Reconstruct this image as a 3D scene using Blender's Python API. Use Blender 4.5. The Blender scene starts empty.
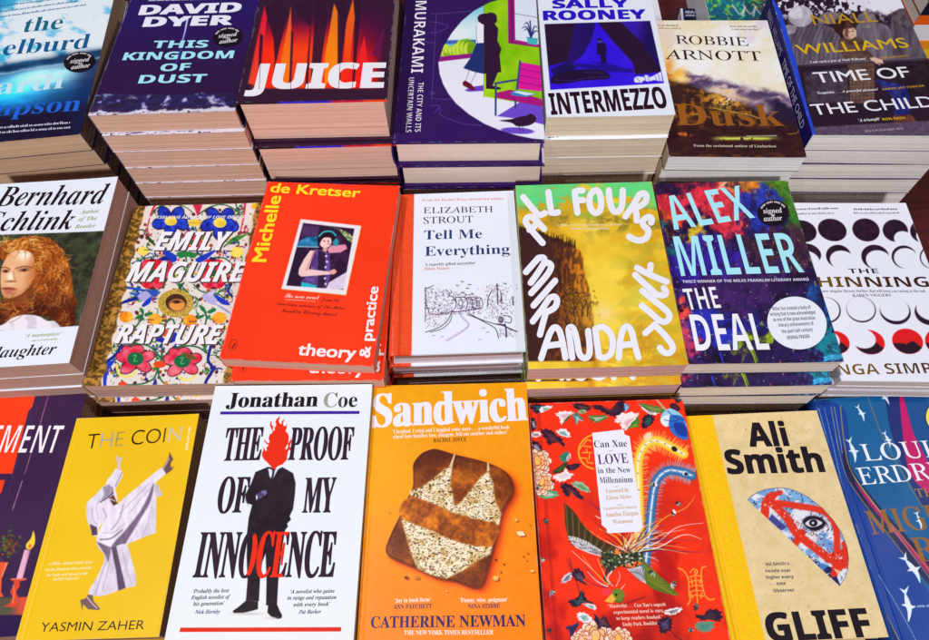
import bpy, math, random
import numpy as np
from mathutils import Matrix, Vector
from mathutils.geometry import tessellate_polygon

random.seed(7)
RNG = np.random.default_rng(11)
SC = bpy.context.scene
COL = SC.collection
TAU = 2 * math.pi

# ------------------------------------------------------------------ colour
def lin(c):
    c = np.asarray(c, float) / 255.0
    return np.where(c <= 0.04045, c / 12.92, ((c + 0.055) / 1.055) ** 2.4)

# ------------------------------------------------------------------ noise
_TAB = np.random.default_rng(3).random((256, 256))
def vnoise(x, y, seed=0):
    x = x + seed * 17.31; y = y + seed * 9.77
    xi = np.floor(x).astype(int); yi = np.floor(y).astype(int)
    fx = x - xi; fy = y - yi
    fx = fx * fx * (3 - 2 * fx); fy = fy * fy * (3 - 2 * fy)
    g = lambda a, b: _TAB[a & 255, b & 255]
    return ((g(xi, yi) * (1 - fx) + g(xi + 1, yi) * fx) * (1 - fy)
            + (g(xi, yi + 1) * (1 - fx) + g(xi + 1, yi + 1) * fx) * fy)
def fbm(x, y, s, o=4, seed=0):
    t = 0; a = 1; n = 0
    for k in range(o):
        t = t + a * vnoise(x / s, y / s, seed + k * 5); n += a
        a *= 0.55; s *= 0.5
    return t / n
def sstep(a, b, x):
    t = np.clip((x - a) / (b - a), 0, 1)
    return t * t * (3 - 2 * t)

# ------------------------------------------------------------------ 2D helpers
def frame(ox, oy, s):
    """read-off grid of one photo crop -> sheet coordinates"""
    def f(*pts):
        r = [(ox + x / s, oy + y / s) for x, y in pts]
        return r if len(r) != 1 else r[0]
    f.s = s
    return f
def smooth(pts, closed=True, n=5):
    out = []; m = len(pts)
    for i in range(m if closed else m - 1):
        p0 = pts[(i - 1) % m] if closed or i > 0 else pts[0]
        p1 = pts[i]; p2 = pts[(i + 1) % m]
        p3 = pts[(i + 2) % m] if closed or i + 2 < m else pts[-1]
        for k in range(n):
            t = k / n
            out.append(tuple(0.5 * (2 * b + (c - a) * t + (2 * a - 5 * b + 4 * c - d) * t * t
                                    + (3 * b - a - 3 * c + d) * t ** 3) for a, b, c, d in zip(p0, p1, p2, p3)))
    if not closed: out.append(tuple(pts[-1]))
    return out
def homog(src, dst):
    A = []; b = []
    for (x, y), (u, v) in zip(src, dst):
        A.append([x, y, 1, 0, 0, 0, -u * x, -u * y]); b.append(u)
        A.append([0, 0, 0, x, y, 1, -v * x, -v * y]); b.append(v)
    h = np.linalg.solve(np.array(A, float), np.array(b, float))
    return np.append(h, 1).reshape(3, 3)
def happly(H, x, y):
    d = H[2, 0] * x + H[2, 1] * y + H[2, 2]
    return (H[0, 0] * x + H[0, 1] * y + H[0, 2]) / d, (H[1, 0] * x + H[1, 1] * y + H[1, 2]) / d

# ------------------------------------------------------------------ fonts (Blender's built-in face and its mathematical alphabets)
_BASE = {'serb': (0x1D400, 0x1D41A), 'seri': (0x1D434, 0x1D44E), 'serbi': (0x1D468, 0x1D482), 'serl': (0x1D434, 0x1D44E),
         'sansb': (0x1D5D4, 0x1D5EE), 'sansbi': (0x1D63C, 0x1D656), 'scr': (0x1D4D0, 0x1D4EA)}
def mapped(s, font):
    if font not in _BASE: return s
    U, L = _BASE[font]; o = ''
    for c in s:
        if 'A' <= c <= 'Z': o += chr(U + ord(c) - 65)
        elif 'a' <= c <= 'z': o += '\u210e' if (font in ('seri', 'serl') and c == 'h') else chr(L + ord(c) - 97)
        else: o += c
    return o
TEXTS = {}
def want_text(s, font, off, res):
    k = (s, font, off, res); TEXTS.setdefault(k, None); TEXTS.setdefault(('H', font, off, res), None); return k
def realise_texts():
    objs = []
    for k in TEXTS:
        s, font, off, res = k
        c = bpy.data.curves.new('glyphs', 'FONT'); c.body = mapped(s, font); c.size = 1; c.offset = off; c.resolution_u = res
        if font == 'serl': c.shear = 0.0
        o = bpy.data.objects.new('glyphs', c); COL.objects.link(o); objs.append((k, o))
    bpy.context.view_layer.update()
    dg = bpy.context.evaluated_depsgraph_get()
    for k, o in objs:
        me = o.evaluated_get(dg).to_mesh(); me.calc_loop_triangles()
        v = np.array([x.co[:2] for x in me.vertices]) if len(me.vertices) else np.zeros((1, 2))
        t = np.array([x.vertices[:] for x in me.loop_triangles], int).reshape(-1, 3)
        o.evaluated_get(dg).to_mesh_clear()
        if k[1] == 'serl': v[:, 0] -= v[:, 1] * 0.28          # upright roman from the slanted face
        TEXTS[k] = (v, t)
    for k, o in objs:
        c = o.data; bpy.data.objects.remove(o); bpy.data.curves.remove(c)

# ------------------------------------------------------------------ one printed sheet: raster ground + vector print
class Sheet:
    def __init__(s, quad, w, h, res=1.5, base=(240, 240, 245)):
        """quad: corners TL TR BR BL read from the photo; w, h: real size in metres"""
        s.q = quad; s.w = w; s.h = h
        s.H = homog(quad, [(0, 1), (1, 1), (1, 0), (0, 0)]); s.Hi = np.linalg.inv(s.H)
        d = lambda a, b: math.hypot(a[0] - b[0], a[1] - b[1])
        s.nx = max(2, int(max(d(quad[0], quad[1]), d(quad[2], quad[3])) * res)); s.ny = max(2, int(max(d(quad[0], quad[3]), d(quad[1], quad[2])) * res * 1.1))
        U, V = np.meshgrid(np.linspace(0, 1, s.nx), np.linspace(0, 1, s.ny))
        s.U, s.V = U, V
        s.X, s.Y = happly(s.Hi, U, V)
        s.C = np.empty(U.shape + (3,)); s.C[:] = base
        s.ops = []; s.foil = []
    # ---- raster
    def win(s, x0, y0, x1, y1):
        us, vs = zip(*[happly(s.H, x, y) for x in (x0, x1) for y in (y0, y1)])
        i0 = max(0, int(min(us) * (s.nx - 1)) - 1); i1 = min(s.nx, int(max(us) * (s.nx - 1)) + 3)
        j0 = max(0, int(min(vs) * (s.ny - 1)) - 1); j1 = min(s.ny, int(max(vs) * (s.ny - 1)) + 3)
        return (slice(j0, max(j0, j1)), slice(i0, max(i0, i1)))
    def mix(s, m, col, sl=None):
        sl = sl or (slice(None), slice(None)); col = np.asarray(col, float); m = m[..., None]
        s.C[sl] = s.C[sl] * (1 - m) + col * m
    def polymask(s, pts, soft, sl):
        X, Y = s.X[sl], s.Y[sl]; ins = np.zeros(X.shape, bool); dd = np.full(X.shape, 1e9); n = len(pts)
        for i in range(n):
            (x0, y0), (x1, y1) = pts[i], pts[(i + 1) % n]
            if (x0, y0) == (x1, y1): continue
            if y0 != y1: ins ^= ((y0 > Y) != (y1 > Y)) & (X < (x1 - x0) * (Y - y0) / (y1 - y0) + x0)
            ex, ey = x1 - x0, y1 - y0; t = np.clip(((X - x0) * ex + (Y - y0) * ey) / (ex * ex + ey * ey), 0, 1)
            dd = np.minimum(dd, (X - x0 - t * ex) ** 2 + (Y - y0 - t * ey) ** 2)
        sd = np.sqrt(dd) * np.where(ins, 1, -1)
        return sstep(-soft, soft, sd)
    def poly(s, pts, col, soft=0.45, a=1.0, sm=False, tex=None):
        if sm: pts = smooth(pts)
        xs, ys = zip(*pts); sl = s.win(min(xs) - soft * 2, min(ys) - soft * 2, max(xs) + soft * 2, max(ys) + soft * 2)
        if s.X[sl].size == 0: return
        m = s.polymask(pts, soft, sl) * a
        if tex is not None: col = tex(s.X[sl], s.Y[sl])
        s.mix(m, col, sl)
    def line(s, pts, wd, col, soft=0.4, a=1.0, sm=False, w2=None):
        if sm: pts = smooth(pts, False)
        xs, ys = zip(*pts); r = max(wd, w2 or 0) + soft * 2; sl = s.win(min(xs) - r, min(ys) - r, max(xs) + r, max(ys) + r)
        X, Y = s.X[sl], s.Y[sl]
        if X.size == 0: return
        m = np.zeros(X.shape); n = len(pts) - 1
        for i in range(n):
            (x0, y0), (x1, y1) = pts[i], pts[i + 1]; ex, ey = x1 - x0, y1 - y0
            t = np.clip(((X - x0) * ex + (Y - y0) * ey) / max(1e-9, ex * ex + ey * ey), 0, 1)
            hw = 0.5 * (wd if w2 is None else wd + (w2 - wd) * (i + t) / n)
            m = np.maximum(m, sstep(-soft, soft, hw - np.hypot(X - x0 - t * ex, Y - y0 - t * ey)))
        s.mix(m * a, col, sl)
    def ell(s, c, rx, ry, col, rot=0, soft=0.45, a=1.0, tex=None):
        r = max(rx, ry) + soft * 2; sl = s.win(c[0] - r, c[1] - r, c[0] + r, c[1] + r)
        X, Y = s.X[sl] - c[0], s.Y[sl] - c[1]
        if X.size == 0: return
        cr, sr = math.cos(rot), math.sin(rot); x = X * cr + Y * sr; y = -X * sr + Y * cr
        d = (1 - np.hypot(x / rx, y / ry)) * min(rx, ry)
        if tex is not None: col = tex(s.X[sl], s.Y[sl])
        s.mix(sstep(-soft, soft, d) * a, col, sl)
    # ---- vector
    def loc(s, p):
        u, v = happly(s.H, p[0], p[1]); return np.array([(u - 0.5) * s.w, (v - 0.5) * s.h])
    def text(s, t, p0, p1, p2, col, font='sans', off=0.0, res=4, cols=None, foil=False):
        emb = off if off > 0 else 0
        if font.startswith('ser') and off < 0: off = max(off, -.003)
        s.ops.append(('t', want_text(t, font, min(off, 0), res), s.loc(p0), s.loc(p1), s.loc(p2), col, cols, foil, emb))
    def vpoly(s, pts, col, foil=False):
        s.ops.append(('p', [s.loc(p) for p in pts], col, foil))
    def vline(s, pts, wd, col, sm=True, n=6):
        """round-ended brush stroke of even width (sheet units)"""
        if sm: pts = smooth(pts, False, n)
        L = []; R = []; m = len(pts); r = wd / 2
        for i, (x, y) in enumerate(pts):
            a = pts[max(0, i - 1)]; b = pts[min(m - 1, i + 1)]; dx, dy = b[0] - a[0], b[1] - a[1]; l = math.hypot(dx, dy) or 1
            L.append((x - dy / l * r, y + dx / l * r)); R.append((x + dy / l * r, y - dx / l * r))
        Q = [(i % 2, [s.loc(L[i]), s.loc(L[i + 1]), s.loc(R[i + 1]), s.loc(R[i])]) for i in range(m - 1)]
        ends = [0, m - 1] if sm else range(m)
        for e, i in enumerate(ends): Q.append((2 + e, [s.loc((pts[i][0] + r * math.cos(k * TAU / 16), pts[i][1] + r * math.sin(k * TAU / 16))) for k in range(16)]))
        s.ops.append(('s', Q, col))
    def micro(s, p0, p1, hh, col, seed=0):
        """a line of print too small to read in the photo: letter-sized ticks in words"""
        rn = random.Random(seed * 31 + int(p0[0] * 7 + p0[1] * 13)); p0 = np.array(p0, float); p1 = np.array(p1, float)
        L = np.linalg.norm(p1 - p0); d = (p1 - p0) / L; up = np.array([d[1], -d[0]]); x = 0; word = rn.randint(2, 7)
        while x < L:
            wch = hh * rn.uniform(0.3, 0.6); top = hh * rn.choice((0.62, 0.62, 0.7, 1.0)); a = p0 + d * x
            s.ops.append(('q', [s.loc(a), s.loc(a + d * wch * 0.8), s.loc(a + d * wch * 0.8 + up * top), s.loc(a + up * top)], col))
            x += wch + hh * 0.12; word -= 1
            if word <= 0: word = rn.randint(2, 8); x += hh * 0.35

def clip_poly(P, w, h):
    for ax, lim, sg in ((0, w / 2, 1), (0, -w / 2, -1), (1, h / 2, 1), (1, -h / 2, -1)):
        out = []; n = len(P)
        for i in range(n):
            a, b = P[i], P[(i + 1) % n]; ia = a[ax] * sg <= lim * sg; ib = b[ax] * sg <= lim * sg
            if ia: out.append(a)
            if ia != ib:
                t = (lim - a[ax]) / (b[ax] - a[ax]); out.append(a + (b - a) * t)
        P = out
        if len(P) < 3: return []
    return P

class MeshB:
    """collects coloured faces for ONE mesh"""
    def __init__(s): s.v = []; s.f = []; s.c = []; s.m = []
    def face(s, pts, col, mi=0):
        i = len(s.v); s.v.extend([tuple(p) for p in pts]); s.f.append(tuple(range(i, i + len(pts))))
        c = np.asarray(col, float)
        if c.ndim == 1: s.c.extend([tuple(c)] * len(pts))
        else: s.c.extend([tuple(x) for x in c])
        s.m.append(mi)
    def box(s, x0, x1, y0, y1, z0, z1, col, skip=''):
        F = {'b': [(x0, y0, z0), (x0, y1, z0), (x1, y1, z0), (x1, y0, z0)], 't': [(x0, y0, z1), (x1, y0, z1), (x1, y1, z1), (x0, y1, z1)],
             's': [(x0, y0, z0), (x1, y0, z0), (x1, y0, z1), (x0, y0, z1)], 'n': [(x1, y1, z0), (x0, y1, z0), (x0, y1, z1), (x1, y1, z1)],
             'w': [(x0, y1, z0), (x0, y0, z0), (x0, y0, z1), (x0, y1, z1)], 'e': [(x1, y0, z0), (x1, y1, z0), (x1, y1, z1), (x1, y0, z1)]}
        for k, p in F.items():
            if k not in skip: s.face(p, col)
    def grid(s, P, C):
        """P (ny,nx,3), C (ny,nx,3)"""
        ny, nx = P.shape[:2]; i0 = len(s.v)
        s.v.extend(map(tuple, P.reshape(-1, 3).tolist())); s.c.extend(map(tuple, C.reshape(-1, 3).tolist()))
        idx = (np.arange(ny * nx).reshape(ny, nx) + i0)
        q = np.stack([idx[:-1, :-1], idx[:-1, 1:], idx[1:, 1:], idx[1:, :-1]], -1).reshape(-1, 4)
        s.f.extend(map(tuple, q.tolist())); s.m.extend([0] * len(q))
    def mesh(s, name, mats):
        me = bpy.data.meshes.new(name); me.from_pydata(s.v, [], s.f)
        a = me.color_attributes.new('Col', 'FLOAT_COLOR', 'POINT')
        c = np.ones((len(s.v), 4), np.float32); c[:, :3] = np.array(s.c)
        a.data.foreach_set('color', c.ravel())
        for m in mats: me.materials.append(m)
        me.polygons.foreach_set('material_index', np.array(s.m, np.int32))
        me.update(); return me

def emit_ops(sh, mb, z0, dz=7e-6, clip=True):
    """turn the vector print of a sheet into faces, each later run a few microns higher"""
    z = z0
    for op in sh.ops:
        z += dz
        if op[0] == 't':
            _, key, p0, p1, p2, col, cols, foil, emb = op
            V, T = TEXTS[key]; hv = TEXTS[('H',) + key[1:]][0]
            cap = hv[:, 1].max(); x0, x1 = V[:, 0].min(), V[:, 0].max(); d = p1 - p0; L = np.linalg.norm(d); d = d / L
            up = np.array([-d[1], d[0]]); hh = (p2 - p0) @ up
            A0 = p0 + ((V[:, :1] - x0) / (x1 - x0)) * L * d + V[:, 1:] / cap * hh * up
            fr = (V[:, 0] - x0) / (x1 - x0); lc = lin(col)
            jobs = [(A0, t) for t in T]
            if emb:                                                  # heavier weight: the same letters laid over themselves, slightly shifted
                ex_ = d * L / (x1 - x0) * emb; ey_ = up * hh / cap * emb * .7; jobs = [(A0 + a_ * ex_ + b_ * ey_, t, k_) for k_, (a_, b_) in enumerate(((-1, 0), (-.5, 0), (.5, 0), (1, 0), (0, 0)) if key[1].startswith('ser') else ((-1, -1), (1, -1), (1, 1), (-1, 1), (0, 0))) for t in T]
            zz = z; kk = 0
            for job in jobs:
                A, t = job[:2]
                if len(job) > 2 and job[2] != kk: kk = job[2]; z += dz * .6
                P = [A[k] for k in t]
                if np.cross(P[1] - P[0], P[2] - P[0]) < 0: P = P[::-1]
                if clip: P = clip_poly(P, sh.w, sh.h)
                if len(P) < 3: continue
                c = lc
                if cols:
                    m = fr[list(t)].mean()
                    for lim, cc in cols:
                        if m <= lim: c = lin(cc); break
                mb.face([(p[0], p[1], z) for p in P], c, 1 if foil else 0)
        elif op[0] == 's':
            c = lin(op[2])
            for lv, P in op[1]:
                ar = sum(P[i][0] * P[(i + 1) % len(P)][1] - P[(i + 1) % len(P)][0] * P[i][1] for i in range(len(P)))
                P = clip_poly(P if ar > 0 else P[::-1], sh.w, sh.h)
                if len(P) >= 3: mb.face([(p[0], p[1], z + lv * 4e-6) for p in P], c)
            z += 1.2e-5
        else:
            pts = op[1]; c = lin(op[2])
            if op[0] == 'q': tris = [list(range(len(pts)))]; z -= dz * 0.97
            else: tris = tessellate_polygon([[Vector((p[0], p[1], 0)) for p in pts]])
            for t in tris:
                P = [pts[k] for k in t]
                ar = sum(P[i][0] * P[(i + 1) % len(P)][1] - P[(i + 1) % len(P)][0] * P[i][1] for i in range(len(P)))
                if ar < 0: P = P[::-1]
                if clip: P = clip_poly(P, sh.w, sh.h)
                if len(P) >= 3: mb.face([(p[0], p[1], z) for p in P], c, 1 if (op[0] == 'p' and op[3]) else 0)
    return z

# ------------------------------------------------------------------ covers (position x, y, turn, width, height, top, corner read-offs)
PLACE = {
    'weath': (-0.5099, 0.6791, 3.33, 0.1749, 0.2676, 0.1800, [(-18.2, -3.0), (117.3, -15.1), (80.4, 134.0), (-79.9, 149.3)]),
    'dyer': (-0.2969, 0.6434, -1.89, 0.1529, 0.2340, 0.2250, [(139.6, -24.3), (265.5, -28.6), (235.0, 111.0), (88.0, 115.5)]),
    'juice': (-0.1389, 0.6405, -2.65, 0.1548, 0.2322, 0.2320, [(268.8, -35.7), (397.8, -39.0), (386.7, 99.4), (235.9, 102.6)]),
    'murak': (0.0228, 0.6290, -3.51, 0.1628, 0.2442, 0.1800, [(406.7, -0.8), (535.9, -2.8), (544.8, 141.5), (393.9, 142.8)]),
    'inter': (0.1786, 0.6411, -3.11, 0.1402, 0.2145, 0.1800, [(537.7, -6.0), (649.7, -8.2), (675.4, 115.2), (547.0, 117.1)]),
    'dusk': (0.3273, 0.6191, -4.83, 0.1531, 0.2361, 0.1400, [(648.1, 20.4), (767.3, 20.5), (806.8, 157.7), (668.8, 156.4)]),
    'niall': (0.4955, 0.6374, -4.70, 0.1639, 0.2508, 0.1500, [(770.1, -5.9), (898.1, -6.1), (962.7, 135.8), (813.0, 134.9)]),
    'schl': (-0.4498, 0.3930, 0.47, 0.1498, 0.2285, 0.1550, [(-16.5, 185.0), (118.3, 176.8), (69.1, 362.7), (-90.2, 372.5)]),
    'emily': (-0.2998, 0.3799, -2.14, 0.1502, 0.2238, 0.1200, [(135.4, 206.1), (265.3, 202.9), (233.6, 383.0), (81.8, 386.0)]),
    'kretser': (-0.1509, 0.3841, -6.55, 0.1498, 0.2215, 0.1400, [(268.2, 181.6), (399.9, 186.2), (373.2, 366.5), (219.5, 358.7)]),
    'strout': (-0.0050, 0.3881, -1.29, 0.1344, 0.2050, 0.1180, [(396.8, 194.8), (513.7, 190.5), (526.4, 350.7), (391.6, 355.3)]),
    'allf': (0.1388, 0.3699, -1.85, 0.1530, 0.2275, 0.1300, [(515.7, 185.5), (651.7, 181.5), (688.5, 365.0), (528.3, 369.0)]),
    'alex': (0.2949, 0.3698, -2.59, 0.1502, 0.2280, 0.1200, [(654.1, 183.1), (786.8, 180.5), (843.9, 362.0), (687.7, 364.0)]),
    'thin': (0.4513, 0.3566, -4.27, 0.1304, 0.2286, 0.0850, [(792.6, 202.7), (905.5, 203.2), (974.0, 382.5), (841.6, 380.6)]),
    'c1': (-0.4650, 0.1700, 0.33, 0.1413, 0.2357, 0.0850, [(-47.1, 392.8), (88.5, 384.8), (26.6, 635.3), (-136.5, 645.2)]),
    'coin': (-0.3323, 0.1463, -1.15, 0.1225, 0.2001, 0.0950, [(77.2, 418.1), (199.3, 413.8), (159.0, 636.7), (15.5, 641.3)]),
    'coe': (-0.1764, 0.1436, -2.71, 0.1549, 0.2369, 0.1150, [(215.8, 385.8), (372.4, 384.2), (352.2, 656.4), (161.5, 656.5)]),
    'sand': (-0.0224, 0.1418, -2.01, 0.1524, 0.2332, 0.1050, [(373.0, 385.7), (526.3, 382.4), (543.0, 645.2), (357.1, 648.0)]),
    'xue': (0.1333, 0.1228, -1.48, 0.1528, 0.2292, 0.0900, [(529.1, 403.3), (682.5, 398.7), (733.7, 657.8), (548.3, 662.4)]),
    'gliff': (0.2879, 0.1220, -0.57, 0.1365, 0.2102, 0.0600, [(684.1, 416.1), (816.7, 410.2), (888.9, 636.7), (732.5, 643.4)]),
    'erd': (0.4500, 0.1258, 0.20, 0.1606, 0.2410, 0.0400, [(813.9, 399.3), (963.4, 390.7), (1077.7, 640.7), (898.1, 651.2)]),
}
WHITE = (236, 242, 255)
def sheet(k, res=1.5, base=WHITE):
    x, y, rz, w, h, zt, q = PLACE[k]; return Sheet(q, w, h, res, base)
SHEETS = {}

def signed_sticker(c, rx, ry, rot=-0.12):
    """black oval sticker: its print is laid out round its own centre"""
    return dict(c=c, rx=rx, ry=ry, rot=rot, col=(26, 14, 24), kind='signed')

# ---- grey-blue sea paperback
def art_weath():
    S = sheet('weath', 1.5); z = frame(0, 0, 4.415); X, Y = S.X * 4.415, S.Y * 4.415
    T = Y + 0.16 * (X - 200)                     # rows run slightly uphill
    n = fbm(X + Y * 0.6, Y * 2.2 - X * 0.5, 90, 5, 1); n2 = fbm(X, Y * 3.2, 60, 5, 4)
    sky = np.array([238, 248, 255]) * np.ones_like(S.C)
    m = sstep(0.46, 0.74, n + 0.30 * sstep(210, 0, X + 0.4 * Y) - 0.10); sky = sky * (1 - m[..., None]) + np.array([70, 190, 236]) * m[..., None]
    m = sstep(90, -40, X + Y * .9) * 0.8; sky = sky * (1 - m[..., None]) + np.array([26, 120, 185]) * m[..., None]
    S.C[:] = sky
    sea = np.array([16, 60, 120]) * np.ones_like(S.C)
    g = np.exp(-((X - 200) / 190) ** 2 - ((T - 335) / 55) ** 2); sea = sea + g[..., None] * np.array([190, 205, 150])
    g = np.exp(-((X - 40) / 180) ** 2 - ((T - 395) / 75) ** 2); sea = sea + g[..., None] * np.array([10, 130, 150])
    dk = sstep(430, 520, T - (X - 200) * .05)[..., None]; sea = sea * (1 - dk) + np.array([27, 16, 48]) * dk
    dk = sstep(330, 420, X + T * .1)[..., None] * .55; sea = sea * (1 - dk) + np.array([18, 30, 80]) * dk
    sea = sea * (0.82 + 0.36 * n2[..., None])
    S.mix(sstep(-6, 6, T - 262 + 16 * (n2 - .5)), np.clip(sea, 0, 255))
    wv = np.exp(-((T - 272 + 26 * (n - .5)) / 20) ** 2) * sstep(-100, 60, X + 40); S.mix(np.clip(wv * 1.15, 0, 1) * 0.93, np.stack([6 + 30 * n2, 30 + 60 * n2, 70 + 70 * n2], -1))
    S.mix(np.exp(-((T - 293 + 20 * (n2 - .5)) / 5) ** 2) * .6, (190, 225, 245))
    S.text('the', z((98, 143)), z((270, 127)), z((98, 82)), (24, 106, 138), 'serb', -0.012)
    S.text('elburd', z((6, 245)), z((388, 212)), z((6, 182)), (18, 96, 150), 'serb', -0.012)
    S.text('ardi', z((-26, 418)), z((274, 388)), z((-26, 352)), (205, 238, 250), 'serb', -0.012)
    S.text('mpson', z((-70, 515)), z((348, 488)), z((-70, 450)), (32, 104, 222), 'serb', -0.012)
    for i, (a, b) in enumerate(((22, 4), (44, 20), (62, 36))): S.micro(z((-60 + i * 30, a + 16)), z((300 + 40 * i, b - 12)), 2.0, (50, 110, 160), i)
    S.micro(z((-40, 570)), z((307, 545)), 2.4, (215, 215, 235), 5); S.micro(z((-40, 592)), z((308, 566)), 2.4, (215, 215, 235), 6)
    S.sticker = signed_sticker(z((352, 275)), 15.9, 10.3)
    return S

# ---- purple night-sky paperback
def art_dyer():
    S = sheet('dyer', 1.5); z = frame(0, 0, 3.368); X, Y = S.X * 3.368, S.Y * 3.368
    t = sstep(20, 290, Y)[..., None]; S.C[:] = np.array([42, 20, 98]) * (1 - t) + np.array([48, 20, 66]) * t
    S.C += 5 * (fbm(X, Y, 20, 3, 2)[..., None] - .5)
    n = .5 + 1.5 * (fbm(X + .4 * Y, Y * 1.5 - .2 * X, 30, 6, 3) - .5) - .12 + .10 * sstep(330, 60, X - 90); r = Y - 316 + 10 * (n - .5) + (X - 560) * .012
    S.mix(sstep(-3, 3, r), np.stack([44 + 150 * sstep(.47, .74, n), 36 + 160 * sstep(.47, .76, n), 84 + 130 * sstep(.42, .72, n)], -1))
    S.mix(sstep(6, 0, np.abs(r - 3)) * sstep(.45, .65, n) * .5, (120, 190, 215)); S.mix(sstep(.5, .6, fbm(X * .6, Y * 2.4 + X * .3, 22, 5, 19)) * sstep(2, 8, r) * sstep(58, 50, r) * .6, (40, 22, 52))
    S.mix(sstep(.45, .6, fbm(X, Y * 2, 30, 5, 9)) * sstep(30, 50, r) * .8, (60, 36, 70))
    S.mix(sstep(55, 61, r + 10 * (n - .5) + (X - 300) * .025) * .9, (236, 230, 244))
    S.mix(sstep(.66, .72, vnoise(X / 9, Y / 3, 5)) * sstep(59, 62, r), (70, 50, 70))
    S.line(z((631, 66), (620, 120), (606, 175), (592, 215)), 2.6, (66, 60, 190), 1.0, .8, w2=1.6)
    S.line(z((631, 64), (622, 108), (610, 150)), 1.3, (240, 246, 255), .5, w2=.4)
    S.micro(z((500, 4)), z((742, -2)), 2.2, (220, 225, 245), 2)
    W = (238, 240, 255); Cy = (168, 234, 250)
    S.text('DAVID', z((468, 50)), z((806, 40)), z((468, 19)), W, 'sansb', 0.03); S.text('DYER', z((482, 90)), z((777, 83)), z((482, 59)), W, 'sansb', 0.03)
    for t, a, b, c in (('THIS', (512, 162), (696, 160), 138), ('KINGDOM', (412, 203), (783, 196), 178), ('OF', (538, 240), (637, 237), 216), ('DUST', (465, 281), (690, 277), 254)):
        S.text(t, z(a), z(b), z((a[0], c)), Cy, 'sansb', .012)
    S.sticker = signed_sticker(z((767, 125)), 15.2, 9.8)
    return S

# ---- black jacket with red and orange shards
def art_juice():
    S = sheet('juice', 1.6, (54, 24, 50)); z = frame(230, 0, 3.367); X, Y = (S.X - 230) * 3.367, S.Y * 3.367
    n = fbm(X, Y * .5, 50, 3, 2)
    box = sstep(60, 100, X + (Y - 290) * .12) * sstep(520, 470, X) * sstep(20, 110, Y) * sstep(302, 292, Y)
    glow = np.stack([90 + 165 * sstep(40, 170, Y), 8 + 62 * np.exp(-((X - 250) / 170) ** 2) * sstep(60, 190, Y), 60 - 40 * sstep(60, 170, Y)], -1)
    S.mix(box, np.clip(glow, 0, 255))
    g = np.exp(-((X - 480) / 70) ** 2 - ((Y - 110) / 90) ** 2); S.mix(g * .75, (74, 10, 62))
    shards = [([(60, 280), (116, 18), (124, 60), (96, 290)], (250, 20, 58), (255, 70, 40)), ([(158, 280), (205, 22), (208, 200), (196, 290)], (255, 96, 28), (255, 130, 10)),
              ([(318, 200), (350, 12), (372, 60), (362, 240), (318, 290)], (255, 130, 16), (255, 150, 6)), ([(388, 90), (414, -6), (420, 60), (400, 240), (384, 210)], (255, 110, 20), (250, 60, 20)),
              ([(282, 250), (300, 50), (318, 120), (300, 290)], (240, 44, 30), (255, 60, 20)), ([(432, 200), (452, 120), (470, 250), (440, 290)], (255, 40, 44), (250, 30, 40)), ([(478, 180), (520, 90), (505, 200)], (110, 14, 70), (110, 14, 70))]
    for P, c0, c1 in shards:
        S.poly(z(*P), c0, .7, .92, tex=lambda x, y, c0=c0, c1=c1: (lambda t: np.array(c0) * (1 - t) + np.array(c1) * t)(sstep(0, 90, y)[..., None]))
    for P in ([(118, 30), (160, -10), (196, 40), (150, 230), (143, 292), (150, 200), (146, 130)], [(208, 20), (280, -10), (274, 60), (262, 292), (252, 292), (270, 90)], [(290, -10), (322, -10), (328, 60), (296, 292), (270, 292)],
              [(362, 0), (390, -20), (392, 70), (368, 292), (362, 292)], [(424, 0), (445, -10), (436, 80), (418, 292), (410, 292)], [(100, 110), (112, 120), (100, 292), (92, 292)], [(206, 100), (214, 110), (206, 292), (198, 292)]):
        S.poly(z(*P), (50, 16, 48), .6, .9)
    S.text('JUICE', z((58, 297)), z((512, 293)), z((58, 217)), (240, 238, 246), 'sansb', 0.03)
    for x in (98, 204, 262, 366, 412): S.vpoly(z((x + 3, 214), (x + 5, 214), (x + 1, 300), (x - 1, 300)), (150, 22, 52))
    S.edge = lambda u: (30, 14, 34) if u < .3 else ((40, 40, 225) if u < .62 else ((215, 20, 60) if u < .83 else (255, 70, 20)))
    return S

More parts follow.
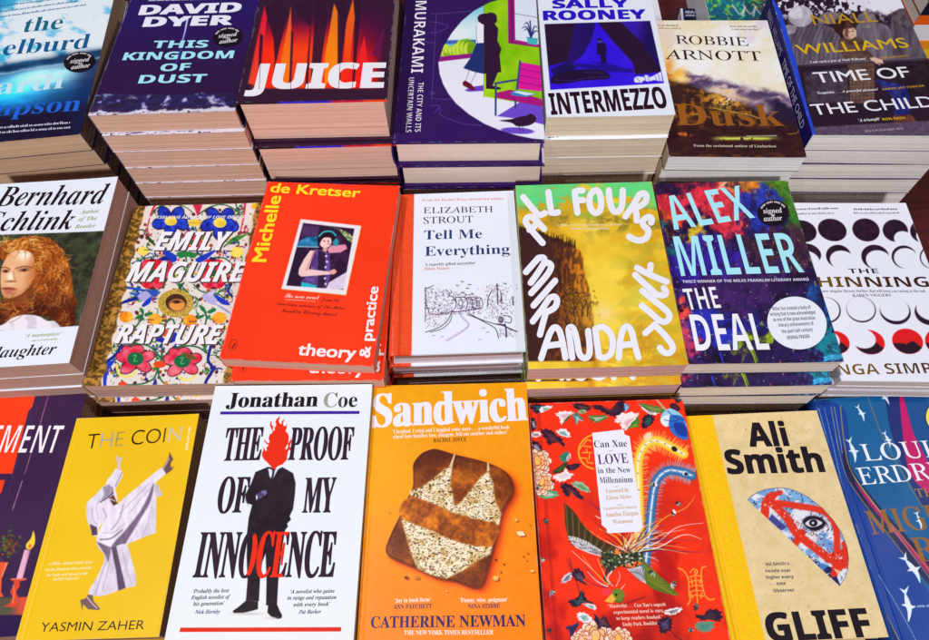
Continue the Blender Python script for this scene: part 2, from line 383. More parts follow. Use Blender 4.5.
# ---- violet jacket with a round picture
def art_murak():
    S = sheet('murak', 2.2, (52, 22, 92)); z = frame(430, 0, 4.575); X, Y = (S.X - 430) * 4.575, S.Y * 4.575
    L = (120, 110, 210)
    for P in ([(0, 62), (60, 62), (190, 50)], [(28, 66), (22, 200), (8, 450)], [(6, 450), (60, 455), (110, 452)], [(0, 150), (30, 150), (75, 130), (80, 118), (40, 104), (0, 100)],
              [(-60, 60), (-20, 90), (-40, 140)], [(0, 485), (35, 482), (50, 500), (45, 522), (90, 545), (150, 565), (240, 575)], [(-30, 190), (20, 198)], [(0, 420), (25, 425), (0, 432)]):
        S.line(z(*P), .38, L, .45, .75, True)
    S.line(z((20, 515), (45, 490)), .5, (80, 90, 240), .5, .8)
    circ = [(330, -6), (270, 12), (200, 50), (145, 96), (100, 150), (62, 212), (38, 285), (44, 338), (60, 385), (85, 430), (120, 474), (180, 524), (250, 567), (320, 596), (400, 620), (470, 634), (540, 640), (560, 200), (560, -40), (420, -40)]
    cm = S.polymask(z(*circ), .45, (slice(None), slice(None))); keep = S.C.copy(); S.C[:] = (238, 238, 252)
    S.poly(z((30, -20), (246, -20), (246, 190), (30, 200)), 0, tex=lambda x, y: (lambda t: np.array([80, 190, 228]) * (1 - t) + np.array([214, 240, 246]) * t)(sstep(2, 38, y + x * .02)[..., None] * np.ones((1, 1, 1))))
    S.ell(z((120, 150)), 14, 6, (236, 246, 250), soft=4)
    S.poly(z((30, 186), (246, 180), (246, 215), (30, 218)), (66, 104, 190)); S.poly(z((30, 202), (246, 200), (246, 225), (30, 235)), (120, 200, 232))
    for k in range(26):
        x = 40 + k * 6; S.ell(z((x, 238 - 20 * math.exp(-((x - 160) / 34) ** 2) + 6 * math.sin(k * 2.2))), 3.4 + (k % 3), 3.6 + (k * 7 % 4) + 3 * math.exp(-((x - 160) / 30) ** 2), ((176, 214, 40), (120, 170, 30), (206, 232, 70))[k % 3], soft=.6)
    S.poly(z((25, 262), (246, 238), (246, 258), (30, 284)), (150, 24, 134))
    S.poly(z((246, -20), (560, -20), (560, 496), (505, 486), (246, 442)), 0, tex=lambda x, y: np.array([150, 208, 16]) + (fbm(x, y, 18, 3, 3)[..., None] - .5) * np.array([90, 50, 30]))
    S.line(z((246, -20), (246, 442)), .3, (60, 110, 60), .3)
    S.poly(z((356, -20), (560, -20), (560, 226), (358, 198)), (152, 20, 120)); S.line(z((372, -10), (376, 190)), .9, (90, 10, 80)); S.poly(z((386, -20), (560, -20), (560, 215), (390, 182)), (228, 236, 252))
    S.line(z((386, 62), (500, 82)), .5, (110, 90, 130)); S.line(z((380, 186), (505, 214)), .9, (190, 40, 150))
    for a in ((420, 130), (432, 112), (455, 105), (492, 128), (500, 148), (430, 140)): S.line(z((462, 170), ((462 + a[0]) / 2, a[1] - 6), a), 1.7, (44, 44, 116), sm=True, w2=.5)
    S.poly(z((442, 170), (494, 178), (490, 206), (448, 200)), (62, 190, 196)); S.line(z((442, 171), (494, 179)), .6, (30, 110, 130))
    dk = (50, 20, 52)
    S.poly(z((158, 412), (200, 396), (245, 390), (245, 416), (175, 420)), (112, 66, 206)); S.poly(z((212, 118), (225, 104), (246, 104), (246, 198), (210, 202)), (244, 244, 250))
    S.line(z((213, 118), (211, 160), (218, 200)), .35, (90, 80, 110)); S.line(z((180, 320), (163, 372)), .4, (80, 70, 100)); S.line(z((215, 325), (188, 378)), .4, (80, 70, 100))
    S.poly(z((212, 198), (246, 196), (246, 338), (205, 330), (152, 312), (185, 265)), (32, 48, 112)); S.poly(z((148, 378), (160, 368), (190, 385), (208, 412), (195, 415), (152, 392)), (110, 16, 44))
    S.poly(z((246, 108), (295, 108), (312, 130), (308, 185), (327, 225), (318, 250), (326, 330), (246, 338)), dk); S.ell(z((262, 88)), 9.8, 5.6, dk, .15); S.ell(z((278, 78)), 6, 4.5, dk)
    S.poly(z((218, 96), (250, 70), (306, 80), (300, 104), (240, 112)), dk); S.poly(z((256, 330), (312, 328), (286, 392), (326, 402), (320, 410), (256, 406)), dk)
    S.poly(z((305, 532), (420, 462), (512, 480), (540, 575), (420, 545)), (112, 74, 206)); S.ell(z((400, 598)), 16.5, 3.2, (112, 74, 206), .06)
    S.poly(z((412, 284), (520, 303), (520, 420), (396, 405)), (226, 22, 160)); S.poly(z((302, 425), (368, 410), (520, 456), (520, 488), (306, 448)), (176, 20, 122))
    for k in range(3): S.line(z((409 - k * 4, 314 + k * 30), (520, 336 + k * 30)), .5, (120, 10, 90))
    fr = (58, 66, 134)
    for P in ([(412, 280), (398, 408)], [(298, 382), (394, 366)], [(301, 380), (300, 526)], [(391, 462), (391, 492)]): S.line(z(*P), 2.0, fr)
    S.poly(z((370, 424), (400, 414), (486, 430), (440, 444), (372, 436)), (46, 132, 206)); S.poly(z((380, 421), (404, 416), (482, 430), (440, 437)), (222, 238, 250))
    S.poly(z((318, 552), (372, 545), (410, 534), (440, 530), (462, 520), (484, 536), (482, 556), (452, 574), (400, 578), (372, 562)), dk, sm=True)
    for x in (408, 422): S.line(z((x, 574), (x + 4, 600)), .5, dk)
    S.C[:] = keep * (1 - cm[..., None]) + S.C * cm[..., None]
    z3 = frame(380, 0, 3.37); W = (244, 240, 252)
    S.text('MURAKAMI', z3((120, 4)), z3((104, 246)), z3((157, 4)), W, 'sansb', -0.012)
    S.text('HARUKI', z3((140, -175)), z3((121, -14)), z3((172, -175)), W, 'sansb', -0.012)
    S.text('THE CITY AND ITS', z3((129, 278)), z3((117, 444)), z3((147, 278)), W, 'sansb', -0.02, 3); S.text('UNCERTAIN WALLS', z3((97, 262)), z3((86, 446)), z3((115, 262)), W, 'sansb', -0.02, 3)
    return S

# ---- white paperback with the blue stage picture
def art_inter():
    S = sheet('inter', 2.0); z = frame(535, 15, 6.097); z4 = frame(530, 0, 3.369)
    B = (50, 16, 226); dk = (43, 17, 50)
    pic = [(57, 55), (702, 35), (787, 416), (93, 456)]; pm = S.polymask(z(*pic), .4, (slice(None), slice(None))); keep = S.C.copy(); S.C[:] = B
    S.mix(sstep(.3, .8, fbm(S.X, S.Y, 20, 3)) * .3, (84, 50, 255))
    gr = lambda c0, c1, a, b: (lambda x, y: (lambda t: np.array(c0) * (1 - t) + np.array(c1) * t)(sstep(a, b, x + y * .2)[..., None]))
    S.poly(z((240, 40), (372, 36), (345, 150), (290, 245), (232, 292), (180, 300), (205, 200)), 0, .8, tex=gr((40, 16, 120), (34, 14, 96), 570, 600))
    S.poly(z((20, 40), (246, 40), (218, 190), (198, 280), (150, 296), (90, 310), (20, 470)), dk, 1.2)
    S.poly(z((500, 30), (720, 25), (800, 345), (740, 345), (620, 150)), 0, 1.0, tex=gr((58, 26, 176), (30, 14, 90), 640, 656))
    S.poly(z((376, 38), (508, 30), (645, 160), (770, 345), (612, 364), (596, 290), (480, 165)), dk, .8)
    S.poly(z((235, 292), (420, 306), (600, 330), (600, 352), (450, 345), (270, 318)), (30, 12, 120), 1.0, .8); S.poly(z((340, 285), (430, 288), (520, 320), (400, 305)), (26, 10, 110), 1, .7)
    S.poly(z((95, 330), (200, 285), (260, 310), (230, 345), (120, 380)), (30, 16, 90), 1.2)
    S.poly(z((105, 376), (190, 345), (280, 332), (400, 334), (452, 360), (456, 384), (420, 392), (290, 400), (220, 412), (110, 418)), (32, 12, 54), .7, sm=True)
    S.line(z((120, 395), (220, 400), (330, 382), (450, 378)), .5, (70, 50, 140), .5, sm=True); S.line(z((300, 350), (390, 350), (420, 362)), .9, (60, 50, 130), .8, .7)
    S.poly(z((378, 172), (395, 166), (430, 172), (436, 215), (432, 250), (438, 289), (400, 291), (398, 244), (376, 236)), (30, 12, 62), .5); S.ell(z((396, 158)), 2.0, 2.2, (80, 70, 140)); S.ell(z((395, 150)), 2.6, 1.0, (24, 10, 40))
    S.C[:] = keep * (1 - pm[..., None]) + S.C * pm[..., None]
    for P in ([(606, 384), (622, 374), (662, 378), (672, 366), (690, 368), (700, 380), (730, 366), (758, 350), (768, 346), (778, 404), (750, 402), (728, 396), (690, 406), (662, 398), (652, 412), (616, 412), (604, 404)],): S.poly(z(*P), (232, 236, 255), .4)
    for a, b in (((620, 380), (640, 408)), ((666, 370), (676, 402)), ((690, 372), (696, 402)), ((732, 370), (742, 398)), ((750, 358), (762, 400))): S.line(z(a, b), .5, (60, 50, 190), .4)
    S.text('SALLY', z4((78, 28)), z4((333, 24)), z4((78, 0)), (46, 18, 200), 'sansb', .028); S.text('ROONEY', z4((47, 68)), z4((392, 63)), z4((47, 37)), (46, 18, 200), 'sansb', .028)
    S.text('INTERMEZZO', z((101, 607)), z((812, 566)), z((98, 478)), (42, 14, 34), 'sansb', .016)
    return S

# ---- stormy landscape paperback
def art_dusk():
    S = sheet('dusk', 1.7); z = frame(650, 60, 5.806); z5 = frame(650, 0, 3.2); X, Y = (S.X - 650) * 5.806, (S.Y - 60) * 5.806
    n = fbm(X, Y, 150, 6, 1); n2 = fbm(X + Y, Y * 1.6 - X * .4, 80, 6, 6); n3 = fbm(X, Y, 26, 4, 8)
    sky = np.array([250, 244, 228]) + (n[..., None] - .5) * np.array([-10, -40, -130]); S.C[:] = np.clip(sky, 0, 255)
    S.mix(sstep(.5, .68, n2) * sstep(60, -200, Y) * .6, (244, 226, 176)); S.mix(sstep(.55, .7, fbm(X, Y, 120, 4, 12)) * sstep(20, -120, Y) * .5, (226, 208, 236))
    S.mix(sstep(60, -60, X - 130 + (Y + 110) * .3) * sstep(-330, -120, Y) * .35, (236, 200, 120))
    D = Y - (40 + (X - 120) * .27); D2 = D + 90 * (n - .5) + 60 * (n2 - .5)
    cloud = np.stack([84 + 130 * sstep(.4, .72, n2), 64 + 116 * sstep(.4, .72, n2), 98 + 80 * sstep(.35, .7, n2)], -1)
    S.mix(sstep(-20, 14, D2) * sstep(110, 230, X), cloud)
    S.mix(np.exp(-((D2 - 70) / 26) ** 2) * sstep(280, 360, X) * sstep(700, 500, X) * .8, (246, 216, 190))
    S.mix(sstep(700, 820, X) * np.exp(-((Y - 110) / 40) ** 2) * sstep(.42, .6, n2) * .9, (240, 200, 120)); S.mix(sstep(30, 60, D2) * sstep(640, 740, X), (40, 28, 60))
    hill = np.stack([58 + 130 * sstep(.45, .75, .5 * n2 + .5 * n3), 32 + 84 * sstep(.45, .75, .5 * n2 + .5 * n3), 26 + 6 * n3], -1); H = Y - (20 + (X - 90) * .42) + 80 * (n - .5) + 40 * (n3 - .5)
    S.mix(sstep(36, 66, H), hill)
    S.mix(np.exp(-((X - 165) / 55) ** 2 - ((Y - 82) / 46) ** 2) * sstep(.3, .62, n2) * 1.2 * (n3 > 0), (255, 196, 84)); S.mix(np.exp(-((X - 185) / 36) ** 2 - ((Y - 110) / 22) ** 2), (255, 226, 150))
    S.mix(np.exp(-((X - 110) / 30) ** 2 - ((Y - 40) / 60) ** 2) * .8, (236, 150, 50))
    S.mix(sstep(.46, .62, n3) * np.exp(-((X - 430) / 90) ** 2 - ((Y - 230) / 44) ** 2) * 1.3 * 0.8, (236, 170, 50)); S.mix(sstep(.6, .7, vnoise(X / 7, Y / 9, 3)) * np.exp(-((X - 440) / 70) ** 2 - ((Y - 235) / 36) ** 2), (255, 238, 160))
    for P, c, w in (([(370, 278), (420, 290), (470, 300), (560, 315), (640, 340)], (240, 200, 90), 1.2), ([(250, 315), (300, 318), (350, 335)], (225, 170, 60), 1.1), ([(290, 395), (360, 410), (450, 440)], (150, 130, 50), 2.6), ([(640, 395), (700, 380)], (130, 70, 20), .8)): S.line(z(*P), w, c, .9, .75, True)
    S.mix(sstep(300, 420, Y) * .86, (52, 22, 30)); S.mix(np.exp(-((Y - 455 - 8 * (n3 - .5)) / 9) ** 2) * sstep(330, 440, X) * sstep(780, 640, X) * sstep(.3, .55, n3 + .12), (226, 236, 90)); S.line(z((560, 442), (735, 440)), .7, (226, 236, 190), .5, .9)
    S.mix(np.exp(-((Y - 432 - (X - 215) * .1) / 10) ** 2) * sstep(120, 190, X) * sstep(255, 225, X) * sstep(.4, .6, n3), (240, 120, 40)); S.line(z((800, 430), (850, 426), (868, 400)), .7, (190, 150, 70), .6, .8, True)
    S.mix(sstep(.48, .6, fbm(X, Y * 3, 60, 4, 5)) * sstep(520, 560, Y) * .8, (110, 62, 36))
    dkc = (52, 24, 34)
    S.text('ROBBIE', z5((84, 140)), z5((316, 147)), z5((84, 113)), dkc, 'serl', .004); S.text('ARNOTT', z5((48, 189)), z5((360, 195)), z5((48, 159)), dkc, 'serl', .004)
    S.text('Dusk', z((153, 378)), z((782, 384)), z((153, 256)), (158, 92, 30), 'serb', -.018)
    S.micro(z5((25, 83)), z5((90, 84)), 1.6, (110, 84, 70), 1); S.micro(z5((28, 92)), z5((98, 93)), 1.6, (150, 110, 60), 2); S.micro(z5((255, 86)), z5((342, 87)), 1.6, (110, 84, 70), 3); S.micro(z5((262, 96)), z5((345, 97)), 1.6, (150, 110, 60), 4)
    S.text('From the acclaimed author of Limberlost', z((254, 504)), z((734, 508)), z((254, 490)), (220, 210, 190), 'serb', -.01, 2)
    return S

# ---- crowd at a railing paperback
def art_niall():
    S = sheet('niall', 1.8, (42, 24, 40)); z = frame(775, 0, 4.571); X, Y = (S.X - 775) * 4.571, S.Y * 4.571
    n = fbm(X, Y, 60, 5, 2); n2 = fbm(X, Y, 14, 3, 5); f = lambda c, k=30, s=(1, 1): (lambda x, y: np.clip(np.array(c) + (fbm(x * s[0], y * s[1], 5, 4, 7)[..., None] - .5) * k * 2, 0, 255))
    S.mix(sstep(.5, .62, n2 + sstep(250, 420, X) * .4 * sstep(80, 0, Y) - .04) * sstep(130, 40, Y), (236, 230, 246)); S.mix(sstep(390, 460, X) * sstep(75, 35, Y + (n - .5) * 40), (244, 240, 252))
    coat = [([(26, 175), (70, 128), (120, 106), (215, 110), (285, 145), (308, 215), (300, 290), (80, 298), (40, 260)], (104, 92, 106)), ([(200, 80), (235, 55), (290, 60), (300, 100), (240, 110), (200, 105)], (120, 108, 120)),
            ([(370, 130), (400, 105), (500, 110), (540, 160), (560, 270), (440, 280), (380, 220)], (110, 98, 112)), ([(530, 110), (560, 85), (640, 90), (720, 180), (740, 262), (560, 272), (540, 190)], (88, 74, 88))]
    for P, c in coat: S.poly(z(*P), 0, .7, sm=True, tex=f(c, 40, (1.4, .35)))
    S.poly(z((26, 130), (60, 112), (100, 118), (92, 150), (40, 165)), 0, .8, tex=f((160, 150, 160), 40))
    for x in range(70, 300, 22): S.line(z((x + 40, 115), (x + 6, 200), (x, 290)), .7, (48, 36, 50), .8, .7, True)
    S.ell(z((118, 74)), 12.5, 10.6, 0, tex=f((186, 178, 190), 50)); S.ell(z((98, 60)), 7, 6, 0, soft=1.5, tex=f((222, 216, 228), 30)); S.ell(z((420, 92)), 9.5, 8, 0, tex=f((130, 118, 126), 50)); S.ell(z((590, 82)), 12.5, 9.5, 0, soft=.8, tex=f((86, 72, 80), 50))
    S.poly(z((290, 180), (330, 165), (400, 178), (432, 235), (452, 262), (458, 330), (455, 472), (345, 472), (342, 330), (318, 270), (300, 240)), 0, .5, tex=f((92, 64, 58), 30))
    for k in range(7): S.line(z((345 + k * 17, 310), (346 + k * 17, 472)), .5, (176, 140, 120), .4, .5)
    for k in range(9): S.line(z((340, 325 + k * 18), (456, 318 + k * 18)), .5, (150, 116, 104), .4, .55)
    for k in range(5): S.line(z((310, 190 + k * 20), (430, 188 + k * 22)), .4, (150, 116, 104), .4, .35)
    S.ell(z((342, 150)), 6.8, 6.6, (196, 150, 124)); S.poly(z((330, 128), (372, 140), (374, 165), (350, 176), (340, 165)), (226, 186, 160), .6); S.ell(z((322, 106)), 12.0, 5.6, 0, soft=.6, tex=f((72, 38, 34), 36)); S.ell(z((292, 126)), 4.6, 6.4, 0, soft=.6, tex=f((60, 30, 30), 24))
    S.ell(z((356, 143)), 1.1, .5, (70, 36, 36)); S.ell(z((339, 145)), 1.0, .5, (70, 36, 36)); S.line(z((350, 163), (360, 162)), .5, (170, 96, 86)); S.poly(z((322, 120), (336, 130), (334, 175), (318, 165)), (96, 58, 48), .9, .8)
    S.poly(z((455, 365), (560, 365), (610, 400), (620, 522), (548, 530), (535, 440)), 0, .6, tex=f((38, 40, 118), 36)); S.poly(z((540, 530), (620, 522), (655, 560), (600, 572), (540, 560)), 0, .5, tex=f((104, 54, 44), 36))
    S.poly(z((130, 330), (330, 310), (340, 470), (150, 470)), 0, 1.0, tex=f((66, 54, 66), 26)); S.poly(z((456, 300), (720, 280), (730, 420), (620, 440), (600, 390), (456, 360)), 0, 1., tex=f((40, 24, 38), 18))
    S.line(z((78, 300), (400, 285), (740, 264)), 2.6, (66, 52, 66), .5); S.line(z((78, 296), (400, 281), (740, 260)), .7, (124, 108, 122), .5)
    S.poly(z((434, 265), (455, 262), (492, 274), (496, 292), (470, 286), (440, 276)), (232, 192, 166), .4); S.line(z((462, 282), (480, 296)), 1., (226, 182, 156)); S.line(z((452, 278), (466, 292)), .9, (216, 172, 146))
    S.mix(sstep(-4, 4, Y - 582 + (X - 160) * .055), np.stack([84 + 40 * (n2 - .3), 66 + 36 * (n2 - .3), 90 + 40 * (n2 - .3)], -1))
    S.line(z((-30, -20), (20, 60), (90, 300), (135, 480), (185, 650)), 5, (34, 74, 214), .5)
    G = (226, 184, 24); W = (244, 242, 250)
    S.text('NIALL', z((180, 113)), z((474, 99)), z((176, 68)), (196, 150, 30), 'sans', .0); S.text('WILLIAMS', z((110, 249)), z((616, 216)), z((105, 205)), G, 'sans', .006)
    S.text('TIME OF', z((192, 379)), z((624, 352)), z((189, 331)), W, 'sans', .008); S.text('THE CHILD', z((180, 526)), z((738, 487)), z((175, 477)), W, 'sans', .004)
    S.text('‘I am such a fan of Niall Williams’', z((160, 289)), z((420, 273)), z((160, 279)), W, 'serbi', 0, 2); S.text('ANN PATCHETT', z((482, 270)), z((612, 260)), z((482, 261)), (200, 150, 40), 'sansb', 0, 2)
    S.text('‘Exquisite . . . A powerful pleasure’', z((194, 431)), z((476, 413)), z((194, 420)), W, 'serbi', 0, 2); S.text('KAREN JOY FOWLER', z((494, 413)), z((686, 396)), z((494, 404)), (200, 150, 40), 'sansb', 0, 2)
    S.text('‘A triumph’', z((386, 557)), z((484, 549)), z((386, 544)), W, 'serbi', 0, 2); S.text('RON RASH', z((494, 551)), z((597, 544)), z((494, 540)), (226, 176, 30), 'sansb', 0, 2); S.text('BLOOMSBURY', z((416, 605)), z((592, 592)), z((416, 595)), (176, 160, 180), 'serb', -.01, 2)
    S.spine = dict(base=(38, 26, 112), text=[('NIALL WILLIAMS', .07, .40, (206, 196, 230)), ('TIME OF THE CHILD', .45, .90, (236, 232, 250))])
    return S

# ---- portrait paperback
def art_schl():
    S = sheet('schl', 2.0); z = frame(0, 230, 6.4); z6 = frame(0, 170, 2.667); X, Y = S.X * 6.4, (S.Y - 230) * 6.4
    pic = [(-140, 241), (110, 229), (110, 322), (-140, 336)]; pm = sstep(-.6, .6, S.Y - 234.6 + S.X * .034) * sstep(.6, -.6, S.Y - 330.5 + S.X * .06); keep = S.C.copy()
    n = fbm(X, Y, 60, 5, 1); n2 = fbm(X, Y, 22, 4, 3)
    S.C[:] = np.stack([44 + 44 * n2 - 10 * n, 44 + 44 * n2, 34 + 22 * n], -1); S.mix(sstep(.55, .7, n) * .5, (92, 92, 66)); S.mix(sstep(.5, .35, n) * sstep(200, 420, X) * .5, (26, 22, 24))
    hair = [(-20, 160), (40, 96), (120, 52), (200, 40), (290, 46), (370, 92), (425, 170), (445, 240), (462, 320), (470, 400), (492, 450), (478, 520), (476, 606), (380, 618), (330, 560), (250, 545), (150, 545), (60, 585), (-20, 610), (-20, 520), (60, 470), (160, 440), (220, 380)]
    S.poly(z(*hair), 0, 1.4, sm=True, tex=lambda x, y: np.array([150, 68, 16]) - 60 * sstep(285, 310, y)[..., None] * np.array([.9, .6, .1]) + (fbm(x, y, 10, 4, 6)[..., None] - .5) * np.array([110, 60, 14]))
    face = [(2, 290), (10, 235), (50, 160), (100, 128), (165, 130), (210, 160), (226, 230), (216, 300), (185, 362), (130, 412), (60, 436), (20, 424), (4, 370)]
    sk = lambda x, y: (lambda X, Y: np.clip(np.array([243, 182, 134]) + (np.exp(-((X - 160) / 50) ** 2 - ((Y - 160) / 36) ** 2) * .95 + np.exp(-((X - 66) / 22) ** 2 - ((Y - 300) / 42) ** 2) * .8)[..., None] * np.array([34, 80, 110]) - sstep(130, 220, X + .12 * (Y - 300))[..., None] * np.array([36, 60, 64]) - sstep(340, 440, Y)[..., None] * np.array([30, 40, 40]), 0, 255))(x * 6.4, (y - 230) * 6.4)
    S.poly(z((40, 420), (120, 400), (200, 350), (222, 380), (214, 450), (150, 480), (70, 500), (20, 480)), (132, 66, 28), 2.0, sm=True)
    S.poly(z(*face), 0, .8, sm=True, tex=sk)
    S.ell(z((36, 262)), 3.8, 1.7, (120, 66, 52), soft=1.1, a=.8); S.ell(z((152, 254)), 5.4, 1.8, (124, 68, 52), -.12, soft=1.1, a=.8); S.ell(z((154, 256)), 1.9, 1.1, (40, 20, 24), soft=.5); S.ell(z((36, 264)), 1.6, 1.0, (44, 22, 26), soft=.5)
    S.line(z((100, 246), (150, 232), (208, 240)), 1.2, (120, 56, 26), .8, .8, True); S.line(z((8, 240), (36, 238), (64, 250)), 1.2, (120, 56, 26), .8, .8, True)
    S.line(z((84, 262), (92, 310), (100, 330)), 1.5, (190, 110, 60), 1.2, .6, True); S.ell(z((66, 328)), 5, 1.2, (150, 70, 44), soft=.9, a=.7); S.ell(z((56, 376)), 7.2, 1.6, (150, 62, 52), .06, soft=.8); S.ell(z((56, 388)), 5.5, 1.3, (206, 110, 90), soft=.8); S.ell(z((60, 402)), 4.4, 1, (176, 96, 56), soft=.8, a=.7)
    r = random.Random(4)
    pal = [(120, 52, 18), (168, 84, 28), (204, 116, 40), (230, 150, 62), (250, 196, 110), (88, 34, 16)]
    def curl(x, y, ang, ln, c, w):
        P = [(x, y)]
        for k in range(6):
            ang += r.uniform(-.55, .75); x += math.cos(ang) * ln; y += math.sin(ang) * ln; P.append((x, y))
        S.line(z(*P), w, c, .55, .72, True, w2=w * .3)
    hm = smooth(hair)
    fm = smooth(face)
    def inside(P, x, y):
        ins = False; j = len(P) - 1
        for i in range(len(P)):
            if (P[i][1] > y) != (P[j][1] > y) and x < (P[j][0] - P[i][0]) * (y - P[i][1]) / (P[j][1] - P[i][1]) + P[i][0]: ins = not ins
            j = i
        return ins
    for k in range(900):
        x, y = r.uniform(-20, 490), r.uniform(40, 610)
        if not inside(hm, x, y) or (inside(fm, x - 8, y) and x < 214): continue
        a = math.atan2(y - 280, x - 170); lit = .5 + .5 * math.sin(x * .035 + 1.4 * math.sin(y * .03)) - .0012 * (y - 250); c = pal[max(0, min(4, int(r.gauss(1.0 + 2.6 * lit, .9))))] if r.random() < .86 else pal[5]
        curl(x, y, a + 1.35 + r.uniform(-.5, .5), r.uniform(6, 13), c if y < 380 else tuple(int(v * .78) for v in c), r.uniform(.5, 1.5))
    for k in range(40): curl(r.uniform(20, 190), r.uniform(60, 118) + 0, r.uniform(2.2, 3.0), 13, pal[r.randint(1, 4)], 1.6)
    for k in range(30): curl(r.uniform(-10, 200), r.uniform(450, 540), r.uniform(2.4, 3.4), 14, pal[r.choice((0, 1, 2, 3))], 1.5)
    S.poly(z((-20, 640), (30, 596), (90, 556), (170, 540), (250, 552), (300, 580), (352, 584), (356, 640)), 0, .7, sm=True, tex=lambda x, y: np.array([244, 236, 246]) - 26 * sstep(.45, .7, fbm(x, y, 9, 3, 2))[..., None])
    S.line(z((60, 592), (110, 568), (140, 545)), .8, (190, 120, 90), .5, .8, True)
    S.C[:] = keep * (1 - pm[..., None]) + S.C * pm[..., None]
    K = (34, 16, 26); zl = frame(0, 115, 7.1); g = (140, 160, 36)
    S.text('Bernhard', (-6, 206.3), (104.5, 203.6), (-6, 187), K, 'serbi'); S.text('Schlink', (-17, 231.2), (71.5, 229), (-17, 212.5), K, 'serbi')
    for t, a, b in (('Author', (213, 117), (264, 114)), ('of The', (208, 136), (258, 133)), ('Reader', (198, 156), (255, 153))): S.text(t, z6(a), z6(b), z6((a[0], a[1] - 10)), g, 'serbi', 0, 3)
    S.text('‘A masterpiece’', z6((66, 446)), z6((162, 440)), z6((66, 437)), g, 'serbi', 0, 2); S.micro(z6((84, 457)), z6((155, 452)), 2, (170, 180, 90), 3)
    S.text('daughter', (-10, 358.2), (55, 353.8), (-10, 347.5), K, 'serbi')
    return S

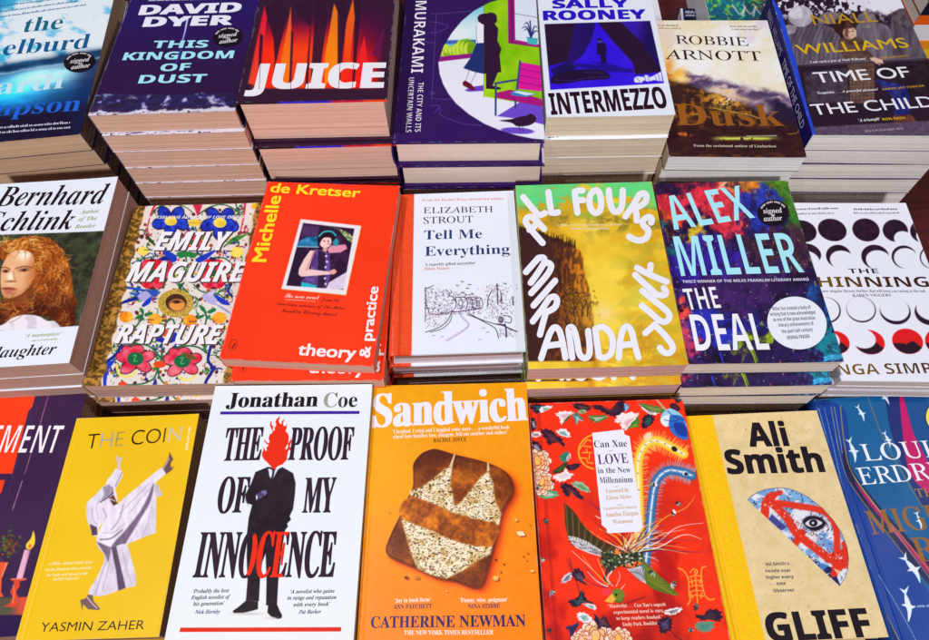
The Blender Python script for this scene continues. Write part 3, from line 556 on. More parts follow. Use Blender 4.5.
# ---- floral paperback with gold damask edges
def art_emily():
    S = sheet('emily', 2.3, (234, 226, 220)); a = frame(120, 200, 6.636); b = frame(95, 290, 6.193); r = random.Random(9)
    X, Y = S.X, S.Y
    S.mix(sstep(.5, .62, vnoise(X * 1.3, Y * 1.3, 4)) * .12, (200, 160, 140))
    RED = (92, 30, 30)
    for k in range(430):                                              # pen specks
        u, v = r.random(), r.random(); x, y = happly(S.Hi, u, v); S.ell((x, y), r.uniform(.4, .75), r.uniform(.4, .7), (70, 46, 40), soft=.35, a=.9)
    for k in range(150):                                              # dark berries
        u, v = r.uniform(.1, .93), r.random(); x, y = happly(S.Hi, u, v); q = r.uniform(1.3, 2.4); c = r.choice((RED, (110, 40, 30), (84, 24, 30), (150, 70, 24)))
        S.ell((x, y), q, q * .85, c, r.uniform(0, 3), .5, tex=lambda X, Y, c=c: np.clip(np.array(c) + (vnoise(X * 2, Y * 2, 3)[..., None] - .5) * 50, 0, 255))
    GR = (24, 96, 60); BL = (26, 58, 196); DB = (22, 34, 140); PK = (232, 44, 74); YE = (246, 222, 92); OR = (240, 150, 30)
    ln = lambda f, P, w, c, **k: S.line(f(*P), w, c, .4, sm=True, **k)
    for P in ([(205, 105), (250, 50), (330, 25), (430, 45), (490, 90)], [(520, 95), (600, 45), (680, 30), (760, 60), (800, 110)], [(100, 205), (160, 200), (200, 260), (240, 300)], [(690, 310), (760, 250), (830, 215), (870, 230)],
              [(430, 350), (440, 420), (400, 520), (390, 580)], [(270, 230), (340, 250), (380, 180)], [(500, 180), (520, 230), (580, 250), (620, 230)], [(80, 420), (160, 390), (260, 370), (320, 390)], [(600, 385), (690, 385), (760, 440), (800, 470)],
              [(490, 560), (540, 605), (640, 620), (720, 560)], [(300, 560), (240, 600), (180, 610)], [(760, 0), (780, 60), (800, 100)], [(50, 400), (70, 375), (95, 385)]): ln(a, P, 1.5, GR, w2=.9)
    for P in ([(240, 20), (205, 90), (180, 190)], [(830, 20), (820, 120), (790, 240)], [(500, 10), (512, 80), (516, 110)]): ln(a, P, 2.6, (222, 50, 96), w2=1.0)
    S.poly(a((478, 20), (550, 22), (524, 95), (512, 100)), (206, 40, 76), .5); S.poly(a((150, 205), (215, 265), (240, 315), (190, 270)), (44, 62, 30)); S.poly(a((700, 300), (770, 245), (868, 216), (800, 262)), (70, 140, 50))
    # mirrored scrollwork filling the ground
    for k in range(84):
        u, v = r.uniform(.13, .5), r.uniform(.02, .97); t0 = r.uniform(0, TAU); rad = r.uniform(3, 8); col = r.choice((GR, (30, 110, 66), DB, (60, 120, 40), (150, 40, 50))); wd = r.uniform(.8, 1.5)
        for mir in (0, 1):
            x, y = happly(S.Hi, (1.03 - u) if mir else u, v); sg = -1 if mir else 1; P = [(x + sg * rad * (1 - .11 * i) * math.cos(t0 + i * .62), y + rad * (1 - .11 * i) * math.sin(t0 + i * .62)) for i in range(9)]
            S.line(P, wd, col, .4, 1, True, w2=.5)
            for i in (2, 5): S.ell((P[i][0] + sg * 1.6, P[i][1] - 1.4), 1.9, 1.0, col, t0 + i, .45)
            S.ell(P[-1], 1.3, 1.2, r.choice(((220, 60, 70), (240, 150, 40), (30, 60, 180), (246, 214, 90))), 0, .45)
    def bloom(c, f, sc):
        for k in range(5):
            t = k * TAU / 5 + .35; S.ell(f((c[0] + 72 * sc * math.cos(t), c[1] + 56 * sc * math.sin(t))), 8.5 * sc, 6.3 * sc, (24, 24, 60), t)
        for k in range(5):
            t = k * TAU / 5 + .35; p = f((c[0] + 72 * sc * math.cos(t), c[1] + 56 * sc * math.sin(t))); S.ell(p, 7.6 * sc, 5.4 * sc, BL, t, tex=lambda x, y: np.array([26, 54, 190]) + (fbm(x, y, 4, 2)[..., None] - .5) * np.array([40, 90, 110]))
            S.line([f(c), f((c[0] + 100 * sc * math.cos(t), c[1] + 80 * sc * math.sin(t)))], .5, (16, 22, 104), .4, .8)
        S.ell(f(c), 6.2 * sc, 4.7 * sc, (248, 226, 100)); S.ell(f((c[0] + 10, c[1] + 8)), 4 * sc, 3 * sc, (236, 200, 60), soft=1.2)
    bloom((336, 138), a, 1.0); bloom((662, 150), a, 1.05)
    S.ell(a((495, 150)), 6.8, 3.4, (240, 206, 70)); S.line(a((450, 150), (540, 152)), .5, (180, 120, 30)); S.ell(a((154, 338)), 5.6, 4.4, (248, 226, 96)); S.ell(a((776, 346)), 6.6, 5.2, (248, 228, 100)); S.line(a((160, 330), (215, 330)), .7, (40, 40, 30)); S.line(a((690, 335), (745, 340)), .7, (40, 40, 30)); S.ell(a((900, 42)), 4.4, 3, (238, 190, 40))
    for P in ([(258, 285), (330, 340), (374, 370), (372, 405), (335, 410), (300, 370)], [(645, 325), (600, 370), (540, 412), (505, 408), (510, 385), (580, 350)]): S.poly(a(*P), BL, sm=True)
    S.poly(a((250, 390), (300, 370), (340, 400), (250, 405)), DB); S.poly(a((600, 375), (640, 390), (646, 405), (580, 402)), DB)
    S.poly(a((375, 350), (440, 340), (510, 355), (490, 385), (440, 375), (400, 385)), (34, 130, 66), sm=True); S.poly(a((365, 545), (395, 560), (430, 540), (400, 590)), GR)
    def redrose(c, f, sc):
        S.ell(f(c), 12.4 * sc, 11.6 * sc, (84, 20, 34), 0, .6)
        for k in range(6):
            t = k * TAU / 6; S.ell(f((c[0] + 46 * sc * math.cos(t), c[1] + 44 * sc * math.sin(t))), 5.6 * sc, 5 * sc, 0, t, tex=lambda x, y: np.array([226, 40, 66]) + (fbm(x, y, 5, 2)[..., None] - .5) * np.array([40, 130, 110]))
        S.ell(f(c), 3.8 * sc, 3.4 * sc, (30, 96, 50)); S.line(f((c[0] - 20, c[1] + 20), (c[0] + 30, c[1] + 20)), 1.0, (236, 206, 60))
    redrose((215, 490), a, 1.3); redrose((620, 490), a, 1.3); redrose((480, 280), a, .75); S.ell(a((320, 440)), 4, 6, (214, 40, 66))
    ln(a, [(20, 520), (60, 540), (80, 560)], 2.0, DB); ln(a, [(0, 575), (80, 585), (160, 600), (250, 610)], 2.6, (36, 80, 190)); ln(a, [(740, 560), (720, 600), (745, 640)], 2.0, DB)
    # keyhole picture with an eye inside a gold ring
    S.ell(b((500, 82)), 18, 14, 0, tex=lambda x, y: np.array([196, 160, 66]) + (vnoise(x * 1.5, y * 1.5, 6)[..., None] - .5) * np.array([110, 100, 70])); S.ell(b((502, 78)), 10.6, 8.8, (70, 34, 26)); S.ell(b((508, 92)), 8, 6, (236, 156, 70), soft=1.2); S.ell(b((505, 72)), 4.0, 1.8, (60, 26, 22), soft=.7); S.line(b((470, 78), (500, 66), (540, 74)), .8, (110, 50, 24), .5, sm=True)
    # two swallows
    for P, c in (([(120, 102), (190, 60), (270, 40), (260, 60), (190, 80)], DB), ([(210, 14), (300, 20), (380, 10), (390, 26), (330, 50), (260, 40)], (44, 86, 196)), ([(262, 40), (310, 6), (335, 20), (350, 45), (310, 70)], (176, 170, 226)), ([(350, 40), (340, 80), (300, 104), (290, 92), (320, 60)], BL),
                 ([(664, 40), (700, 20), (740, 40), (750, 90), (700, 80)], (186, 178, 230)), ([(735, 30), (790, 50), (838, 92), (780, 84)], BL), ([(745, 85), (800, 110), (850, 152), (790, 120)], (150, 150, 214)), ([(690, 25), (730, 0), (745, 5), (720, 40)], (206, 196, 236))): S.poly(b(*P), c, .5, sm=True)
    for c in ((192, 166), (370, 180), (588, 186), (772, 172)): S.ell(b(c), 7, 5.6, 0, tex=lambda x, y: np.array([246, 158, 36]) + (fbm(x, y, 5, 2)[..., None] - .5) * np.array([30, 110, 60]))
    S.line(b((315, 182), (365, 184)), .7, (60, 40, 30)); S.line(b((580, 195), (630, 195)), .7, (60, 40, 30))
    for P in ([(275, 110), (300, 120), (302, 150), (285, 140)], [(245, 175), (280, 150), (300, 160), (275, 178)], [(310, 150), (350, 135), (355, 150), (320, 160)], [(645, 90), (680, 110), (678, 135), (655, 120)], [(692, 135), (735, 110), (750, 125), (715, 145)], [(630, 170), (670, 150), (672, 165), (645, 180)]): S.poly(b(*P), (30, 120, 62), sm=True)
    for P in ([(295, 150), (280, 190), (220, 270), (170, 350), (110, 410)], [(680, 135), (690, 180), (660, 300), (690, 380)], [(190, 360), (230, 335), (330, 345), (400, 410), (415, 430)], [(420, 425), (470, 370), (560, 345), (640, 355), (690, 390)], [(415, 330), (410, 420), (392, 490), (400, 540), (440, 585), (500, 585)], [(385, 500), (360, 550), (290, 580), (200, 585), (165, 560)],
              [(310, 290), (240, 320), (190, 330)], [(440, 200), (480, 180), (500, 240)]): ln(b, P, 1.7, (26, 104, 66))
    ln(b, [(165, 340), (130, 400), (70, 450), (60, 520), (62, 600)], 3.0, DB); S.poly(b((50, 452), (130, 430), (80, 500), (66, 600), (50, 600)), BL); ln(b, [(720, 340), (700, 430), (730, 490), (690, 560), (680, 600)], 3.0, DB); ln(b, [(730, 500), (760, 485), (785, 488)], 1.4, DB)
    S.poly(b((375, 310), (400, 265), (425, 300), (500, 260), (500, 310), (450, 330)), (30, 46, 170), sm=True); S.ell(b((430, 262)), 4, 4, (236, 80, 40)); S.poly(b((350, 596), (375, 540), (390, 600)), DB)
    def lotus(c, s):
        for dx, dy, rx, ry, t in ((-70, -10, 8.4, 6, .2), (-48, -46, 7, 5.4, .8), (10, -58, 7.4, 5, 0), (76, -16, 8, 5.6, -.3), (48, 42, 9, 6, .5), (-42, 52, 9.4, 6, -.6)): S.ell(b((c[0] + dx, c[1] + dy)), rx, ry, (110, 24, 44), t)
        for k, (dx, dy, rx, ry, t) in enumerate(((-70, -10, 7.5, 5, .2), (-48, -46, 6, 4.5, .8), (10, -58, 6.5, 4, 0), (76, -16, 7, 4.6, -.3), (48, 42, 8, 5, .5), (-42, 52, 8.5, 5, -.6))):
            S.ell(b((c[0] + dx, c[1] + dy)), rx, ry, 0, t, tex=lambda x, y: np.array([236, 70, 100]) + (fbm(x, y, 6, 2, 3)[..., None] - .5) * np.array([30, 190, 150]))
        S.ell(b(c), 8.2, 6.6, (22, 104, 62)); ln(b, [(c[0] - 14, c[1] - 18), (c[0] + 6, c[1] - 22), (c[0] - 10, c[1] + 12), (c[0] + 12, c[1] + 14)], .6, (120, 226, 130))
    for c in ((190, 500), (560, 520)):
        ln(b, [(c[0] - 56, c[1] - 40), (c[0] - 40, c[1] + 20), (c[0] + 20, c[1] + 36), (c[0] + 60, c[1] + 6)], 2.4, (244, 226, 110))
    lotus((250, 425), 1); lotus((540, 440), 1); S.poly(b((540, 385), (590, 395), (632, 425), (600, 432), (550, 410)), (110, 84, 40), sm=True); S.ell(b((400, 460)), 6.4, 3.4, (240, 70, 30)); S.ell(b((170, 582)), 4.4, 2.6, (244, 70, 30)); S.ell(b((545, 592)), 4, 2, (244, 90, 30)); S.ell(b((440, 575)), 2, 2, (236, 130, 40))
    d = fbm(X * 1.2 + 2 * np.sin(Y * .9), Y * 1.2, 3.4, 2, 8); gold = np.stack([104 + 84 * sstep(.4, .62, d), 72 + 66 * sstep(.4, .62, d), 26 + 34 * sstep(.4, .62, d)], -1)
    S.mix(sstep(.0, -.012, S.U - .085 - .05 * (1 - S.V) + .014 * np.sin(S.V * 60) * fbm(X, Y, 9, 2)), gold); S.mix(sstep(.925, .94, S.U + .006 * np.sin(S.V * 50)), gold)
    W = (243, 243, 250); SHD = (50, 40, 40)
    for dx, c in ((9, (120, 84, 60)), (6, SHD), (0, W)):
        e = dx * .8; S.text('EMILY', a((222 + dx, 332 + e)), a((716 + dx, 332 + e)), a((242 + dx, 212 + e)), c, 'sansbi', .012); S.text('MAGUIRE', a((36 + dx, 540 + e)), a((822 + dx, 542 + e)), a((60 + dx, 412 + e)), c, 'sansbi', .012)
        S.text('RAPTURE', b((122 + dx, 328 + e)), b((772 + dx, 334 + e)), b((150 + dx, 212 + e)), c, 'sansbi', .012)
    S.text('BESTSELLING AUTHOR OF LOVE OBJECTS', a((180, 124)), a((850, 122)), a((180, 106)), (240, 236, 236), 'sansbi', 0, 2)
    return S

# ---- orange-red paperback with a snapshot
def art_kretser():
    S = sheet('kretser', 1.8, (250, 56, 18)); z8 = frame(215, 170, 2.785); z = frame(275, 215, 6.1); r = random.Random(2)
    S.C += (fbm(S.X, S.Y, 90, 2, 3)[..., None] - .5) * 10
    Yl = (246, 226, 36); W = (246, 240, 244)
    S.poly(z((156, 25), (525, 66), (432, 488), (38, 450)), (240, 232, 240), .4); S.line(z((525, 68), (432, 488), (40, 451)), .5, (226, 196, 90), .4)
    inn = [(171, 48), (484, 83), (417, 456), (68, 430)]; im = S.polymask(z(*inn), .4, (slice(None), slice(None))); keep = S.C.copy()
    S.C[:] = (42, 16, 50); S.mix(sstep(.5, .7, fbm(S.X, S.Y, 8, 3, 5)) * .5, (84, 40, 90))
    S.poly(z((170, 60), (270, 70), (260, 130), (160, 130)), (80, 46, 100), 1.2); S.poly(z((135, 165), (190, 135), (255, 130), (262, 195), (132, 195)), 0, .8, tex=lambda x, y: np.array([36, 120, 170]) + (fbm(x, y, 4, 2)[..., None] - .5) * 90); S.line(z((130, 192), (265, 196)), .8, (160, 200, 220))
    S.poly(z((290, 60), (340, 70), (420, 95), (478, 130), (470, 170), (440, 150), (380, 80)), 0, .9, tex=lambda x, y: np.array([150, 170, 110]) + (vnoise(x, y, 7)[..., None] - .5) * 200)
    S.poly(z((318, 210), (340, 186), (430, 180), (440, 205), (400, 228), (330, 232)), (232, 150, 176), .8); S.ell(z((370, 165)), 3, 4, (40, 150, 170), soft=1)
    S.poly(z((440, 345), (420, 450), (300, 470), (330, 410)), 0, .7, tex=lambda x, y: np.array([222, 206, 232]) + (vnoise(x * 1.5, y * 1.5, 3)[..., None] - .5) * 50)
    S.poly(z((160, 408), (250, 425), (255, 450), (158, 440)), (30, 186, 206)); S.poly(z((238, 205), (300, 222), (336, 236), (334, 380), (312, 450), (250, 430), (160, 405), (215, 340)), 0, .6, tex=lambda x, y: np.array([96, 66, 140]) + (fbm(x, y, 4, 3)[..., None] - .5) * 80); S.poly(z((262, 214), (306, 232), (305, 440), (262, 440)), (48, 22, 58), .7)
    for k in range(6): S.ell(z((312 + (k % 2) * 6 - k * 2, 250 + k * 34)), 1.0, 1.0, (246, 240, 246))
    S.poly(z((215, 215), (242, 218), (226, 265), (205, 330), (330, 345), (338, 362), (160, 376), (143, 362), (145, 330), (175, 270)), (244, 206, 204), .6); S.line(z((236, 225), (215, 280), (190, 335)), 1.2, (200, 110, 100), .8, .7); S.poly(z((330, 342), (360, 328), (378, 345), (360, 362), (335, 362)), (238, 170, 160), .5)
    S.poly(z((296, 195), (320, 200), (312, 228), (288, 214)), (230, 160, 150)); S.ell(z((306, 160)), 6.2, 6.6, (250, 208, 204)); S.poly(z((262, 165), (265, 120), (300, 95), (350, 100), (372, 130), (355, 160), (340, 140), (300, 138), (280, 160), (270, 185)), (36, 14, 30), .5, sm=True); S.line(z((268, 130), (300, 102), (345, 102), (370, 125)), 1.4, (40, 190, 200), .4, sm=True); S.line(z((318, 176), (334, 174)), .7, (200, 40, 60)); S.ell(z((300, 158)), .9, .6, (60, 20, 30)); S.ell(z((324, 160)), .9, .6, (60, 20, 30))
    S.C[:] = keep * (1 - im[..., None]) + S.C * im[..., None]
    S.text('de Kretser', z8((153, 61)), z8((401, 76)), z8((154, 36)), Yl, 'sans', .022); S.text('Michelle', z8((141, 255)), z8((184, 73)), z8((104, 249)), Yl, 'sans', .022)
    S.text('theory', z8((230, 514)), z8((389, 525)), z8((233, 482)), W, 'sans', .022); S.text('& practice', z8((430, 522)), z8((455, 326)), z8((401, 518)), W, 'sans', .022)
    S.text('The new novel', z((58, 502)), z((268, 514)), z((62, 478)), (248, 226, 220), 'scr', .0, 3); S.line(z((60, 514), (245, 526)), .4, (248, 226, 220), .35); S.text('from the', z((280, 524)), z((392, 530)), z((282, 503)), (70, 14, 20), 'scr', .0, 2)
    S.text('two-time winner of the Miles', z((10, 549)), z((424, 578)), z((14, 528)), (70, 14, 20), 'scr', .0, 2); S.text('Franklin Literary Award', z((38, 592)), z((378, 616)), z((42, 570)), (70, 14, 20), 'scr', .0, 2)
    p = z8((50, 487)); q = [(p[0] + 3.6 * math.cos(k * TAU / 20) + 1.1 * math.sin(k * TAU / 20), p[1] - 5.6 * math.sin(k * TAU / 20)) for k in range(21)]; S.line(q, .4, (60, 14, 20), .35); S.text('t', z8((46, 496)), z8((54, 497)), z8((46, 479)), (50, 14, 20), 'serbi')
    return S

# ---- white hardback with a pen drawing and orange cloth strip
def art_strout():
    S = sheet('strout', 2.4, (234, 240, 254)); y = frame(380, 180, 2.91); z = frame(410, 280, 8.445); r = random.Random(5); D = (54, 34, 60)
    S.mix(sstep(.150, .147, S.U), np.stack([246 - 14 * fbm(S.X, S.Y, 1.6, 2), 92 - 26 * fbm(S.X, S.Y, 1.6, 2, 3), 34 + 8 * fbm(S.X, S.Y, 2, 2)], -1)); S.mix(np.exp(-((S.U - .052) / .012) ** 2) * .28, (150, 40, 14))  # cloth strip, with the hinge groove's shade painted as a darker line
    def pen(P, w=.34, a=.85, c=D): S.line(z(*P), w * 1.5, c, .32, min(1, a * 1.15), True)
    pen([(130, 60), (132, 200), (155, 240), (155, 275)], .5); pen([(132, 120), (128, 350)], .45); pen([(155, 275), (200, 290), (300, 280), (350, 262)], .4); pen([(130, 440), (220, 410), (290, 370), (330, 320), (350, 265)], .5); pen([(170, 440), (270, 410), (330, 360), (352, 310), (350, 280)], .45)
    pen([(415, 280), (440, 320), (490, 360), (495, 390), (450, 430), (380, 475), (310, 515)], .34, .7, (140, 70, 120)); pen([(425, 285), (480, 350), (488, 385), (440, 425), (300, 508)], .3, .5, (140, 70, 120)); pen([(480, 290), (560, 320), (640, 360), (720, 410), (748, 490)], .55); pen([(490, 275), (580, 325), (700, 365), (800, 390), (900, 435)], .5); pen([(350, 270), (440, 262), (520, 250), (600, 240)], .6, .9, (90, 60, 110))
    for x0 in (330, 385, 425, 470, 505, 555): pen([(x0, 120 + (x0 % 40)), (x0 + 40, 150), (x0 + 60, 195), (x0 + 50, 240)], .5, .8)
    pen([(130, 75), (165, 60), (200, 45)], .4); pen([(735, 30), (738, 100), (742, 200)], .7); pen([(765, 90), (775, 200)], .6); pen([(690, 90), (660, 150), (655, 220)], .6); pen([(865, 140), (872, 210)], .8)
    for k in range(430):
        x = r.uniform(125, 600); t = (x - 125) / 475; y0 = 60 + 60 * t; yy = r.uniform(y0, 290); pen([(x, yy), (x + r.uniform(-9, 9), yy + r.uniform(-7, 7)), (x + r.uniform(-12, 12), yy + r.uniform(-6, 8))], .26, .7, r.choice((D, D, (140, 80, 110))))
    for k in range(300):
        x = r.gauss(740, 70); yy = r.uniform(40, 330); 
        if x < 560 or x > 905: continue
        pen([(x, yy), (x + r.uniform(-6, 6), yy + r.uniform(-12, 12))], .28, .75, r.choice((D, D, (170, 90, 110))))
    for k in range(120): x = r.uniform(125, 310); yy = r.uniform(280, 420) - (x - 125) * .25; pen([(x, yy), (x + r.uniform(-10, 10), yy - r.uniform(2, 10))], .26, .6, r.choice((D, (170, 90, 120))))
    S.ell(z((768, 335)), 2.8, 3.3, D, soft=.5, a=.85); S.ell(z((766, 333)), 1.6, 2, (200, 190, 210), soft=.5, a=.6); pen([(800, 370), (812, 420), (812, 480)], 1.0, .9, (76, 36, 96)); pen([(720, 372), (780, 375), (830, 405), (905, 436)], .7); pen([(790, 300), (850, 310), (850, 360), (800, 352)], .5)
    for k in range(70): x = r.uniform(750, 900); yy = r.uniform(410, 480); pen([(x, yy), (x + r.uniform(-7, 7), yy + r.uniform(-5, 5))], .28, .6, r.choice((D, (110, 60, 130))))
    for p in ((440, 12), (400, 46), (502, 38), (484, 68), (800, 28)): pen([(p[0] - 10, p[1] - 3), (p[0], p[1] + 3), (p[0] + 12, p[1] - 1)], .5)
    for p in ((200, 468), (270, 478), (590, 502), (620, 405), (655, 440)): pen([(p[0] - 14, p[1] + 6), (p[0], p[1] - 4), (p[0] + 14, p[1] + 2)], .4, .6, (130, 70, 130))
    N = (34, 58, 112); K = (58, 40, 62)
    S.text('From the Booker Prize-shortlisted author', y((122, 62)), y((361, 57)), y((122, 55)), (226, 120, 90), 'serb', -.01, 2)
    S.text('ELIZABETH', y((126, 97)), y((329, 93)), y((126, 80)), K, 'serl', .004); S.text('STROUT', y((126, 127)), y((271, 123)), y((126, 108)), K, 'serl', .004)
    S.text('Tell Me', y((128, 173)), y((297, 169)), y((128, 147)), N, 'serb', -.014); S.text('Everything', y((130, 221)), y((378, 214)), y((130, 194)), N, 'serb', -.014)
    S.text('‘A superbly gifted storyteller’', y((129, 250)), y((279, 245)), y((129, 242)), K, 'serb', -.006, 2); S.text('Hilary Mantel', y((129, 262)), y((201, 260)), y((129, 254)), (226, 120, 90), 'serb', -.008, 2)
    return S

# ---- golden landscape with hand lettering
def art_allf():
    S = sheet('allf', 1.7); a = frame(510, 175, 5.161); b = frame(510, 265, 5.0216); X, Y = (S.X - 510) * 5.161, (S.Y - 175) * 5.161
    n = fbm(X, Y, 120, 5, 1); n2 = fbm(X, Y * 1.8, 60, 5, 4); n3 = fbm(X * 2.2, Y * .9, 24, 4, 7)
    S.C[:] = np.array([240, 196, 48]) + (n[..., None] - .5) * np.array([50, 80, 80])
    S.mix(np.exp(-((X - 480) / 200) ** 2 - ((Y - 700) / 230) ** 2) * .95, (255, 230, 78)); S.mix(sstep(.46, .66, fbm(X, Y * 1.3, 150, 5, 15)) * .5, (206, 150, 26)); S.mix(sstep(.5, .7, fbm(X, Y * 1.6, 70, 5, 16)) * sstep(420, 250, Y) * .45, (150, 130, 40))
    S.mix(sstep(.45, .62, n2) * sstep(560, 720, X + .2 * Y) * .35, (170, 176, 60))
    tm = sstep(.42, .62, n2 + .30 * sstep(190, 20, Y) + .24 * sstep(460, 60, X) - .08) * sstep(205, 130, Y - X * .02); S.mix(tm * .95, np.stack([70 + 70 * n, 206 + 30 * n2, 160 - 60 * n], -1))
    S.mix(sstep(.48, .64, n2) * sstep(140, 190, Y - 20 * n) * sstep(330, 260, Y) * sstep(20, 120, X + 60) * .75, (140, 124, 40)); S.mix(sstep(.5, .6, n) * sstep(150, 180, Y) * sstep(240, 210, Y) * sstep(250, 330, X) * sstep(480, 420, X), (170, 180, 60))
    S.mix(np.exp(-((X - 485) / 44) ** 2 - ((Y - 712) / 40) ** 2), (255, 246, 220)); hz = np.exp(-((X - 470) / 120) ** 2 - ((Y - 715) / 120) ** 2)
    cliff = [(-30, 255), (40, 262), (110, 282), (150, 290), (185, 306), (215, 322), (262, 330), (300, 352), (330, 365), (362, 392), (380, 430), (378, 480), (392, 530), (408, 580), (416, 620), (418, 660), (430, 720), (440, 960), (-40, 960)]
    cm = S.polymask(a(*cliff), 1.2, (slice(None), slice(None))); br = np.stack([70 + 110 * sstep(.4, .72, n3) * sstep(120, 360, X), 36 + 62 * sstep(.4, .72, n3) * sstep(120, 360, X), 26 + 0 * n3], -1)
    br += (sstep(250, 420, X) * sstep(900, 500, Y))[..., None] * np.array([70, 50, 0]); S.mix(cm, np.clip(br, 0, 255)); S.mix(cm * sstep(330, 80, X + (Y - 600) * .15) * .75, (62, 28, 36))
    r = random.Random(3)
    for k in range(34):
        x = r.uniform(100, 340); yb = 282 + (x - 110) * .33 + r.uniform(-4, 6); S.line(a((x, yb + 14), (x + 1, yb - r.uniform(10, 30))), 1.4, (60, 34, 20), .5, w2=.3)
    for k in range(300):                                             # trees at the foot of the cliff
        x = r.gauss(345, 42); yy = r.gauss(652, 26); S.ell(a((x, yy)), r.uniform(.5, 1.7), r.uniform(.4, 1.2), r.choice(((84, 46, 20), (130, 76, 20), (60, 32, 24), (170, 104, 24))), r.uniform(0, 3), .5, .8)
    S.mix(hz * .55, (246, 200, 70))
    for x in (330, 372, 398): S.line(a((x, 730), (x + 4, 680), (x - 12, 640)), 1.0, (56, 30, 24), .5, w2=.4); S.line(a((x + 4, 690), (x + 24, 650)), .7, (56, 30, 24), .5)
    for k in range(220): x = r.gauss(690, 34); yy = r.gauss(850, 52); S.line(a((x, yy), (x + r.uniform(-6, 6), yy + r.uniform(4, 22))), .6, (206, 140, 30), .7, .5)
    S.mix(sstep(.5, .6, fbm(X, Y * 4, 50, 3, 9)) * sstep(890, 905, Y) * sstep(440, 470, X) * .6, (214, 150, 30)); S.line(a((470, 902), (620, 900), (760, 884)), .9, (190, 130, 30), .7, .8); S.mix(sstep(400, 440, X) * sstep(480, 440, X) * sstep(800, 860, Y) * .6, (190, 120, 20))
    L = (240, 240, 252); w = 6.3
    def st(f, *P, sm=True): S.vline(list(f(*P)), w, L, sm)
    st(a, (168, 350), (120, 295), (85, 250), (84, 226), (108, 216), (140, 240), (176, 278)); st(a, (100, 282), (122, 268), (138, 250), sm=False)
    st(a, (68, 114), (110, 165), (148, 208), sm=False); st(a, (146, 208), (164, 204), (180, 196), sm=False)
    st(a, (198, 88), (204, 140), (212, 190), sm=False); st(a, (212, 194), (230, 196), (248, 192), sm=False)
    st(a, (334, 90), (340, 140), (348, 194), sm=False); st(a, (334, 86), (352, 80), (374, 80), sm=False); st(a, (342, 134), (360, 130), (378, 130), sm=False)
    st(a, (432, 82), (412, 110), (414, 165), (436, 195), (462, 186), (470, 150), (464, 100), (448, 80), (428, 84))
    st(a, (510, 80), (514, 130), (528, 178), (552, 190), (574, 170), (580, 130), (582, 80))
    st(a, (664, 108), (630, 165), (596, 214), sm=False); st(a, (664, 104), (688, 94), (704, 108), (698, 138), (672, 160), (642, 168)); st(a, (642, 170), (652, 200), (654, 236), sm=False)
    st(a, (728, 246), (732, 230), (722, 218), (702, 222), (684, 240), (690, 262), (712, 284), (708, 318), (680, 336), (645, 334), (614, 318))
    st(b, (638, 14), (668, 32), (696, 46), sm=False); st(b, (706, 0), (704, 24), (696, 46), sm=False); st(b, (696, 46), (742, 66), (786, 84), sm=False)
    st(b, (628, 50), (686, 104), (738, 150), sm=False); st(b, (738, 150), (770, 152), (784, 140), (772, 116))
    st(b, (664, 130), (730, 184), (788, 232), (800, 264), (778, 286), (748, 276), (700, 236), (662, 204))
    st(b, (678, 342), (702, 322), (728, 298), sm=False); st(b, (724, 300), (772, 348), (812, 400), (814, 430), (790, 444), (764, 432), (752, 416))
    st(b, (80, 36), (110, 2), (142, -34), sm=False); st(b, (142, -34), (166, -36), (172, -14), (140, 40), (104, 90))
    st(b, (172, -8), (196, -8), (206, 12), (180, 58), (106, 142))
    st(b, (226, 80), (176, 138), (118, 204), sm=False)
    st(b, (198, 166), (158, 226), (114, 284), sm=False); st(b, (198, 166), (224, 160), (236, 182), (222, 216), (180, 238)); st(b, (180, 238), (164, 296), (150, 350), sm=False)
    st(b, (156, 470), (184, 386), (208, 328), (230, 314), (250, 338), (266, 400), (278, 466)); st(b, (190, 406), (218, 402), (252, 398), sm=False)
    st(b, (312, 466), (302, 390), (294, 322), (316, 318), (334, 372), (346, 440), (366, 466), (392, 460), (400, 420), (392, 332))
    st(b, (428, 326), (436, 390), (446, 456), sm=False); st(b, (428, 322), (466, 312), (504, 346), (516, 396), (504, 446), (474, 466), (446, 460))
    st(b, (546, 466), (552, 390), (566, 326), (590, 310), (610, 336), (626, 400), (644, 464)); st(b, (562, 404), (588, 400), (612, 398), sm=False)
    S.text('‘A giddy, bold, mind-blowing tour de force’', a((236, 265)), a((580, 262)), a((236, 253)), (248, 236, 190), 'serb', -.006, 2); S.text('GEORGE SAUNDERS', a((308, 284)), a((512, 284)), a((308, 273)), (248, 236, 190), 'sansb', 0, 2)
    return S

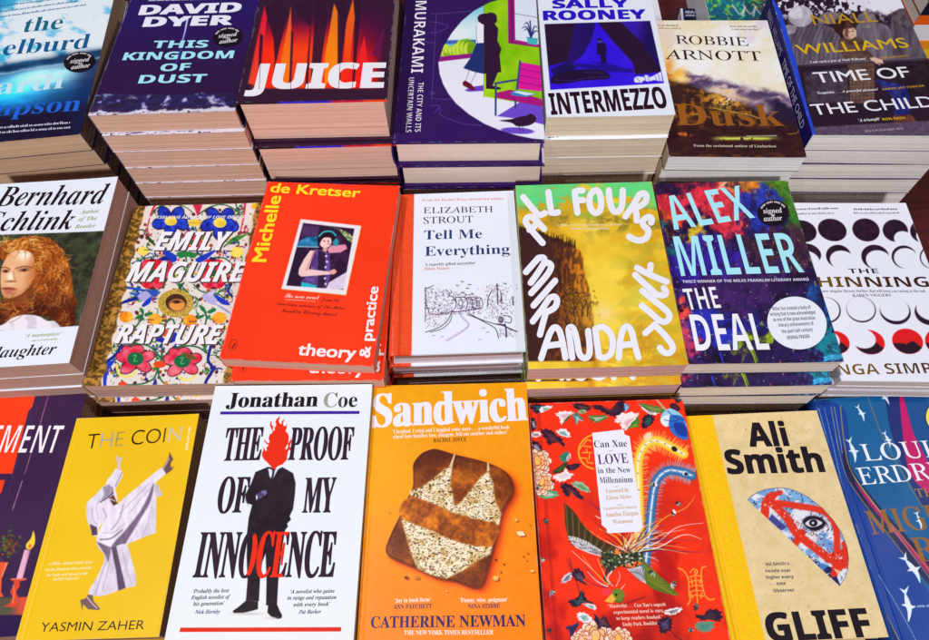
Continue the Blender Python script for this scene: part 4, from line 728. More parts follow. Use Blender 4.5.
# ---- oil-paint paperback
def art_alex():
    S = sheet('alex', 1.9); y = frame(650, 170, 2.56); X, Y = (S.X - 650) * 2.56, (S.Y - 170) * 2.56; r = random.Random(8)
    n = fbm(X, Y, 50, 5, 1); S.C[:] = np.array([40, 22, 74]) + (n[..., None] - .5) * np.array([70, 60, 150])
    zones = [((60, 70), (90, 60), (206, 40, 60), 230), ((190, 90), (90, 60), (226, 50, 70), 240), ((30, 130), (40, 40), (232, 80, 40), 60), ((330, 50), (60, 40), (84, 140, 30), 180), ((290, 90), (60, 40), (40, 56, 180), 70), ((390, 130), (40, 60), (60, 130, 40), 120), ((110, 185), (40, 30), (230, 190, 40), 60), ((150, 240), (140, 60), (50, 30, 150), 160), ((330, 200), (100, 60), (70, 40, 60), 140), ((20, 170), (30, 60), (20, 90, 100), 60),
             ((90, 430), (40, 60), (206, 60, 110), 120), ((70, 380), (40, 30), (236, 70, 60), 50), ((180, 400), (90, 60), (36, 44, 170), 130), ((270, 450), (60, 40), (150, 180, 30), 60), ((440, 430), (40, 70), (26, 140, 160), 150), ((430, 330), (40, 60), (30, 70, 140), 90), ((340, 470), (110, 30), (40, 24, 80), 100), ((470, 480), (40, 16), (60, 170, 226), 60), ((240, 300), (120, 60), (60, 30, 90), 100), ((240, 40), (60, 30), (236, 140, 40), 30), ((40, 40), (50, 20), (40, 20, 60), 60), ((390, 60), (40, 50), (70, 120, 40), 60)]
    wx = (fbm(X, Y, 46, 5, 21) - .5) * 120; wy = (fbm(X, Y, 46, 5, 22) - .5) * 120; fine = fbm(X + wx * .5, Y * .8 + wy, 16, 5, 23)
    for i, (c, sg, col, k) in enumerate(zones):
        g = np.exp(-(((X + wx - c[0]) / (sg[0] * 1.15)) ** 2 + ((Y + wy - c[1]) / (sg[1] * 1.15)) ** 2)); m = sstep(.28, .62, g * (.55 + .9 * fbm(X + Y * .6, Y - X * .5, 22, 4, 30 + i)))
        S.mix(m * .95, np.clip(np.array(col) * (.55 + .95 * fine[..., None]), 0, 255))
        for q in range(int(k * .3)):
            x, yy = r.gauss(c[0], sg[0] * .7), r.gauss(c[1], sg[1] * .7); an = r.gauss(.9, .5); l = r.uniform(10, 44); cc = np.clip(np.array(col) * r.uniform(.5, 1.3) + r.uniform(-20, 20), 0, 255); bw = r.uniform(-9, 9)
            S.line(y((x, yy), (x + l * math.cos(an) * .5 + bw, yy + l * math.sin(an) * .5 - bw), (x + l * math.cos(an), yy + l * math.sin(an))), r.uniform(.5, 2.0), cc, .9, r.uniform(.25, .7), True, w2=.3)
    S.mix(sstep(.56, .7, fbm(X * 1.2, Y, 26, 5, 41)) * .6, (30, 14, 52)); S.mix(sstep(.78, .85, fbm(X, Y * 1.4, 9, 3, 42)) * .5, (236, 226, 226))
    for i in range(110):
        x, yy = r.uniform(0, 500), r.uniform(20, 500); c = r.choice(((240, 226, 220), (250, 214, 60), (250, 120, 130), (120, 200, 240), (30, 16, 50), (30, 16, 50), (160, 210, 60))); an = r.uniform(0, 3); l = r.uniform(3, 13); S.line(y((x, yy), (x + l * math.cos(an), yy + l * math.sin(an))), r.uniform(.3, .9), c, .4, .8, w2=.3)
    for P, c in (([(250, 450), (262, 468), (272, 495)], (190, 220, 30)), ([(262, 455), (276, 490)], (120, 170, 30)), ([(180, 470), (190, 498)], (40, 70, 220)), ([(180, 38), (215, 60), (240, 110)], (240, 110, 120)), ([(195, 30), (160, 70), (180, 110)], (246, 190, 190))): S.line(y(*P), 2.2, c, .6, .9, True, w2=.8)
    Cy = (172, 238, 252); W = (244, 244, 252); off = -.006
    S.text('ALEX', y((62, 154)), y((270, 122)), y((51, 66)), Cy, 'sansb', off); S.text('MILLER', y((80, 272)), y((396, 262)), y((61, 170)), Cy, 'sansb', off); S.text('THE', y((97, 359)), y((183, 353)), y((90, 304)), W, 'sansb', -.012); S.text('DEAL', y((118, 463)), y((308, 460)), y((104, 370)), W, 'sansb', off)
    S.text('TWICE WINNER OF THE MILES FRANKLIN LITERARY AWARD', y((84, 289)), y((408, 283)), y((84, 282)), (224, 220, 240), 'sansb', 0, 2)
    S.sticker = signed_sticker(y((315, 110)), 15.6, 13, -.05)
    S.blurb = dict(c=y((376, 392)), rx=30, ry=26, rot=.3, col=(236, 240, 252), kind='blurb', f=y, lines=(('‘Miller has created a body of', (312, 360), (412, 356)), ('writing that is now acknowledged', (308, 374), (424, 369)), ('as one of the great Australian', (316, 388), (424, 383)), ('literary achievements of', (330, 402), (420, 397)), ('the past half-century’', (338, 418), (418, 413)), ('MORAG FRASER', (352, 434), (410, 430))))
    return S

# ---- white paperback with moon phases
def art_thin():
    S = sheet('thin', 2.2, (236, 238, 252)); y = frame(790, 180, 2.667); dk = (42, 16, 38); wb = (236, 238, 252)
    def moon(c, rx, ry, cut=None, col=dk, rot=.3):
        S.ell(y(c), rx / 2.667, ry / 2.667, 0, rot, .5, tex=lambda x, yy: np.clip(np.array(col) + (fbm(x, yy, 4, 3, 3)[..., None] - .5) * 26, 0, 255))
        if cut: S.ell(y((c[0] + cut[0], c[1] + cut[1])), cut[2] / 2.667, cut[3] / 2.667, wb, rot, .6)
    moon((34, 136), 38, 28); moon((113, 133), 39, 29); moon((203, 133), 37, 30, (42, 32, 16, 12)); moon((281, 135), 34, 29, (22, 22, 26, 20)); moon((352, 137), 32, 29, (14, 14, 30, 24))
    moon((48, 196), 36, 26, (-4, 14, 36, 22)); moon((130, 203), 34, 30, (12, 12, 36, 26)); moon((228, 205), 38, 32, (10, 10, 36, 27)); moon((305, 205), 34, 30, (5, 4, 33, 27)); moon((378, 206), 32, 30, (3, 2, 32, 28))
    moon((98, 347), 38, 34, (-2, -2, 36.5, 32)); moon((190, 345), 40, 34, (-1, -2, 38.5, 32)); moon((281, 350), 42, 34, (-2, -6, 40, 31)); moon((372, 354), 40, 32, (2, -8, 38, 27))
    red = (228, 24, 30)
    for c, rx, ry, cut in (((122, 433), 38, 30, (-22, -6, 34, 26)), ((212, 432), 42, 32, (-18, -10, 36, 26)), ((314, 430), 42, 33, None), ((400, 430), 40, 34, None)):
        S.ell(y(c), rx / 2.667, ry / 2.667, red, .3, .5); 
        # the dark land only inside the disc
        sl = S.win(y((c[0] - 60, c[1]))[0], y((0, c[1] - 60))[1], y((c[0] + 60, c[1]))[0], y((0, c[1] + 75))[1]); x = S.X[sl] - y(c)[0]; yy = S.Y[sl] - y(c)[1]; cr, sr = math.cos(.3), math.sin(.3)
        d = np.hypot((x * cr + yy * sr) / (rx / 2.667), (-x * sr + yy * cr) / (ry / 2.667)); S.mix(sstep(1.0, .95, d) * sstep(-1, 1, yy - 2.2 + 2.6 * np.sin(x * .32) * (x > -2) - x * .05), dk, sl)
        if cut: S.ell(y((c[0] + cut[0], c[1] + cut[1])), cut[2] / 2.667, cut[3] / 2.667, wb, .3, .6)
    gold = [(.35, (176, 124, 30)), (.5, (150, 96, 30)), (.7, (120, 70, 34)), (1, (104, 56, 36))]
    S.text('THE', y((158, 249)), y((238, 249)), y((158, 236)), dk, 'sansb', -.01); S.text('THINNING', y((36, 285)), y((374, 285)), y((36, 258)), (140, 90, 30), 'sansb', -.004, cols=gold, foil=True)
    S.text('A new singular literary thriller that will keep you racing to the end', y((78, 299)), y((362, 299)), y((78, 292)), dk, 'serb', -.006, 2); S.text('KAREN VIGGERS', y((168, 311)), y((271, 310)), y((168, 304)), dk, 'serb', -.008, 2)
    S.text('INGA SIMPSON', y((108, 520)), y((494, 513)), y((108, 492)), (140, 90, 30), 'sansb', -.01, cols=gold, foil=True)
    S.micro(y((10, 80)), y((130, 77)), 2, dk, 1); S.micro(y((18, 92)), y((118, 90)), 1.8, (130, 90, 60), 2); S.micro(y((170, 80)), y((284, 80)), 2, dk, 3); S.micro(y((170, 90)), y((292, 90)), 1.8, (130, 90, 60), 4)
    return S

# ---- dark paperback with candles
def art_c1():
    S = sheet('c1', 1.5, (58, 30, 72)); z = frame(0, 380, 4.92); c = frame(0, 500, 4.57); r = random.Random(6)
    S.C += (fbm(S.X, S.Y, 40, 3, 2)[..., None] - .5) * 10; OR = (252, 62, 18)
    S.poly(z((-300, 20), (188, 20), (160, 126), (138, 155), (60, 460), (-300, 460)), OR, .4); S.poly(z((-300, 492), (23, 492), (5, 556), (-300, 556)), OR, .4)
    S.line(z((247, 42), (186, 250), (121, 460)), .45, (220, 130, 160), .4); S.line(z((109, 494), (60, 640)), .5, (230, 160, 190), .4); S.line(z((188, 20), (40, 560)), .4, (84, 52, 96), .4)
    for k in range(170):
        x, y = r.gauss(40, 26), r.gauss(205, 28); S.ell(c((x, y)), r.uniform(.5, 1.6), r.uniform(.4, 1.2), r.choice(((40, 70, 44), (70, 90, 40), (120, 50, 30), (44, 40, 40), (90, 120, 60), (170, 70, 30))), r.uniform(0, 3), .5, .9)
    tb = lambda x, y: np.stack([90 + 140 * sstep(535, 600, y + .5 * x) * sstep(8, 24, x), 40 + 40 * sstep(540, 610, y + .4 * x), 130 - 70 * sstep(540, 600, y)], -1)
    S.poly(c((-200, 452), (200, 440), (170, 530), (-200, 540)), 0, 1.2, tex=tb); S.poly(c((-200, 530), (170, 522), (150, 660), (-200, 680)), (40, 20, 70), 1.)
    S.poly(c((-20, 282), (38, 284), (26, 312), (8, 350), (4, 420), (16, 440), (-20, 446)), (236, 92, 56), .5, sm=False); S.line(c((30, 288), (8, 350)), .9, (250, 160, 110), .6)
    S.poly(c((112, 226), (138, 230), (102, 362), (74, 358)), 0, .5, tex=lambda x, y: np.array([236, 180, 206]) - 60 * sstep(24, 30, x + (y - 560) * .22)[..., None]); S.poly(c((118, 205), (128, 190), (142, 172), (152, 140), (160, 175), (156, 205), (138, 226), (122, 222)), (246, 214, 60), .6, sm=True); S.poly(c((126, 212), (136, 200), (146, 205), (138, 222)), (240, 110, 30), .8)
    S.poly(c((50, 358), (120, 358), (116, 366), (88, 372), (90, 392), (72, 420), (84, 448), (76, 490), (18, 486), (46, 470), (58, 446), (46, 418), (62, 388), (64, 372), (50, 366)), (226, 70, 44), .5); S.line(c((60, 390), (66, 420), (58, 470)), 1.1, (250, 150, 110), .6, .8); S.line(c((50, 360), (118, 360)), .6, (250, 170, 130), .4)
    S.text('ENTITLEMENT', z((-430, 357)), z((274, 360)), z((-395, 222)), (246, 240, 246), 'sansb', -.016)
    return S

# ---- yellow paperback with a kicking dancer
def art_coin():
    S = sheet('coin', 2.0, (240, 194, 10)); y = frame(0, 370, 2.371); z = frame(70, 445, 3.658); q = frame(0, 560, 4.22)
    S.C += (fbm(S.X, S.Y, 60, 3, 2)[..., None] - .5) * 12
    cl = lambda c, k=26, s=7: (lambda x, yy: np.clip(np.array(c) + (fbm(x * 1.6, yy * .7, s, 3, 4)[..., None] - .5) * k * 2, 0, 255))
    Wc = (232, 224, 240); sh = (150, 130, 160); dk = (84, 62, 84)
    S.poly(z((172, 62), (166, 42), (172, 36), (178, 48), (192, 42), (190, 52), (184, 58), (186, 88), (174, 92)), (222, 196, 196), .4)
    S.poly(z((168, 84), (192, 96), (194, 108), (172, 150), (160, 168), (130, 150), (134, 128), (152, 108)), 0, .45, tex=cl(Wc)); S.line(z((190, 100), (166, 150)), 1.4, sh, .6, .7)
    S.poly(z((128, 145), (150, 150), (168, 170), (172, 215), (160, 250), (135, 275), (108, 296), (98, 330), (80, 328), (72, 300), (60, 262), (62, 212), (92, 182)), 0, .45, sm=True, tex=cl(Wc)); S.poly(z((72, 288), (98, 300), (100, 328), (80, 330)), dk, .7)
    S.poly(z((120, 152), (140, 142), (158, 156), (160, 182), (140, 190), (110, 205), (124, 180)), 0, .5, tex=cl((170, 156, 180), 40)); S.line(z((110, 208), (140, 190), (158, 172)), 1.2, dk, .5, .8, True); S.poly(z((142, 192), (160, 182), (174, 214), (158, 222)), (110, 66, 50), .5); S.line(z((146, 196), (164, 204)), .8, (220, 210, 220)); S.line(z((150, 206), (168, 214)), .7, (50, 30, 34)); S.line(z((120, 230), (132, 260), (124, 280)), .9, sh, .6, .8, True)
    S.poly(z((312, 135), (324, 150), (338, 182), (322, 192), (308, 170)), 0, .45, tex=cl((206, 196, 210))); S.poly(z((306, 130), (316, 180), (314, 320), (260, 340), (214, 360), (225, 320), (280, 230)), 0, .45, tex=cl((222, 212, 230)))
    S.poly(z((135, 262), (168, 222), (200, 190), (252, 148), (300, 108), (340, 80), (356, 96), (330, 122), (312, 142), (304, 200), (272, 270), (228, 336), (190, 386), (150, 374), (104, 360), (96, 340), (112, 300)), 0, .45, sm=True, tex=cl((234, 226, 240)))
    S.poly(z((306, 140), (296, 200), (262, 262), (214, 340), (184, 388), (150, 372), (196, 318), (250, 250), (284, 190)), 0, 1.2, sm=True, tex=cl((122, 100, 130), 30)); S.line(z((196, 215), (180, 270), (150, 310)), 1.0, sh, .7, .8, True); S.line(z((110, 345), (150, 340), (190, 310)), 1.6, dk, .8, .6, True)
    S.poly(z((98, 352), (150, 372), (204, 362), (226, 420), (242, 506), (206, 522), (176, 532), (110, 552), (66, 540), (90, 496), (118, 440), (124, 400), (106, 380)), 0, .45, sm=True, tex=cl((222, 212, 228)))
    S.poly(z((150, 372), (168, 368), (184, 440), (204, 522), (176, 532), (168, 460)), 0, .7, tex=cl((92, 70, 98), 20)); S.poly(z((96, 352), (150, 374), (140, 430), (128, 400)), 0, .8, tex=cl((120, 100, 124), 24)); S.line(z((140, 400), (112, 480), (92, 545)), .9, sh, .7, .7)
    S.poly(z((338, 84), (352, 62), (362, 40), (364, 24), (372, 40), (378, 52), (368, 66), (370, 84), (382, 76), (372, 92), (352, 106)), (108, 76, 80), .4); S.line(z((342, 86), (362, 50)), 1.2, (196, 168, 168), .5); S.poly(z((66, 546), (82, 548), (86, 570), (110, 598), (104, 603), (66, 600), (48, 582), (44, 606), (40, 582), (36, 566), (56, 560)), (120, 88, 92), .4); S.line(z((62, 556), (80, 578), (98, 596)), 1.2, (216, 190, 196), .5)
    for P, w_, a_ in (([(180, 250), (230, 200), (290, 140)], .9, .5), ([(214, 250), (256, 200), (300, 150)], .8, .5), ([(120, 320), (160, 318), (200, 286)], 1, .5), ([(150, 390), (140, 450), (118, 530)], 1, .5), ([(190, 380), (206, 450), (226, 508)], .9, .5), ([(80, 230), (84, 270), (100, 292)], .9, .6), ([(108, 196), (96, 230), (104, 270)], .8, .5), ([(290, 260), (280, 300), (262, 336)], .8, .5)): S.line(z(*P), w_, (158, 140, 168), .7, a_, True)
    dkc = (44, 26, 26)
    S.text('THE COIN', y((203, 187)), y((428, 168)), y((200, 153)), dkc, 'sans', -.008, cols=[(.12, (60, 36, 24)), (.27, (240, 234, 220)), (.38, (250, 220, 110)), (.62, (40, 26, 24)), (.78, (90, 60, 20)), (.86, (130, 90, 20)), (1, (246, 240, 226))], foil=True)  # foil glints and dark reflections put into the letter colours
    S.text('YASMIN ZAHER', q((166, 302)), q((606, 291)), q((166, 264)), dkc, 'sans', -.002)
    S.micro(y((448, 135)), y((440, 188)), 2.4, (244, 236, 210), 7)
    for i, (t, a, b) in enumerate((('A filthy, elegant book, keen', (203, 20), (388, 12)), ('on the fixations that overtake', (190, 45), (386, 36)), ('the body and upend a life', (194, 68), (370, 60)), ('RAVEN LEILANI', (222, 86), (330, 81)))): S.text(t, q(a), q(b), q((a[0], a[1] - 11)), (250, 240, 200), 'serbi', 0, 2)
    return S

# ---- white cover with the flame-headed man
def art_coe():
    S = sheet('coe', 2.0, (234, 241, 248)); y = frame(160, 370, 2.368); z = frame(230, 410, 7.111); b = frame(225, 490, 4.74)
    S.mix(sstep(560, 640, S.Y) * .3, (236, 232, 220))
    suit = lambda x, yy: np.clip(np.array([30, 15, 28]) + (fbm(x, yy, 7, 4, 3)[..., None] - .42) * np.array([36, 26, 40]), 0, 255)
    body = list(z((272, 402), (180, 440), (150, 520), (108, 600), (110, 645), (135, 690))) + list(b((96, 42), (104, 62), (128, 70), (112, 130), (104, 200), (102, 320), (106, 430), (98, 525), (160, 527), (166, 420), (176, 340), (192, 300), (196, 430), (194, 546), (246, 548), (252, 430), (268, 290), (284, 190), (298, 172), (294, 158), (312, 140), (306, 122), (322, 90), (331, 20))) + list(z((466, 520), (448, 448), (372, 405), (340, 420)))
    S.poly(body, 0, .5, tex=suit); S.poly(z((270, 412), (310, 430), (352, 405), (330, 440), (300, 498), (280, 470)), (226, 232, 246), .4); S.poly(z((300, 425), (318, 425), (312, 460), (302, 500), (290, 490), (300, 450)), (24, 12, 24), .4)
    S.poly(z((190, 596), (220, 575), (258, 568), (264, 590), (240, 612), (210, 628), (186, 640)), 0, .5, tex=lambda x, yy: np.array([104, 92, 140]) + (fbm(x, yy, 2.5, 2, 3)[..., None] - .5) * 110); S.line(z((275, 405), (262, 440), (296, 520)), .5, (60, 40, 60), .4, .8)
    S.poly(z((186, 640), (196, 626), (190, 600), (182, 610)), (220, 226, 240), .4)
    S.poly(b((98, 524), (156, 528), (156, 564), (128, 572), (84, 582), (40, 582), (36, 572), (60, 556)), (28, 14, 24), .5); S.poly(b((204, 545), (248, 545), (258, 570), (270, 592), (268, 606), (250, 611), (216, 598), (200, 580)), (28, 14, 24), .5)
    S.ell(b((110, 586)), 14, 1.2, (190, 176, 166), soft=1.2, a=.6); S.ell(b((226, 606)), 6, 1.2, (190, 176, 166), soft=1.2, a=.5)
    FL = (236, 40, 6)
    S.poly(z((310, 424), (292, 402), (268, 374), (240, 350), (228, 326), (226, 304), (238, 284), (234, 262), (246, 276), (252, 292), (262, 286), (256, 270), (276, 248), (258, 240), (244, 222), (244, 202), (254, 222), (270, 236), (282, 226), (274, 200), (280, 176), (302, 158), (298, 140), (284, 112), (286, 88), (296, 76), (294, 100), (306, 116), (304, 152), (318, 140), (314, 110), (322, 124), (328, 100), (322, 84), (330, 64), (346, 50), (353, 34), (352, 58), (344, 76), (356, 96), (366, 100), (366, 80), (388, 62), (376, 92), (380, 110), (396, 114), (404, 94), (404, 118), (394, 150), (412, 166), (418, 190), (414, 236), (398, 258), (392, 274), (404, 280), (412, 262), (412, 240), (430, 210), (432, 192), (438, 222), (428, 246), (424, 262), (446, 262), (450, 276), (436, 286), (418, 282), (410, 300), (404, 352), (374, 384), (340, 398)), FL, .35)
    K = (46, 22, 46); J = (26, 12, 24)
    S.text('Jonathan', y((156, 88)), y((372, 86)), y((158, 54)), J, 'serb', .02); S.text('Coe', y((386, 88)), y((466, 87)), y((388, 54)), (70, 60, 64), 'serb', .004, cols=[(.34, (206, 204, 190)), (.5, (120, 110, 104)), (1, (58, 44, 52))], foil=True)  # surname foil: pale-to-dark reflection painted letter by letter
    S.vpoly(y((143, 98), (473, 97), (472, 104), (142, 105)), (60, 26, 158))
    for t, p0, p1, p2 in (('THE', (147, 215), (236, 213), (152, 137)), ('PROOF', (303, 213), (453, 212), (310, 136)), ('OF', (132, 338), (201, 337), (140, 254)), ('MY', (337, 338), (410, 337), (343, 255))): S.text(t, y(p0), y(p1), y(p2), K, 'serb', .03)
    x0, x1 = 78, 410
    S.text('INNOCENCE', y((x0, 491)), y((x1, 490)), y((90, 384)), K, 'serb', .03, cols=[((208 - x0) / (x1 - x0), K), ((253 - x0) / (x1 - x0), FL), ((260 - x0) / (x1 - x0), FL), ((289 - x0) / (x1 - x0), FL), (1, K)])
    for t, a, bb in (('‘Probably the best', (77, 528), (163, 526)), ('English novelist of', (73, 543), (165, 541)), ('his generation’', (78, 558), (152, 556)), ('‘A novelist who gains', (308, 529), (413, 527)), ('in range and reputation', (301, 544), (417, 542)), ('with every book’', (315, 560), (402, 558))): S.text(t, y(a), y(bb), y((a[0], a[1] - 9)), J, 'serbi', 0, 2)
    S.text('Nick Hornby', y((82, 577)), y((141, 576)), y((82, 568)), (50, 24, 120), 'serbi', 0, 2); S.text('Pat Barker', y((328, 577)), y((381, 576)), y((328, 568)), (50, 24, 120), 'serbi', 0, 2)
    S.vpoly(y((48, 610), (429, 609), (428, 619), (46, 620)), (224, 42, 14))
    return S

# ---- orange paperback with a slice of toast
def art_sand():
    S = sheet('sand', 2.0); y = frame(350, 370, 2.37); z = frame(375, 440, 4.131); X, Y = (S.X - 375) * 4.131, (S.Y - 440) * 4.131; r = random.Random(12)
    t = sstep(330, 660, S.Y + (S.X - 450) * .25)[..., None]; S.C[:] = np.array([246, 166, 8]) * (1 - t) + np.array([250, 132, 10]) * t; S.C += (fbm(S.X, S.Y, 5, 2, 3)[..., None] - .5) * 10
    S.mix(np.exp(-((S.X - 385) / 40) ** 2 - ((S.Y - 470) / 70) ** 2) * .4, (252, 190, 30))
    bread = [(160, 96), (190, 58), (222, 42), (255, 38), (330, 60), (400, 76), (470, 96), (530, 124), (562, 158), (572, 200), (560, 240), (536, 276), (520, 320), (512, 360), (494, 430), (470, 520), (446, 590), (410, 609), (330, 582), (250, 566), (150, 520), (82, 492), (50, 470), (46, 440), (70, 380), (100, 318), (130, 250), (156, 196), (158, 140)]
    for dx, dy, sf, a_, c in ((26, 20, 16, .75, (250, 84, 6)), (16, 14, 8, .8, (206, 48, 4)), (6, 8, 3, .8, (120, 30, 10))): S.poly([(p[0] + dx / 4.131, p[1] + dy / 4.131) for p in z(*bread)], c, sf / 2.0, a_, sm=True)
    n = fbm(X, Y, 40, 5, 1); n2 = fbm(X, Y, 11, 3, 4); n3 = vnoise(X / 5, Y / 5, 2)
    toast = lambda x, yy: (lambda A, B: np.stack([128 + 70 * sstep(.3, .75, A) + 90 * (B - .5), 58 + 46 * sstep(.3, .75, A) + 46 * (B - .5), 12 + 14 * A + 10 * (B - .5)], -1))(fbm(x, yy, 14, 5, 1), fbm(x, yy, 2.6, 3, 6))
    bm = S.polymask(smooth(z(*bread)), .5, (slice(None), slice(None))); S.poly(z(*bread), 0, .5, sm=True, tex=toast)
    dark = S.polymask(smooth(z(*bread)), 5.5, (slice(None), slice(None))); S.mix(bm * sstep(.9, .35, dark) * .8, (58, 18, 14)); S.mix(bm * sstep(150, 60, Y + (X - 250) * .12 + 70 * (n - .5)) * .9, np.stack([64 + 50 * n2, 20 + 20 * n2, 14 + 4 * n2], -1)); S.mix(bm * sstep(480, 600, X + (Y - 200) * .4 + 70 * (n - .5)) * .55, (96, 34, 12)); S.mix(bm * sstep(160, 60, X + (480 - Y) * -.5) * .4, (90, 34, 14))
    crumb = lambda x, yy: (lambda A, B, V: np.array([250, 238, 206]) - 60 * (sstep(.45, .75, A))[..., None] * np.array([.5, .8, 1.3]) - sstep(.58, .85, B)[..., None] * np.array([90, 116, 130]) - sstep(.70, .80, V)[..., None] * np.array([110, 130, 120]))(fbm(x, yy, 7, 3, 2), vnoise(x * .95 + yy * .3, yy * 1.25, 3), vnoise(x * .55, yy * .8, 8))
    jag = lambda P, k=4: [(p[0] + r.uniform(-k, k), p[1] + r.uniform(-k, k)) for p in smooth(P, True, 4)]
    for P in ([(142, 212), (190, 196), (240, 160), (290, 118), (318, 112), (312, 180), (322, 230), (326, 272), (350, 262), (400, 200), (440, 150), (468, 130), (488, 180), (496, 250), (522, 305), (512, 352), (450, 345), (390, 320), (320, 300), (250, 268), (190, 246), (150, 238)], [(106, 316), (160, 335), (230, 368), (320, 410), (400, 430), (484, 434), (476, 470), (420, 500), (360, 540), (296, 572), (230, 556), (176, 530), (150, 470), (124, 380)]):
        S.poly(z(*P), (196, 132, 52), 2.2, .8); S.poly(z(*P), 0, 1.3, tex=crumb)
    S.poly(z((306, 110), (318, 112), (332, 58), (326, 58)), (226, 200, 150), .5); S.poly(z((462, 130), (474, 126), (470, 94), (464, 92)), (226, 200, 150), .5)
    for P in ([(142, 236), (250, 266), (320, 300), (400, 322), (512, 352), (484, 436), (400, 432), (320, 412), (230, 370), (104, 314)],): S.poly(z(*jag(P, 3)), 0, 1.2, tex=lambda x, yy: toast(x, yy) * np.array([1.2, 1.25, 1.1]))
    for c, rr, cc in (((600, 384), 4.2, (248, 226, 170)), ((584, 330), 1.9, (240, 200, 120)), ((612, 390), 2.2, (255, 240, 210)), ((498, 570), 3.6, (240, 190, 100)), ((500, 494), 1.4, (80, 24, 10)), ((532, 512), 1, (90, 30, 10)), ((520, 545), 1, (90, 30, 10)), ((614, 480), .9, (120, 40, 10)), ((628, 498), .8, (120, 40, 10)), ((650, 540), 2, (246, 210, 140)), ((130, 568), 2.4, (120, 56, 14)), ((174, 568), 2.6, (200, 130, 50)), ((297, 624), 1, (250, 200, 90)), ((640, 352), .7, (120, 50, 10)), ((632, 468), .8, (120, 50, 10)), ((60, 300), .6, (150, 80, 10))):
        S.ell((z(c)[0] + .8, z(c)[1] + .8), rr * 1.1, rr * .8, (170, 60, 4), .4, .7, .8); S.poly([(z(c)[0] + rr * math.cos(k * TAU / 7) * r.uniform(.7, 1.15), z(c)[1] + rr * .66 * math.sin(k * TAU / 7) * r.uniform(.7, 1.2)) for k in range(7)], cc, .4)
    N = (44, 20, 96); W = (250, 242, 236); K = (50, 18, 24)
    S.text('Sandwich', y((55, 135)), y((420, 119)), y((57, 58)), (240, 238, 250), 'serb', .03)
    S.text('‘I laughed, I cried and I laughed some more . . . a wonderful book', y((101, 150)), y((378, 139)), y((101, 141)), W, 'serb', 0, 2); S.text('about how families love, disagree, fall out another and endure’', y((102, 162)), y((374, 151)), y((102, 153)), W, 'serb', 0, 2); S.text('RACHEL JOYCE', y((198, 171)), y((276, 168)), y((198, 162)), K, 'serb', 0, 2)
    S.text('‘Joy in book form’', y((106, 551)), y((191, 548)), y((106, 541)), W, 'serb', 0, 2); S.text('‘Funny, wise, poignant’', y((261, 550)), y((374, 548)), y((261, 540)), W, 'serb', 0, 2); S.text('ANN PATCHETT', y((103, 566)), y((194, 564)), y((103, 556)), N, 'serb', 0, 2); S.text('NINA STIBBE', y((280, 565)), y((355, 563)), y((280, 555)), N, 'serb', 0, 2)
    S.text('CATHERINE NEWMAN', y((49, 611)), y((417, 607)), y((50, 584)), N, 'serb', .006); S.text('THE NEW YORK TIMES BESTSELLER', y((128, 627)), y((340, 626)), y((128, 617)), W, 'serb', 0, 2)
    return S

